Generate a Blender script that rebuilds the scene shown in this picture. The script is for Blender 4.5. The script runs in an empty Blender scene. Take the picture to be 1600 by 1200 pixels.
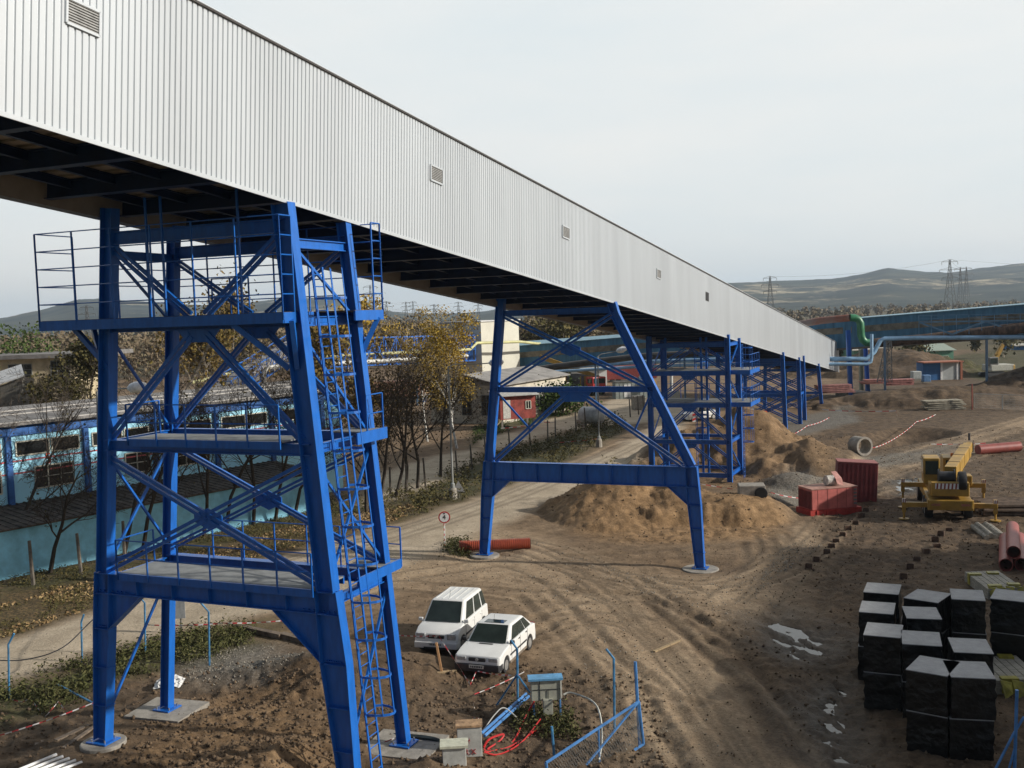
import bpy, math, random
import numpy as np
from math import sin, cos, pi, radians, sqrt, atan2
from mathutils import Vector, Matrix
sc = bpy.context.scene
C = sc.collection
rnd = random.Random(7)
# ------------------------------------------------------------------ camera
FPX, PITCH, ROLL = 1645.0, 0.068, radians(2.0)
CAMZ = 13.0
_F = np.array([0, cos(PITCH), -sin(PITCH)]); _U = np.array([0, sin(PITCH), cos(PITCH)]); _R = np.array([1., 0, 0])
_R2 = cos(ROLL)*_R - sin(ROLL)*_U; _U2 = sin(ROLL)*_R + cos(ROLL)*_U
cam = bpy.data.objects.new('camera', bpy.data.cameras.new('camera')); C.objects.link(cam)
cam.data.sensor_width = 36; cam.data.lens = 36*FPX/1600; cam.data.clip_end = 30000; cam.data.clip_start = 0.5
M = Matrix.Identity(4)
for i in range(3):
    M[i][0] = _R2[i]; M[i][1] = _U2[i]; M[i][2] = -_F[i]
M[2][3] = CAMZ
cam.matrix_world = M
sc.camera = cam
def ray(x, y): return _F + _R2*(x-800)/FPX - _U2*(y-600)/FPX
def G(x, y, z=0.9):                      # photo pixel -> point at height z
    d = ray(x, y); t = (z-CAMZ)/d[2]; return (d[0]*t, d[1]*t)
def AT(x, y, Y):                         # photo pixel -> point at distance Y
    d = ray(x, y); t = Y/d[1]; return (d[0]*t, Y, CAMZ+d[2]*t)
# ------------------------------------------------------------------ light
SUN_AZ = (0.97, -0.24); SUN_EL = radians(25)
sd = bpy.data.lights.new('sun', 'SUN'); sd.energy = 4.7; sd.angle = radians(1.6); sd.color = (1.0, 0.95, 0.87)
so = bpy.data.objects.new('sun', sd); C.objects.link(so)
sv = Vector((SUN_AZ[0]*cos(SUN_EL), SUN_AZ[1]*cos(SUN_EL), sin(SUN_EL))).normalized()
so.rotation_euler = sv.to_track_quat('Z', 'Y').to_euler()
w = bpy.data.worlds.new('World'); sc.world = w; w.use_nodes = True
nt = w.node_tree; nd = nt.nodes; lk = nt.links; nd.clear()
out = nd.new('ShaderNodeOutputWorld'); bg = nd.new('ShaderNodeBackground'); sky = nd.new('ShaderNodeTexSky')
sky.sky_type = 'NISHITA'; sky.sun_disc = False; sky.sun_elevation = SUN_EL; sky.sun_rotation = atan2(SUN_AZ[0], SUN_AZ[1])
sky.air_density = 1.2; sky.dust_density = 3.0; sky.ozone_density = 1.5
bg.inputs[1].default_value = 0.1
mx = nd.new('ShaderNodeMixRGB')
tc = nd.new('ShaderNodeTexCoord'); mp = nd.new('ShaderNodeMapping'); mp.inputs['Scale'].default_value = (1.2, 1.2, 5.0)
nz = nd.new('ShaderNodeTexNoise'); nz.inputs['Scale'].default_value = 2.2; nz.inputs['Detail'].default_value = 6; nz.inputs['Roughness'].default_value = .55
cr = nd.new('ShaderNodeValToRGB'); cr.color_ramp.elements[0].position = .3; cr.color_ramp.elements[0].color = (8.7, 9.35, 9.5, 1)
cr.color_ramp.elements[1].position = .68; cr.color_ramp.elements[1].color = (9.9, 9.95, 9.7, 1)
lk.new(tc.outputs['Generated'], mp.inputs[0]); lk.new(mp.outputs[0], nz.inputs[0]); lk.new(nz.outputs[0], cr.inputs[0])
sx = nd.new('ShaderNodeSeparateXYZ'); lk.new(tc.outputs['Generated'], sx.inputs[0]); fr = nd.new('ShaderNodeValToRGB')
fr.color_ramp.elements[0].position = .0; fr.color_ramp.elements[0].color = (.05,)*3+(1,); fr.color_ramp.elements[1].position = .62; fr.color_ramp.elements[1].color = (.9,)*3+(1,)
lk.new(sx.outputs['Y'], fr.inputs[0]); lk.new(fr.outputs[0], mx.inputs[0])
dm = nd.new('ShaderNodeMixRGB'); dm.blend_type = 'MULTIPLY'; dm.inputs[0].default_value = 1; dm.inputs[2].default_value = (.55, .55, .6, 1); lk.new(sky.outputs[0], dm.inputs[1]); lk.new(dm.outputs[0], mx.inputs[1]); lk.new(cr.outputs[0], mx.inputs[2]); lk.new(mx.outputs[0], bg.inputs[0]); lk.new(bg.outputs[0], out.inputs[0])
sc.view_settings.view_transform = 'Standard'; sc.view_settings.look = 'None'; sc.view_settings.exposure = 0; sc.view_settings.gamma = 1
sc.render.engine = 'CYCLES'
# ------------------------------------------------------------------ helpers
def tag(o, label=None, cat=None, group=None, kind=None):
    if label: o['label'] = label
    if cat: o['category'] = cat
    if group: o['group'] = group
    if kind: o['kind'] = kind
    return o
def thing(name, label, cat, loc=(0, 0, 0), group=None):
    o = bpy.data.objects.new(name, None); C.objects.link(o); o.location = loc; o.empty_display_size = .3
    return tag(o, label, cat, group)
def nrm(a):
    a = np.array(a, float); return a/(np.linalg.norm(a)+1e-12)
class MB:
    def __init__(s): s.v = []; s.f = []; s.st = []
    def add(s, vs, fs):
        n = len(s.v); s.st.append((n, len(s.f))); s.v.extend([tuple(map(float, q)) for q in vs]); s.f.extend([tuple(n+i for i in f) for f in fs]); return s
    def hexa(s, p):                                  # 8 points: bottom 4, top 4
        return s.add(p, [(3, 2, 1, 0), (4, 5, 6, 7), (0, 1, 5, 4), (1, 2, 6, 5), (2, 3, 7, 6), (3, 0, 4, 7)])
    def box(s, c, d, rz=0):
        a, b = cos(rz), sin(rz); P = []
        for z in (-.5, .5):
            for x, y in ((-.5, -.5), (.5, -.5), (.5, .5), (-.5, .5)):
                X, Y = x*d[0], y*d[1]; P.append((c[0]+X*a-Y*b, c[1]+X*b+Y*a, c[2]+z*d[2]))
        return s.hexa(P)
    def bar(s, p0, p1, w, h, side=(0, 0, 1), w1=None, h1=None):   # h is measured along side
        p0 = np.array(p0, float); p1 = np.array(p1, float); a = nrm(p1-p0); sd_ = np.array(side, float)
        sd_ = sd_-a*(sd_@a)
        if np.linalg.norm(sd_) < 1e-6: sd_ = np.array([1., 0, 0])-a*a[0]
        sd_ = nrm(sd_); b = np.cross(a, sd_); w1 = w if w1 is None else w1; h1 = h if h1 is None else h1
        P = [p0-b*w/2-sd_*h/2, p0+b*w/2-sd_*h/2, p0+b*w/2+sd_*h/2, p0-b*w/2+sd_*h/2,
             p1-b*w1/2-sd_*h1/2, p1+b*w1/2-sd_*h1/2, p1+b*w1/2+sd_*h1/2, p1-b*w1/2+sd_*h1/2]
        return s.hexa(P)
    def ibeam(s, p0, p1, h, b, side, h1=None, tf=.025, tw=.02):
        p0 = np.array(p0, float); p1 = np.array(p1, float); a = nrm(p1-p0); sd_ = np.array(side, float); sd_ = nrm(sd_-a*(sd_@a))
        h1 = h if h1 is None else h1
        s.bar(p0, p1, tw, h-2*tf, sd_, None, h1-2*tf)
        for g in (-1, 1): s.bar(p0+sd_*g*(h/2-tf/2), p1+sd_*g*(h1/2-tf/2), b, tf, sd_)
        return s
    def tube(s, pts, r, n=6, cap=True):
        pts = [np.array(p, float) for p in pts]; rs = r if hasattr(r, '__len__') else [r]*len(pts)
        k0 = len(s.v); s.st.append((k0, len(s.f))); ref = None
        for i, p in enumerate(pts):
            a = nrm(pts[min(i+1, len(pts)-1)]-pts[max(i-1, 0)])
            if ref is None: ref = np.array([0, 0, 1.]) if abs(a[2]) < .9 else np.array([1., 0, 0])
            x = nrm(ref-a*(ref@a)); y = np.cross(a, x); ref = x
            for j in range(n):
                t = 2*pi*j/n; q = p+(x*cos(t)+y*sin(t))*rs[i]; s.v.append((float(q[0]), float(q[1]), float(q[2])))
        for i in range(len(pts)-1):
            for j in range(n):
                a0 = k0+i*n+j; a1 = k0+i*n+(j+1) % n; s.f.append((a0, a1, a1+n, a0+n))
        if cap:
            s.f.append(tuple(k0+j for j in reversed(range(n)))); s.f.append(tuple(k0+(len(pts)-1)*n+j for j in range(n)))
        return s
    def lathe(s, c, prof, n=24, axis=(0, 0, 1)):     # prof: (radius, height) list
        a = nrm(axis); x = nrm(np.cross(a, [0, 1, 0] if abs(a[1]) < .9 else [1, 0, 0])); y = np.cross(a, x); c = np.array(c, float); k0 = len(s.v); s.st.append((k0, len(s.f)))
        for r, h in prof:
            for j in range(n):
                t = 2*pi*j/n; q = c+a*h+(x*cos(t)+y*sin(t))*r; s.v.append(tuple(map(float, q)))
        for i in range(len(prof)-1):
            for j in range(n):
                a0 = k0+i*n+j; a1 = k0+i*n+(j+1) % n; s.f.append((a0, a1, a1+n, a0+n))
        s.f.append(tuple(k0+j for j in reversed(range(n)))); s.f.append(tuple(k0+(len(prof)-1)*n+j for j in range(n)))
        return s
    def prism(s, poly, vec):                         # poly: 3D points, extruded along vec
        n = len(poly); vec = np.array(vec, float)
        P = [tuple(p) for p in poly]+[tuple(np.array(p, float)+vec) for p in poly]
        return s.add(P, [tuple(reversed(range(n))), tuple(range(n, 2*n))]+[(i, (i+1) % n, n+(i+1) % n, n+i) for i in range(n)])
    def each(s, name, mat, parent, per=1, smooth=False):      # one object per shape (or per `per` shapes)
        st = s.st[::per]+[(len(s.v), len(s.f))]; r = []
        for (a, b), (a2, b2) in zip(st[:-1], st[1:]):
            m = MB(); m.v = s.v[a:a2]; m.f = [tuple(i-a for i in f) for f in s.f[b:b2]]; r.append(m.build(name, mat, parent, smooth))
        return r
    def build(s, name, mat, parent=None, smooth=False, label=None):
        me = bpy.data.meshes.new(name); off = np.zeros(3)
        if parent is not None:
            r = parent
            while r.parent is not None: r = r.parent
            off = np.array(r.location)
        me.from_pydata([(a-off[0], b-off[1], c-off[2]) for a, b, c in s.v], [], s.f); me.update()
        if mat is not None: me.materials.append(mat)
        if smooth:
            me.polygons.foreach_set('use_smooth', [True]*len(me.polygons))
        o = bpy.data.objects.new(name, me); C.objects.link(o)
        if parent is not None: o.parent = parent
        if label: o['label'] = label
        return o
def copy_tree(o, parent=None):
    c = o.copy(); C.objects.link(c)
    if parent is not None: c.parent = parent
    for ch in list(o.children): copy_tree(ch, c)
    return c
def smooth_angle(o, deg=35):
    me = o.data; me.polygons.foreach_set('use_smooth', [True]*len(me.polygons))
    try: me.set_sharp_from_angle(angle=radians(deg))
    except Exception: pass
    return o
def bevel(o, wd=.02, seg=2):
    m = o.modifiers.new('bevel', 'BEVEL'); m.width = wd; m.segments = seg; m.limit_method = 'ANGLE'; return o
# materials
MATS = {}
def mat(name, col, rough=.6, metal=0, var=.15, scale=6, bump=0, bscale=30, col2=None, spec=.5, streak=None, alpha=None):
    if name in MATS: return MATS[name]
    m = bpy.data.materials.new(name); m.use_nodes = True; t = m.node_tree; n = t.nodes; l = t.links
    b = n['Principled BSDF']; b.inputs['Roughness'].default_value = rough; b.inputs['Metallic'].default_value = metal
    b.inputs['Specular IOR Level'].default_value = spec
    tcn = n.new('ShaderNodeTexCoord'); z = n.new('ShaderNodeTexNoise'); z.inputs['Scale'].default_value = scale; z.inputs['Detail'].default_value = 6
    z.inputs['Roughness'].default_value = .62
    if streak:
        mpn = n.new('ShaderNodeMapping'); mpn.inputs['Scale'].default_value = streak; l.new(tcn.outputs['Object'], mpn.inputs[0]); l.new(mpn.outputs[0], z.inputs[0])
    else: l.new(tcn.outputs['Object'], z.inputs[0])
    r = n.new('ShaderNodeValToRGB'); r.color_ramp.elements[0].position = .34; r.color_ramp.elements[1].position = .68
    c2 = col2 if col2 else tuple(max(0, c*(1-var*1.6)) for c in col)
    c1 = col if col2 else tuple(min(1, c*(1+var)) for c in col)
    r.color_ramp.elements[0].color = (*c2, 1); r.color_ramp.elements[1].color = (*c1, 1)
    l.new(z.outputs[0], r.inputs[0]); l.new(r.outputs[0], b.inputs['Base Color'])
    if bump:
        z2 = n.new('ShaderNodeTexNoise'); z2.inputs['Scale'].default_value = bscale; z2.inputs['Detail'].default_value = 5
        l.new(tcn.outputs['Object'], z2.inputs[0]); bp = n.new('ShaderNodeBump'); bp.inputs['Strength'].default_value = bump; bp.inputs['Distance'].default_value = .05
        l.new(z2.outputs[0], bp.inputs['Height']); l.new(bp.outputs[0], b.inputs['Normal'])
    if alpha is not None: b.inputs['Alpha'].default_value = alpha
    MATS[name] = m; return m
BLUE = mat('blue_paint', (0.012, 0.14, 0.54), .36, 0, .22, 2.2, .08, 60, col2=(.010, .105, .40), streak=(3, 3, .7))
BLUEL = mat('pale_blue_paint', (0.09, 0.28, 0.52), .5, 0, .2, 2)
CLAD = mat('silver_cladding', (0.54, 0.57, 0.59), .40, .3, .055, .5, streak=(1, 1, .15))
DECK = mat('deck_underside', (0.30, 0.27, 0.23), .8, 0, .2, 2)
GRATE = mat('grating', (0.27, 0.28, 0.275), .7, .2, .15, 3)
CONC = mat('concrete', (0.30, 0.275, 0.235), .9, 0, .2, 3, .3, 20)
OLDC = mat('weathered_concrete', (0.15, 0.13, 0.105), .92, 0, .3, 4, .4, 20)
DARK = mat('dark_gap', (0.012, 0.012, 0.013), .6)
BLUE_SHADED = mat('shaded_blue_paint', (0.006, 0.026, 0.085), .5, 0, .2, 2)  # tower blue darkened: shade under the gallery is put into the colour
TRIM = mat('brown_trim', (0.06, 0.05, 0.045), .5, .3)
WHITE = mat('white_paint', (0.78, 0.78, 0.76), .35, 0, .04, 5)
RUBBER = mat('black_rubber', (0.02, 0.02, 0.021), .8)
# ------------------------------------------------------------------ noise + terrain
_lat = np.random.RandomState(3).rand(256, 256)
def vnoise(x, y):
    xi = np.floor(x).astype(int); yi = np.floor(y).astype(int); fx = x-xi; fy = y-yi
    fx = fx*fx*(3-2*fx); fy = fy*fy*(3-2*fy); a = _lat[xi & 255, yi & 255]; b = _lat[(xi+1) & 255, yi & 255]; c = _lat[xi & 255, (yi+1) & 255]; d = _lat[(xi+1) & 255, (yi+1) & 255]
    return (a*(1-fx)+b*fx)*(1-fy)+(c*(1-fx)+d*fx)*fy-.5
def fbm(x, y, o=4):
    r = 0; a = 1
    for i in range(o): r = r+a*vnoise(x+17.3*i, y-9.1*i); x = x*2.03; y = y*2.03; a *= .5
    return r
def inpoly(X, Y, P, soft=0.8):
    """soft mask of a ground polygon"""
    ins = np.zeros(X.shape, bool); d2 = np.full(X.shape, 1e9); n = len(P)
    for i in range(n):
        x0, y0 = P[i]; x1, y1 = P[(i+1) % n]
        if y0 != y1:
            c = ((y0 > Y) != (y1 > Y)) & (X < (x1-x0)*(Y-y0)/(y1-y0)+x0); ins ^= c
        dx, dy = x1-x0, y1-y0; t = np.clip(((X-x0)*dx+(Y-y0)*dy)/(dx*dx+dy*dy+1e-9), 0, 1)
        d2 = np.minimum(d2, (X-x0-t*dx)**2+(Y-y0-t*dy)**2)
    d = np.sqrt(d2)*np.where(ins, 1, -1)
    return np.clip(.5+d/soft, 0, 1)
def segd(X, Y, P):
    d2 = np.full(X.shape, 1e9)
    for (x0, y0), (x1, y1) in zip(P[:-1], P[1:]):
        dx, dy = x1-x0, y1-y0; t = np.clip(((X-x0)*dx+(Y-y0)*dy)/(dx*dx+dy*dy+1e-9), 0, 1)
        d2 = np.minimum(d2, (X-x0-t*dx)**2+(Y-y0-t*dy)**2)
    return np.sqrt(d2)
def P_(*q, z=.9): return [G(a, b, z) for a, b in q]
ROAD = P_((-260, 1085), (0, 1003), (150, 955), (300, 905), (600, 828), (740, 778), (850, 738), (960, 700), (1018, 668), (1040, 640), (1085, 636), (1060, 690), (1000, 722), (900, 765), (800, 815), (720, 850), (640, 880), (450, 958), (300, 978), (150, 1028), (0, 1064), (-260, 1150))
ROAD2 = P_((560, 820), (575, 745), (640, 722), (740, 700), (745, 722), (700, 745), (620, 775))
ROAD3 = P_((860, 655), (930, 640), (985, 605), (1010, 612), (1100, 640), (1010, 660), (880, 672), (760, 705), (745, 690))
GRASS = [P_((-200, 1010), (0, 905), (200, 862), (400, 812), (485, 795), (560, 775), (560, 830), (300, 900), (150, 950), (0, 1000), (-200, 1060)),
         P_((560, 790), (700, 735), (800, 700), (905, 672), (960, 650), (985, 668), (850, 738), (740, 775), (600, 825)),
         P_((740, 668), (880, 645), (930, 640), (860, 655), (745, 690), (740, 700)),
         P_((-100, 1075), (0, 1068), (150, 1032), (300, 990), (430, 975), (400, 1010), (200, 1060), (100, 1110), (-100, 1150)),
         P_((1460, 560), (1600, 540), (1700, 560), (1700, 600), (1560, 600), (1400, 560)),
         P_((1300, 560), (1380, 545), (1420, 560), (1380, 575))]
LEAF = P_((-200, 1015), (0, 925), (140, 905), (300, 862), (520, 805), (700, 775), (600, 822), (300, 895), (150, 948), (0, 998), (-200, 1065))
PALE = [P_((640, 860), (780, 830), (860, 850), (930, 930), (1060, 1060), (1180, 1210), (960, 1210), (900, 1020), (830, 930), (700, 900), (450, 958)),
        P_((830, 850), (1000, 900), (1200, 905), (1220, 950), (1180, 1010), (1120, 960), (1000, 930)),
        P_((1290, 735), (1400, 690), (1600, 640), (1700, 640), (1600, 665), (1500, 690), (1400, 725), (1310, 765)),
        P_((1180, 930), (1250, 880), (1290, 850), (1250, 845), (1200, 870))]
SAND = [P_((850, 800), (900, 765), (955, 735), (1060, 760), (1200, 790), (1235, 815), (1215, 835), (1080, 850), (980, 850), (900, 830)),
        P_((1040, 760), (1050, 640), (1180, 640), (1320, 720), (1290, 745), (1200, 760))]
DSOIL = [P_((250, 1130), (380, 1085), (470, 1080), (530, 1110), (560, 1200), (560, 1300), (100, 1300), (180, 1180))]
MUD = [P_((1240, 760), (1290, 640), (1330, 580), (1500, 560), (1720, 590), (1720, 830), (1280, 830)), P_((980, 920), (1130, 990), (1190, 1060), (1330, 1260), (1700, 1260), (1700, 800), (1300, 780), (1240, 900), (1290, 960), (1240, 1000), (1180, 980)),
       P_((820, 1040), (1000, 1060), (1060, 1180), (1080, 1300), (700, 1300), (640, 1150), (700, 1060)),
       P_((-100, 1110), (150, 1060), (330, 1040), (480, 1030), (640, 1040), (720, 1100), (720, 1300), (-100, 1300)),
       P_((1180, 700), (1700, 560), (1700, 640), (1400, 680), (1290, 735))]
GREY = [P_((1180, 765), (1230, 735), (1300, 745), (1290, 770), (1200, 775)), P_((1170, 660), (1330, 640), (1340, 660), (1200, 690)), P_((1330, 715), (1500, 690), (1460, 715), (1360, 730)),
        P_((270, 1010), (420, 1010), (500, 1060), (420, 1080), (300, 1080))]
PUD = P_((1185, 965), (1215, 955), (1300, 990), (1295, 1020), (1240, 1035), (1205, 1005))
PUD2 = P_((1270, 1070), (1335, 1060), (1345, 1190), (1280, 1215), (1260, 1150))
PUD3 = P_((1385, 745), (1440, 735), (1455, 760), (1400, 770))
def bump_(X, Y, c, rx, ry, ang, h, p=1.0):
    a, b = cos(ang), sin(ang); dx = X-c[0]; dy = Y-c[1]; q = np.sqrt(((dx*a+dy*b)/rx)**2+((-dx*b+dy*a)/ry)**2)
    return h*np.clip(1-q**p, 0, 1)
def hmac(X, Y):
    """large shapes of the ground"""
    Z = np.full(X.shape, .9) + .35*fbm(X/38, Y/38, 2)*np.clip((Y-20)/60, 0, 1)
    Z = Z+.45*np.exp(-(((X+8)/6.5)**2+((Y-28.5)/5.5)**2)**2)
    Z = Z-.3*np.exp(-(((X-13)/8)**2+((Y-76)/6)**2)**2)
    nz1 = fbm(X*.55, Y*.55, 4); nz2 = fbm(X*.25+9, Y*.25, 3)
    # sand heaps right of the second bent
    m1 = np.maximum(bump_(X+nz1*1.2, Y+nz2, (6.0, 62.5), 4.8, 6.0, 0, 2.9, .85), bump_(X+nz1*1.5, Y+nz1, (9.4, 61.2), 4.8, 4.2, .1, 1.8, 1.4))
    m1 = np.maximum(m1, bump_(X+nz1, Y+nz1, (12.2, 59.8), 4.2, 2.8, -.15, 1.3, 2.2))
    # spoil heaps behind the second tower
    m2 = np.maximum(bump_(X+nz1*1.8, Y+nz2*2, (18.2, 82.5), 7.0, 6.0, -.3, 4.2, 1.05), bump_(X+nz1*2, Y+nz1, (21.6, 78.0), 5.2, 5.0, 0, 2.1, 1.2))
    m2 = np.maximum(m2, bump_(X+nz1*2, Y+nz1, (14.5, 83), 6, 5, 0, 2.6, 1.2))
    m2 = np.maximum(m2, bump_(X+nz1, Y+nz1, (18.8, 70.5), 3.0, 2.2, 0, .8, 1.5))
    m3 = bump_(X+nz1*4, Y+nz2*5, (62, 172), 17, 14, 0, 4.2, 1.2)
    m4 = bump_(X+nz1*2, Y+nz1, (-5.5, 24.5), 5, 4.5, 0, 1.0, 1.6)+bump_(X, Y, (-7, 34.2), 5.5, 2.4, .25, .9, 1.8)
    m5 = bump_(X+nz1*3, Y+nz1*2, (49, 119), 18, 7, -.1, 2.0, 1.5)+bump_(X+nz1*4, Y+nz1*3, (72, 128), 22, 9, .2, 5.0, 1.3)
    m6 = bump_(X+nz1, Y+nz1, (-9.5, 92), 26, 8, .95, .9, 1.4)*0
    Z = Z+m1+m2+m3+m4+m5
    # trench between the spoil heap and the pipe ring
    Z = Z-1.6*np.clip(1.4-segd(X, Y, [(12.5, 63.5), (18, 65), (22, 70)])/1.6, 0, 1)*(Y < 68)*.6
    Z = Z-1.5*np.clip(1.6-segd(X, Y, [(28, 88), (37, 95)])/2.2, 0, 1)*.8
    Z = Z-.7*np.exp(-(((X+9.2)/2.2)**2+((Y-33.0)/1.4)**2)**2)
    return Z
RUTS = [P_((690, 1060), (760, 1010), (850, 960), (905, 945)), P_((715, 1075), (790, 1020), (870, 972)), P_((1000, 905), (1080, 960), (1150, 1010), (1210, 1080), (1260, 1160)),
        P_((1000, 935), (1060, 985), (1120, 1040), (1180, 1120), (1220, 1210)), P_((860, 930), (930, 985), (1010, 1080), (1070, 1200)), P_((810, 935), (890, 1010), (960, 1100), (1010, 1200)),
        P_((1020, 905), (1100, 925), (1180, 905), (1215, 870), (1200, 830)), P_((1040, 890), (1120, 900), (1165, 880), (1160, 850)), P_((800, 900), (900, 925), (1000, 930), (1100, 975)),
        P_((880, 870), (1000, 865), (1120, 850), (1230, 850)), P_((1250, 860), (1300, 890), (1280, 960)), P_((1100, 1000), (1180, 1040), (1240, 1130)), P_((930, 1100), (1000, 1080), (1090, 1100)),
        P_((850, 1000), (930, 1010), (1030, 1070), (1130, 1200)), P_((1300, 760), (1400, 720), (1500, 690), (1600, 660)), P_((1330, 775), (1420, 740), (1520, 705), (1640, 680))]
ROUTES = [(P_((600, 905), (700, 890), (790, 880), (870, 905), (930, 960), (1010, 1050), (1090, 1150), (1150, 1240)), 1), (P_((760, 850), (850, 868), (930, 920), (1020, 1010), (1130, 1130), (1200, 1230)), 1),
          (P_((800, 845), (900, 880), (1000, 905), (1110, 912), (1190, 890), (1240, 855), (1290, 800)), 0), (P_((930, 910), (1010, 950), (1090, 1010), (1170, 1090), (1240, 1190)), 0),
          (P_((450, 950), (600, 905), (760, 915), (900, 925), (1040, 920)), 1), (P_((840, 1010), (900, 985), (960, 985), (1040, 1040)), 0), (P_((1130, 940), (1180, 900), (1215, 860), (1200, 835)), 0),
          (P_((1300, 765), (1400, 722), (1500, 690), (1640, 650)), 1), (P_((1340, 775), (1420, 740), (1530, 705), (1660, 675)), 1), (P_((300, 925), (600, 845), (760, 792), (900, 735), (1000, 690)), 0)]
def _spl(P, off):
    P = np.array(P); Q = []
    for i in range(len(P)-1):
        p0, p1, p2, p3 = P[max(i-1, 0)], P[i], P[i+1], P[min(i+2, len(P)-1)]
        for t in np.linspace(0, 1, 4, endpoint=False): Q.append(.5*((2*p1)+(-p0+p2)*t+(2*p0-5*p1+4*p2-p3)*t*t+(-p0+3*p1-3*p2+p3)*t**3))
    Q.append(P[-1]); Q = np.array(Q); T = np.gradient(Q, axis=0); T /= np.linalg.norm(T, axis=1)[:, None]; return [tuple(q) for q in Q+np.stack([-T[:, 1], T[:, 0]], 1)*off]
_rr = random.Random(12); TRK = []
for P__, kind_ in ROUTES:
    for pas in range(3):
        o_ = _rr.uniform(-1.3, 1.3)
        for g_ in (-.78, .78): TRK.append((_spl(P__, o_+g_+_rr.uniform(-.05, .05)), kind_ if pas else 1-kind_, .13+.06*_rr.random()))
_tc = {}
def trackmask(X, Y):
    D_, L_ = np.zeros(X.shape), np.zeros(X.shape); wig = .25*fbm(X*.4, Y*.4, 2)
    for P__, kd, wd in TRK:
        m = np.exp(-((segd(X+wig, Y+wig, P__))/wd)**2)
        if kd: L_ = np.maximum(L_, m)
        else: D_ = np.maximum(D_, m)
    return D_, L_
def hfun(X, Y, fine=True):
    Z = hmac(X, Y)
    road = np.maximum(inpoly(X, Y, ROAD, 1.5), np.maximum(inpoly(X, Y, ROAD2, 1.5), inpoly(X, Y, ROAD3, 1.5)))
    rough = (1-road*.93)
    mud = np.zeros(X.shape)
    for p in SAND+MUD+DSOIL: mud = np.maximum(mud, inpoly(X, Y, p, 2))
    near = np.clip(1.2-Y/160, 0, 1)
    Z = Z+near*rough*((.05+.05*mud)*fbm(X*.8, Y*.8, 3)+(.025+.11*mud)*fbm(X*3.6, Y*3.6, 5))
    for r in RUTS:
        d = segd(X, Y, r); w_ = np.exp(-(d/.2)**2)-.6*np.exp(-((d-.42)/.16)**2); Z = Z-near*.065*w_*(.5+1.2*np.abs(fbm(X*.7, Y*.7, 2)))
    for p, lv in ((PUD, .665), (PUD2, .675), (PUD3, .57)):
        m = inpoly(X, Y, p, 1.2); Z = Z*(1-m)+m*(lv+.035+.24*fbm(X*3.6+Y*1.5, Y*1.5-X*.6, 5))
    for c, r in FLAT:
        q = np.clip(1.6-np.hypot(X-c[0], Y-c[1])/r, 0, 1); Z = Z*(1-q)+c[2]*q
    return Z
FLAT = [((-11.8, 28.8, 1.3), 1.0), ((-10.85, 31.3, 1.25), 1.2), ((-4.4, 25.6, 1.3), 1.2), ((-3.3, 28.1, 1.25), 1.3), ((-1.7, 52.4, .75), 1.3), ((8.4, 48.1, .8), 1.3)]
def hz(x, y): return float(hfun(np.array([float(x)]), np.array([float(y)]))[0])
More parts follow.
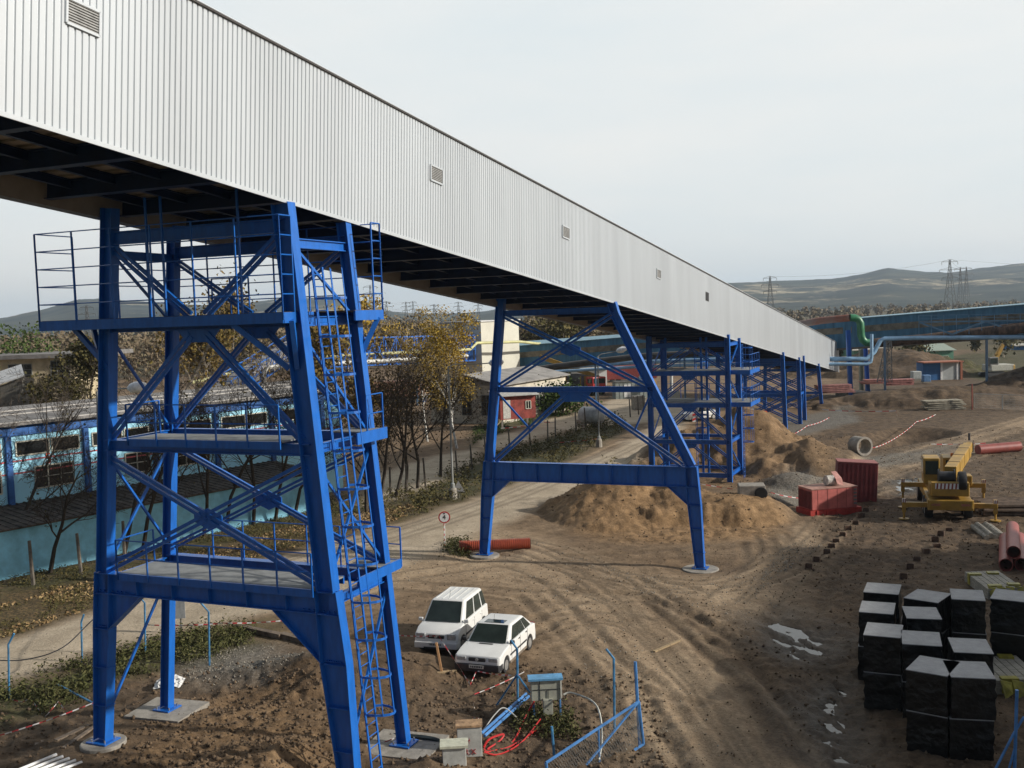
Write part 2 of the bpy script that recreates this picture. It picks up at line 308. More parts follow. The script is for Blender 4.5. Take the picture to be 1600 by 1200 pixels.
# ------------------------------------------------------------------ ground sheet
def make_ground():
    ang = np.concatenate([np.linspace(-180, -42, 40)[:-1], np.linspace(-42, 42, 760), np.linspace(42, 180, 40)[1:-1]])
    ang = np.radians(ang)
    rad = np.concatenate([[2, 6, 10], np.geomspace(14, 240, 720), np.geomspace(240, 5200, 60)[1:]])
    na, nr = len(ang), len(rad)
    A, R = np.meshgrid(ang, rad)
    X = np.sin(A)*R; Y = np.cos(A)*R
    fl = X.ravel(), Y.ravel()
    Z = np.empty(fl[0].shape)
    nearm = (fl[1] > 5) & (R.ravel() < 260) & (np.abs(fl[0]) < 220)
    Z[:] = .9+0*Z
    Z[nearm] = hfun(fl[0][nearm], fl[1][nearm])
    e = np.clip((R.ravel()-200)/55, 0, 1); Z = Z*(1-e)+.9*e
    me = bpy.data.meshes.new('ground'); V = np.stack([fl[0], fl[1], Z], 1)
    V = np.vstack([V, [[0, 0, .9]]])
    i = np.arange(nr-1)[:, None]*na; j = np.arange(na)[None, :]; j2 = (j+1) % na
    q = np.stack([(i+j), (i+j2), (i+na+j2), (i+na+j)], -1).reshape(-1, 4)[:, ::-1]
    ci = len(V)-1; tri = np.stack([np.full(na, ci), np.arange(na), (np.arange(na)+1) % na], 1)[:, ::-1]
    me.vertices.add(len(V)); me.vertices.foreach_set('co', V.ravel())
    nl = q.size+tri.size; me.loops.add(nl); me.loops.foreach_set('vertex_index', np.concatenate([q.ravel(), tri.ravel()]).astype(np.int32))
    nf = len(q)+len(tri); me.polygons.add(nf); ls = np.concatenate([np.arange(len(q))*4, q.size+np.arange(len(tri))*3]).astype(np.int32)
    me.polygons.foreach_set('loop_start', ls); me.polygons.foreach_set('use_smooth', [True]*nf); me.update(calc_edges=True)
    # zone masks (which soil or cover lies where)
    x, y = fl; nm = nearm
    x0, y0 = x[nm], y[nm]
    wx = x0+.9*fbm(x0*.5, y0*.5, 3); wy = y0+.9*fbm(x0*.5+40, y0*.5, 3)
    def mx_(ps, s): 
        m = np.zeros(x0.shape)
        for p in ps: m = np.maximum(m, inpoly(wx, wy, p, s))
        return m
    road = np.maximum(mx_([ROAD, ROAD2, ROAD3], 1.6), 0); grass = mx_(GRASS, 2.0); leaf = mx_([LEAF], 2.0)
    pale = mx_(PALE, 3.5); sand = np.maximum(np.maximum(mx_(SAND[:1], 1.5), .5*mx_(SAND[1:], 1.5)), .6*mx_(DSOIL, 2.5)); mud = mx_(MUD, 4); grey = mx_(GREY, 1.5)
    trk = np.zeros(x0.shape)
    for r in RUTS: trk = np.maximum(trk, np.exp(-(segd(x0, y0, r)/.28)**2))
    dk_, lt_ = trackmask(x0, y0); Zt = Z[nm]-.035*dk_*(y0 < 90)*(1-road); Z[nm] = Zt; V[:-1][nm, 2] = Zt
    trk = np.maximum(trk*.6, dk_*.9); mud = np.clip(mud-.7*lt_, 0, 1); pale = np.clip(np.maximum(pale, .75*lt_), 0, 1)
    for ri, wd_ in ((0, 1.5), (1, 1.2), (4, 1.3), (7, 1.6), (2, .7)):
        dd_ = segd(wx, wy, _spl(ROUTES[ri][0], 0)); lane = np.exp(-(dd_/wd_)**4)*np.clip(.75+.9*fbm(x0*.35, y0*.35, 3), 0, 1); pale = np.maximum(pale, lane); mud = mud*(1-.85*lane)
    wet = mx_([PUD, PUD2, PUD3], 2.5)
    def attr(nme, a, b, c, d=None):
        full = np.zeros((len(V), 4), np.float32); full[:, 3] = 1
        full[:-1][nm, 0] = a; full[:-1][nm, 1] = b; full[:-1][nm, 2] = c
        if nme == 'zone_a': far = ~nm; full[:-1][far, 1] = .8
        at = me.attributes.new(nme, 'FLOAT_COLOR', 'POINT'); at.data.foreach_set('color', full.ravel())
    me.vertices.foreach_set('co', V.ravel())
    attr('zone_a', road, grass, leaf); attr('zone_b', pale, sand, mud); attr('zone_c', grey, trk, wet)
    m = bpy.data.materials.new('soil'); m.use_nodes = True; t = m.node_tree; n = t.nodes; l = t.links; b = n['Principled BSDF']
    tcn = n.new('ShaderNodeTexCoord')
    def noise(sc_, det=6, rg=.6, m_=None):
        z = n.new('ShaderNodeTexNoise'); z.inputs['Scale'].default_value = sc_; z.inputs['Detail'].default_value = det; z.inputs['Roughness'].default_value = rg
        if m_:
            k = n.new('ShaderNodeMapping'); k.inputs['Scale'].default_value = m_; l.new(tcn.outputs['Object'], k.inputs[0]); l.new(k.outputs[0], z.inputs[0])
        else: l.new(tcn.outputs['Object'], z.inputs[0])
        return z.outputs[0]
    def ramp(src, c0, c1, p0=.35, p1=.65):
        r = n.new('ShaderNodeValToRGB'); r.color_ramp.elements[0].position = p0; r.color_ramp.elements[1].position = p1
        r.color_ramp.elements[0].color = (*c0, 1); r.color_ramp.elements[1].color = (*c1, 1); l.new(src, r.inputs[0]); return r.outputs[0]
    def mix(f, a, bb, mode='MIX'):
        k = n.new('ShaderNodeMixRGB'); k.blend_type = mode
        if isinstance(f, float): k.inputs[0].default_value = f
        else: l.new(f, k.inputs[0])
        l.new(a, k.inputs[1]); l.new(bb, k.inputs[2]); return k.outputs[0]
    def sep(nme):
        a = n.new('ShaderNodeAttribute'); a.attribute_name = nme; s_ = n.new('ShaderNodeSeparateColor'); l.new(a.outputs['Color'], s_.inputs[0]); return s_.outputs
    def mth(op, a, bb):
        k = n.new('ShaderNodeMath'); k.operation = op; k.use_clamp = True
        for i_, q_ in enumerate((a, bb)):
            if isinstance(q_, (int, float)): k.inputs[i_].default_value = q_
            else: l.new(q_, k.inputs[i_])
        return k.outputs[0]
    za, zb, zc = sep('zone_a'), sep('zone_b'), sep('zone_c')
    nb, nm_, nf_ = noise(.22, 5), noise(1.6, 7, .65), noise(9, 6, .7)
    base = ramp(nm_, (.095, .062, .035), (.245, .165, .096), .3, .7)
    palec = ramp(nm_, (.29, .205, .125), (.51, .385, .25), .3, .7)
    col = mix(mth('MULTIPLY', mth('ADD', zb[0], mth('MULTIPLY', mth('SUBTRACT', nb, .42), 1.1)), .85), base, palec)
    mudc = ramp(nm_, (.032, .022, .014), (.125, .085, .052), .3, .68); col = mix(mth('MULTIPLY', zb[2], .8), col, mudc)
    sandc = ramp(nm_, (.13, .075, .033), (.38, .24, .12), .28, .7); col = mix(mth('MULTIPLY', zb[1], .9), col, sandc)
    roadc = ramp(noise(.8, 7, .6), (.33, .268, .19), (.52, .43, .315), .3, .7); col = mix(za[0], col, roadc)
    greyc = ramp(nf_, (.06, .06, .055), (.24, .23, .2), .3, .7); col = mix(mth('MULTIPLY', zc[0], .75), col, greyc)
    grc = ramp(noise(2.3, 7, .7), (.03, .028, .014), (.10, .095, .035), .32, .68); gm = mth('MULTIPLY', za[1], mth('SUBTRACT', 1.0, za[0]))
    gm = mth('MULTIPLY', gm, ramp(noise(.9, 5), (.35,)*3, (1,)*3, .3, .5)); col = mix(gm, col, grc)
    lfc = ramp(noise(7, 4, .8), (.05, .032, .018), (.30, .19, .085), .45, .62); col = mix(mth('MULTIPLY', za[2], .6), col, lfc)
    trc = ramp(nf_, (.035, .026, .017), (.13, .095, .06), .3, .7); col = mix(mth('MULTIPLY', zc[1], mth('MULTIPLY', nm_, 1.1)), col, trc)
    wtc = ramp(nf_, (.02, .016, .012), (.055, .043, .03), .3, .7); col = mix(mth('MULTIPLY', zc[2], .85), col, wtc)
    farc = ramp(noise(.012, 8, .7), (.055, .06, .03), (.22, .18, .10), .38, .62)
    col = mix(mth('MULTIPLY', za[1], mth('GREATER_THAN', mth('MULTIPLY', n.new('ShaderNodeCameraData').outputs[2], 0.0), 1.0)), col, farc) if False else col
    fine = ramp(nf_, (.72,)*3, (1.22,)*3, .3, .7); col = mix(1.0, col, fine, 'MULTIPLY')
    stn = ramp(noise(26, 3, .8), (1,)*3, (1.8,)*3, .66, .72); col = mix(1.0, col, stn, 'MULTIPLY')
    l.new(col, b.inputs['Base Color'])
    rg = mth('SUBTRACT', .95, mth('MULTIPLY', zc[2], .55)); l.new(rg, b.inputs['Roughness']); b.inputs['Specular IOR Level'].default_value = .3
    bp = n.new('ShaderNodeBump'); bp.inputs['Distance'].default_value = .10; bp.inputs['Strength'].default_value = .9
    l.new(mix(.5, nf_, noise(3.2, 8, .75)), bp.inputs['Height']); l.new(bp.outputs[0], b.inputs['Normal'])
    me.materials.append(m)
    o = bpy.data.objects.new('ground', me); C.objects.link(o); tag(o, kind='structure')
make_ground()
WATER = mat('muddy_water', (.035, .028, .02), .04, 0, .1, 1)
for nme, pl_, lv in (('puddle', PUD, .705), ('puddle', PUD2, .70), ('puddle', PUD3, .60)):
    mb = MB(); c = np.mean(np.array(pl_), 0); mb.add([(c[0]+(a-c[0])*1.05, c[1]+(b-c[1])*1.12, lv) for a, b in pl_], [tuple(range(len(pl_)))[::-1]])
    o = mb.build(nme, WATER); tag(o, kind='structure')
    if o.data.polygons[0].normal.z < 0: o.data.flip_normals()
# ------------------------------------------------------------------ gallery frame
PSI, SIG = 0.4078, 0.0998
u = np.array([sin(PSI), cos(PSI), 0.]); v = np.array([cos(PSI), -sin(PSI), 0.])
U3 = np.array([sin(PSI)*cos(SIG), cos(PSI)*cos(SIG), -sin(SIG)]); UP = np.array([sin(PSI)*sin(SIG), cos(PSI)*sin(SIG), cos(SIG)])
A0 = np.array([-7.91, 20, 16.53]); HG, WG = 3.71, 6.0
def gal(k, s, h):            # k: plan distance along, s: across (0 near face, -6 far), h: above bottom edge
    return A0+U3*(k/cos(SIG))+v*s+UP*h
def TW(k, s, t, z):          # tower frame
    q = A0+u*(k+t)+v*s; return np.array([q[0], q[1], z])
K0, K1 = -24.0, 127.9
def corr_wall(s, sign, k0, k1):
    mb = MB(); P = .168; n = int((k1-k0)/P); vs = []; 
    for i in range(n):
        for dk, ds in ((0, 0), (.118, 0), (.130, -.032), (.156, -.032)):
            k = k0+i*P+dk
            vs.append(gal(k, s+ds*sign, 0)); vs.append(gal(k, s+ds*sign, HG))
    fs = [(2*i, 2*i+2, 2*i+3, 2*i+1) for i in range(len(vs)//2-1)]
    if sign < 0: fs = [f[::-1] for f in fs]
    return mb.add(vs, fs)
gl = thing('conveyor_gallery', 'long silver corrugated conveyor gallery sloping away overhead on blue steel towers', 'conveyor', tuple(gal(0, -3, 0)))
corr_wall(0, 1, K0, K1).build('wall', CLAD, gl)
corr_wall(-WG, -1, K0, K1).build('wall', CLAD, gl)
mb = MB()
for s_ in (-.05, -WG+.05): mb.bar(gal(K0, s_, HG/2), gal(K1, s_, HG/2), .01, HG-.04, UP)
mb.each('wall_lining', mat('inner_sheet', (.33, .29, .24), .7, 0, .1, 2), gl)
mb = MB(); mb.bar(gal(K0, -3, HG+.02), gal(K1, -3, HG+.02), WG+.1, .05, UP); mb.build('roof', CLAD, gl)
mb = MB(); mb.bar(gal(K0, .035, HG-.005), gal(K1, .035, HG-.005), .03, .05, UP); mb.build('roof_trim', TRIM, gl)
mb = MB(); mb.bar(gal(K0, .018, .0), gal(K1, .018, .0), .03, .09, UP)
mb.bar(gal(K0, -WG-.018, .0), gal(K1, -WG-.018, .0), .03, .09, UP); mb.each('bottom_trim', CLAD, gl)
mb = MB(); n = int((K1-K0)/.5)
for i in range(n):           # trapezoid deck sheets seen from below
    k = K0+i*.5; mb.bar(gal(k, -.1, .62), gal(k, -WG+.1, .62), .26, .05, UP)
mb.bar(gal(K0, -WG/2, .66), gal(K1, -WG/2, .66), WG-.2, .02, UP)
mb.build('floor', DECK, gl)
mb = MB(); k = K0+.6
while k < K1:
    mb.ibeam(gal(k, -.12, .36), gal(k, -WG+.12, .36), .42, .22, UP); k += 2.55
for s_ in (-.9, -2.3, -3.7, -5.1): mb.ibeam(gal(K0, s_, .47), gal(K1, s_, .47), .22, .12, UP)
mb.each('floor_beam', BLUE_SHADED, gl, 3)
mb = MB(); mb.prism([gal(K1, -.0, 0), gal(K1, -WG, 0), gal(K1, -WG, HG), gal(K1, 0, HG)], U3*.05); mb.build('end_wall', CLAD, gl)
VF = mat('vent_grey', (.33, .33, .32), .6)
for i, k in enumerate((0., 14.3, 25.85, 40.15)):
    mb = MB(); h0, h1 = 2.05, 2.52
    for a, b in (((k-.4, h0), (k+.4, h0)), ((k-.4, h1), (k+.4, h1)), ((k-.4, h0), (k-.4, h1)), ((k+.4, h0), (k+.4, h1))):
        mb.bar(gal(a[0], .02, a[1]), gal(b[0], .02, b[1]), .05, .05, v)
    f = mb.build('vent', CLAD, gl)
    mb = MB()
    mb.prism([gal(k-.37, .002, h0+.02), gal(k+.37, .002, h0+.02), gal(k+.37, .002, h1-.02), gal(k-.37, .002, h1-.02)], v*.01)
    mb.build('vent_recess', mat('vent_dark', (.10, .10, .095), .7), f)
    mb = MB()
    for j in range(9):
        hh = h0+.035+j*(h1-h0-.06)/8.; mb.bar(gal(k-.37, .022, hh), gal(k+.37, .022, hh), .02, .026, UP)
    mb.build('louvre', VF, f)
mb = MB(); mb.prism([gal(51.3, .005, 1.95), gal(52.15, .005, 1.95), gal(52.15, .005, 2.5), gal(51.3, .005, 2.5)], v*.02); mb.build('opening', DARK, gl)
def gz(k): return A0[2]-math.tan(SIG)*k
# ------------------------------------------------------------------ towers
ZV = np.array([0, 0, 1.])
def rail_run(mb, pts, z0, h, nr, step=.97, r=.017):
    """railing along plan points; posts + nr horizontal rails"""
    for a, b in zip(pts[:-1], pts[1:]):
        a = np.array(a, float); b = np.array(b, float); L = np.linalg.norm(b-a); n = max(1, int(round(L/step)))
        for i in range(n+1):
            q = a+(b-a)*i/n; mb.bar((q[0], q[1], z0-.14), (q[0], q[1], z0+h), .036, .036, v)
        for j in range(nr):
            z = z0+h*(j+1)/nr; mb.tube([(a[0], a[1], z), (b[0], b[1], z)], r, 5)
def ladder(parent, base, top, out, along, cage0=2.2, name='ladder'):
    base = np.array(base, float); top = np.array(top, float); out = np.array(out, float); along = np.array(along, float)
    mb = MB(); L = np.linalg.norm(top-base); a = (top-base)/L
    for g in (-.23, .23): mb.bar(base+along*g, top+along*g, .06, .03, out)
    lad = mb.build(name, BLUE, parent)
    mb = MB(); d = .15
    while d < L: mb.tube([base+a*d-along*.23, base+a*d+along*.23], .014, 5, False); d += .3
    mb.each('rung', BLUE, lad)
    mb = MB(); d = cage0
    angs = [radians(q) for q in range(-90, 91, 22)]
    ring = [along*.36*sin(t)+out*(.12+.6*cos(t)) for t in angs]
    ring = [along*-.25]+ring+[along*.25]
    while d < L:
        pts = [base+a*d+q for q in ring]
        for p, q in zip(pts[:-1], pts[1:]): mb.bar(p, q, .012, .06, a)
        d += .95
    for i in (1, 3, 5, 7, 9): mb.bar(base+a*cage0+ring[min(i, len(ring)-1)], base+a*(L-.05)+ring[min(i, len(ring)-1)], .03, .012, out)
    mb.build('safety_cage', BLUE, lad)
def lerp(a, b, t): return a+(b-a)*t
def leg_s(prof, z):
    for (z0, s0), (z1, s1) in zip(prof[:-1], prof[1:]):
        if z1 <= z <= z0 or (z > z0 and (z0, s0) == prof[0]): return lerp(s0, s1, (z0-z)/(z0-z1))
    return prof[-1][1]
def bent_leg(parent, k, t, prof, zc, zb, hup=.42, hh=.62, hf=.42, b=.32, side=1, haunch=1.0, stiff=True, zlo=None):
    """one tapered column: prof is (z,s) from the top; zc crossbeam top, zb its bottom; side=+1 right leg"""
    mb = MB(); ztop, zf = prof[0][0], prof[-1][0]
    P = lambda z, ds=0: TW(k, leg_s(prof, z)+ds, t, z)
    zs = [q[0] for q in prof if q[0] > zc]+[zc]
    for a, c in zip(zs[:-1], zs[1:]): mb.ibeam(P(a), P(c), hup, b, v)
    mb.ibeam(P(zc-.003), P(zb-haunch), hup+.14, b, v, hh)
    mb.ibeam(P(zb-haunch), P(zf+.06), hh, b, v, hf)
    # haunch plate under the crossbeam
    s0 = leg_s(prof, zb)-side*.2; e = side*-1
    tri = [TW(k, s0, t-.012, zb), TW(k, s0+e*haunch*1.15, t-.012, zb), TW(k, leg_s(prof, zb-haunch)+e*hh*.45, t-.012, zb-haunch), TW(k, leg_s(prof, zb-haunch), t-.012, zb-haunch)]
    mb.prism(tri, u*.024)
    mb.bar(tri[1], tri[2], b*.9, .02, v)
    if stiff:
        zz = zb-haunch
        for z in [zc-.0, zb, zb-haunch]+[zb-haunch-1.1*i for i in range(1, 4) if zb-haunch-1.1*i > zf+.3]:
            w_ = .62 if z < zc else .5; mb.bar(P(z, -w_*.46), P(z, w_*.46), b*.96, .016, ZV)
    mb.box(TW(k, prof[-1][1], t, zf+.03), (.7, .6, .04), PSI*-1)
    o = mb.build('leg', BLUE, parent); mb = MB()
    for i in range(7):
        for zz in (zb+.07, zb-haunch+.06): q = TW(k, leg_s(prof, zz)+side*(-.04-.0)-side*(i*.15-.18 if zz > zb else (i-3)*.07), t, zz); mb.lathe(q-u*.075, [(.022, 0), (.022, .05)], 6, u)
    mb.each('bolt', BLUE, o); return o
def footing(parent, c, kind='round', r=.85):
    mb = MB()
    if kind == 'round': mb.lathe((c[0], c[1], c[2]-.5), [(r, 0), (r, .48), (r-.03, .5)], 28)
    else: mb.box((c[0], c[1], c[2]-.25), (r*2, r*2*.85, .5), -PSI+.1)
    o = mb.build('footing', CONC, parent)
    mb = MB()
    for a in range(4):
        q = (c[0]+.3*cos(a*pi/2+.5), c[1]+.3*sin(a*pi/2+.5)); mb.tube([(q[0], q[1], c[2]), (q[0], q[1], c[2]+.12)], .025, 6)
    mb.each('anchor_bolt', mat('steel', (.35, .35, .34), .4, .8), o)
def dbl(mb, p, q, w=.09, gap=.12, side=None):       # twin-angle brace
    side = np.array(side if side is not None else ZV, float); a = nrm(np.array(q)-np.array(p)); sd_ = nrm(side-a*(side@a)); b = np.cross(a, sd_)
    p = np.array(p, float); q = np.array(q, float)
    for g in (-1, 1): mb.bar(p+sd_*g*gap*.5, q+sd_*g*gap*.5, w, gap*.62, sd_)
def brace(parent, *pq, w=.1, gap=.14, single=False):
    w *= .8; gap *= .85
    for p, q in pq:
        mb = MB()
        if single: mb.bar(p, q, w, w, ZV)
        else:
            mb.ibeam(p, q, gap*1.5, w*1.6, u, tf=.018, tw=.02) if False else dbl(mb, p, q, w, gap)
        mb.build('brace', BLUE, parent)
def gusset(mb, c, w, h, t=.03): mb.prism([c-v*w/2-ZV*h*.1, c-v*w*.3-ZV*h, c+v*w*.3-ZV*h, c+v*w/2-ZV*h*.1, c+v*w/2, c-v*w/2], u*t)
# --- tower 1 (nearest, four legs) -------------------------------------------------
def tower_one():
    k = 6.54; D = 2.72
    T = thing('support_tower', 'nearest blue steel tower with three platforms and a caged ladder', 'tower', tuple(TW(k, -3, 1.3, 1.3)), 'steel towers under the conveyor gallery')
    zc, zb = 6.25, 5.68
    PA = [(gz(k)+.25, -5.66), (1.40, -7.07)]; PC = [(gz(k)-.02, -.16), (1.30, 1.02)]
    PB = [(gz(k+D)+.25, -5.9), (1.32, -7.2)]; PD = [(gz(k+D)-.03, -.16), (1.32, 1.02)]
    bent_leg(T, k, 0, PA, zc, zb, side=-1, hup=.38, hh=.56, hf=.42); bent_leg(T, k, 0, PC, zc, zb, side=1, hup=.5, hh=.78, hf=.5, haunch=1.25)
    for P, sd_ in ((PB, -1), (PD, 1)):
        mb = MB(); mb.ibeam(TW(k, P[0][1], D, P[0][0]), TW(k, P[1][1], D, P[1][0]+.06), .31, .26, v)
        mb.box(TW(k, P[1][1], D, P[1][0]+.03), (.6, .6, .04), -PSI); mb.build('leg', BLUE, T)
    footing(T, TW(k, -7.07, 0, 1.40), 'round', .62); footing(T, TW(k, 1.02, 0, 1.30), 'sq', .9); footing(T, TW(k, -7.2, D, 1.32), 'sq', .95); footing(T, TW(k, 1.02, D, 1.32), 'sq', 1.0)
    # horizontals
    for t, PL, PR in ((0, PA, PC), (D, PB, PD)):
        f = t == 0
        mb = MB(); mb.ibeam(TW(k, leg_s(PL, 6), t, (zc+zb)/2), TW(k, leg_s(PR, 6), t, (zc+zb)/2), zc-zb if f else .36, .3, ZV)
        if f:
            for i in range(1, 6):
                s_ = lerp(leg_s(PL, 6), leg_s(PR, 6), i/6.); mb.bar(TW(k, s_, t, zb+.02), TW(k, s_, t, zc-.02), .015, .28, u)
        mb.build('crossbeam', BLUE, T)
        for zz, hgt in ((9.78, .30), (12.95, .25), (gz(k+t)-.55, .34)):
            mb = MB(); mb.ibeam(TW(k, leg_s(PL, zz), t, zz), TW(k, leg_s(PR, zz), t, zz), hgt, .2, ZV); mb.build('crossbeam', BLUE, T)
        zt = gz(k+t)-.8; mid = lambda z: TW(k, (leg_s(PL, z)+leg_s(PR, z))/2, t, z)
        E_ = lambda P, z, g: TW(k, leg_s(P, z)+g, t, z)
        brace(T, (E_(PL, 9.4, .15), E_(PR, 6.4, -.2)), (E_(PR, 9.4, -.2), E_(PL, 6.4, .2)),
              (mid(12.7)-v*.25, E_(PL, 10.0, .15)), (mid(12.7)+v*.25, E_(PR, 10.0, -.2)),
              (mid(13.2)-v*.25, E_(PL, zt, .15)), (mid(13.2)+v*.25, E_(PR, zt, -.2)), w=.10, gap=.17 if f else .13)
        mb = MB(); c = (E_(PL, 7.9, 0)+E_(PR, 7.9, 0))/2; mb.prism([c+v*.45+ZV*.1, c+ZV*.28, c-v*.45+ZV*.1, c-v*.45-ZV*.1, c-ZV*.28, c+v*.45-ZV*.1], u*.03)
        gusset(mb, mid(12.83)-u*.015, 1.3, .32); mb.each('gusset', BLUE, T)
    # side braces
    for PF, PK in ((PA, PB), (PC, PD)):
        S = lambda P, t, z: TW(k, leg_s(P, z), t, z)
        brace(T, (S(PK, D, 5.6), S(PF, 0, 1.9)), (S(PF, 0, 6.3), S(PK, D, 9.5)), (S(PK, D, 9.9), S(PF, 0, 12.8)), (S(PF, 0, 15.0), S(PK, D, 13.0)), (S(PF, 0, 9.5), S(PK, D, 6.4)), w=.08, single=True)
        for z in (5.95, 9.78, 12.95, 14.9):
            mb = MB(); mb.ibeam(S(PF, 0, z), S(PK, D, z), .24, .14, ZV); mb.build('side_beam', BLUE, T)
    # lower and middle deck
    for z, rh, sl, sr, t0, t1 in ((6.29, .95, -5.9, .35, -.18, 1.15), (9.97, .95, -5.2, -.35, -.25, .9)):
        pf = MB(); pf.prism([TW(k, sl, t0, z), TW(k, sr, t0, z), TW(k, sr, t1, z), TW(k, sl, t1, z)], ZV*.04); p_ = pf.build('platform', GRATE, T)
        mb = MB()
        for a, b in (((sl, t0-.06), (sr, t0-.06)), ((sl, t1), (sr, t1)), ((sl-.03, t0-.06), (sl-.03, t1))): mb.bar(TW(k, a[0], a[1], z-.06), TW(k, b[0], b[1], z-.06), .06, .2, ZV)
        mb.build('platform_edge', BLUE, p_)
        mb = MB(); rail_run(mb, [TW(k, sl, t1, 0), TW(k, sl, t0-.1, 0), TW(k, sr, t0-.1, 0)], z, rh, 2, 1.05); mb.build('railing', BLUE, p_)
    z = 6.29
    mb = MB(); mb.prism([TW(k, -.2, D-.5, z+.003), TW(k, .9, D-.5, z+.003), TW(k, .9, D+.4, z+.003), TW(k, -.2, D+.4, z+.003)], ZV*.04); p_ = mb.build('platform', GRATE, T)
    mb = MB(); mb.bar(TW(k, .93, .9, z-.05), TW(k, .93, D+.4, z-.05), .05, .26, ZV); mb.bar(TW(k, -.2, D+.4, z-.05), TW(k, .93, D+.4, z-.05), .05, .2, ZV); mb.build('platform_edge', BLUE, p_)
    mb = MB(); rail_run(mb, [TW(k, -.2, D+.4, 0), TW(k, .95, D+.4, 0)], z, .95, 2, .8)
    rail_run(mb, [TW(k, -5.2, D+.1, 0), TW(k, -.8, D+.1, 0)], z, .95, 2, 1.1); mb.build('railing', BLUE, p_)
    # small landing beside the ladder at the middle level
    z = 9.97; mb = MB(); mb.prism([TW(k, -.3, 1.9, z), TW(k, .8, 1.9, z), TW(k, .8, D+.1, z), TW(k, -.3, D+.1, z)], ZV*.04); p_ = mb.build('platform', GRATE, T)
    mb = MB(); mb.bar(TW(k, .84, 1.3, z-.08), TW(k, .84, D+.1, z-.08), .05, .3, ZV); mb.build('platform_edge', BLUE, p_)
    mb = MB(); rail_run(mb, [TW(k, .8, 1.9, 0), TW(k, .8, D, 0)], z, 1.0, 2, .6); mb.build('railing', BLUE, p_)
    # top platform
    z = 13.16; sl, sr = -7.7, .62
    pf = MB(); pf.prism([TW(k, sl, -.62, z), TW(k, sr-.5, -.62, z), TW(k, sr-.5, .6, z), TW(k, sl, .6, z)], ZV*.04)
    pf.prism([TW(k, -6.4, .6, z), TW(k, -1.2, .6, z), TW(k, -1.2, D+.53, z), TW(k, -6.4, D+.53, z)], ZV*.04)
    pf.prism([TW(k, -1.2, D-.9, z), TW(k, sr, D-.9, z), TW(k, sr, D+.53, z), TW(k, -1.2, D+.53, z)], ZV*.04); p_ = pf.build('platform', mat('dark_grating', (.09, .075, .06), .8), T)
    mb = MB()
    for a, b in (((sl, -.66), (sr-.45, -.66)), ((sl-.03, -.66), (sl-.03, .62)), ((sr-.46, -.66), (sr-.46, .6)), ((sr, D-.9), (sr, D+.53)), ((-6.4, D+.57), (sr, D+.57)), ((sl, .64), (-6.4, .64))):
        mb.bar(TW(k, a[0], a[1], z-.10), TW(k, b[0], b[1], z-.10), .06, .26, ZV)
    mb.build('platform_edge', BLUE, p_)
    mb = MB(); H = 2.36
    rail_run(mb, [TW(k, sl, .62, 0), TW(k, sl, -.68, 0), TW(k, sr-.45, -.68, 0), TW(k, sr-.45, -.2, 0)], z, H, 5, 1.22)
    rail_run(mb, [TW(k, -6.4, .9, 0), TW(k, -6.4, D+.55, 0), TW(k, sr, D+.55, 0), TW(k, sr, D+.1, 0)], z, H, 5, 1.25)
    rail_run(mb, [TW(k, -4.9, D+.3, 0), TW(k, -3.6, D+.3, 0)], z, 1.1, 2, .6)
    mb.build('railing', BLUE, p_)
    mb = MB()   # cantilever struts under the platform ends
    for (s0, t0, s1, t1) in ((sl+.3, .2, -5.95, 0), (sl+.6, .6, -6.2, 0), (sr+.0, D+.3, .1, D), (sr-.4, -.4, .05, 0), (-1.5, -.55, -.2, 0)):
        mb.bar(TW(k, s0, t0, 13.0), TW(k, s1, t1, 11.8), .12, .14, ZV)
    mb.each('strut', BLUE, T)
    mb = MB()   # hangers between platform and gallery
    for s_ in (-4.2, -3.7, -1.3): mb.bar(TW(k, s_, -.3, 13.1), TW(k, s_, -.3, gz(k)+.4), .05, .05, v)
    mb.each('hanger', BLUE, T)
    a = TW(k, leg_s(PC, 1.4)+.42, .62, 1.4); b = TW(k, leg_s(PC, 15)+.42, .62, 14.3)
    ladder(T, a, b, v, u, 1.7)
tower_one()
# --- bent 2 -----------------------------------------------------------------------
def bent(k, PL, PR, zc, zb, levels, label, foot=True, mids=(), thin=1.0, D=None, haunch=.85):
    T = thing('support_tower', label, 'tower', tuple(TW(k, -3, 0, PL[-1][0])), 'steel towers under the conveyor gallery')
    bent_leg(T, k, 0, PL, zc, zb, side=-1, haunch=haunch); bent_leg(T, k, 0, PR, zc, zb, side=1, haunch=haunch)
    if foot:
        footing(T, TW(k, PL[-1][1], 0, PL[-1][0]), 'round', .75); footing(T, TW(k, PR[-1][1], 0, PR[-1][0]), 'round', .85)
    mb = MB(); mb.ibeam(TW(k, leg_s(PL, zc), 0, (zc+zb)/2), TW(k, leg_s(PR, zc), 0, (zc+zb)/2), zc-zb, .34, ZV)
    for i in range(1, 8):
        s_ = lerp(leg_s(PL, zc), leg_s(PR, zc), i/8.); mb.bar(TW(k, s_, 0, zb+.02), TW(k, s_, 0, zc-.02), .015, .3, u)
    mb.build('crossbeam', BLUE, T)
    return T
k2 = 32.27
PL2 = [(13.9, -5.72), (5.6, -6.69), (.86, -7.16)]; PR2 = [(13.28, -.06), (12.75, .08), (5.62, 3.54), (.86, 3.86)]
T2 = bent(k2, PL2, PR2, 5.6, 4.66, (), 'wide blue A-shaped steel bent standing over the dirt crossroads, second from the camera')
E2 = lambda P, z, g=0: TW(k2, leg_s(P, z)+g, 0, z)
for z, h_ in ((12.95, .28), (9.2, .26)):
    mb = MB(); mb.ibeam(E2(PL2, z), E2(PR2, z), h_, .2, ZV); mb.build('crossbeam', BLUE, T2)
m2_ = (leg_s(PL2, 9.2)+leg_s(PR2, 9.2))/2+.15
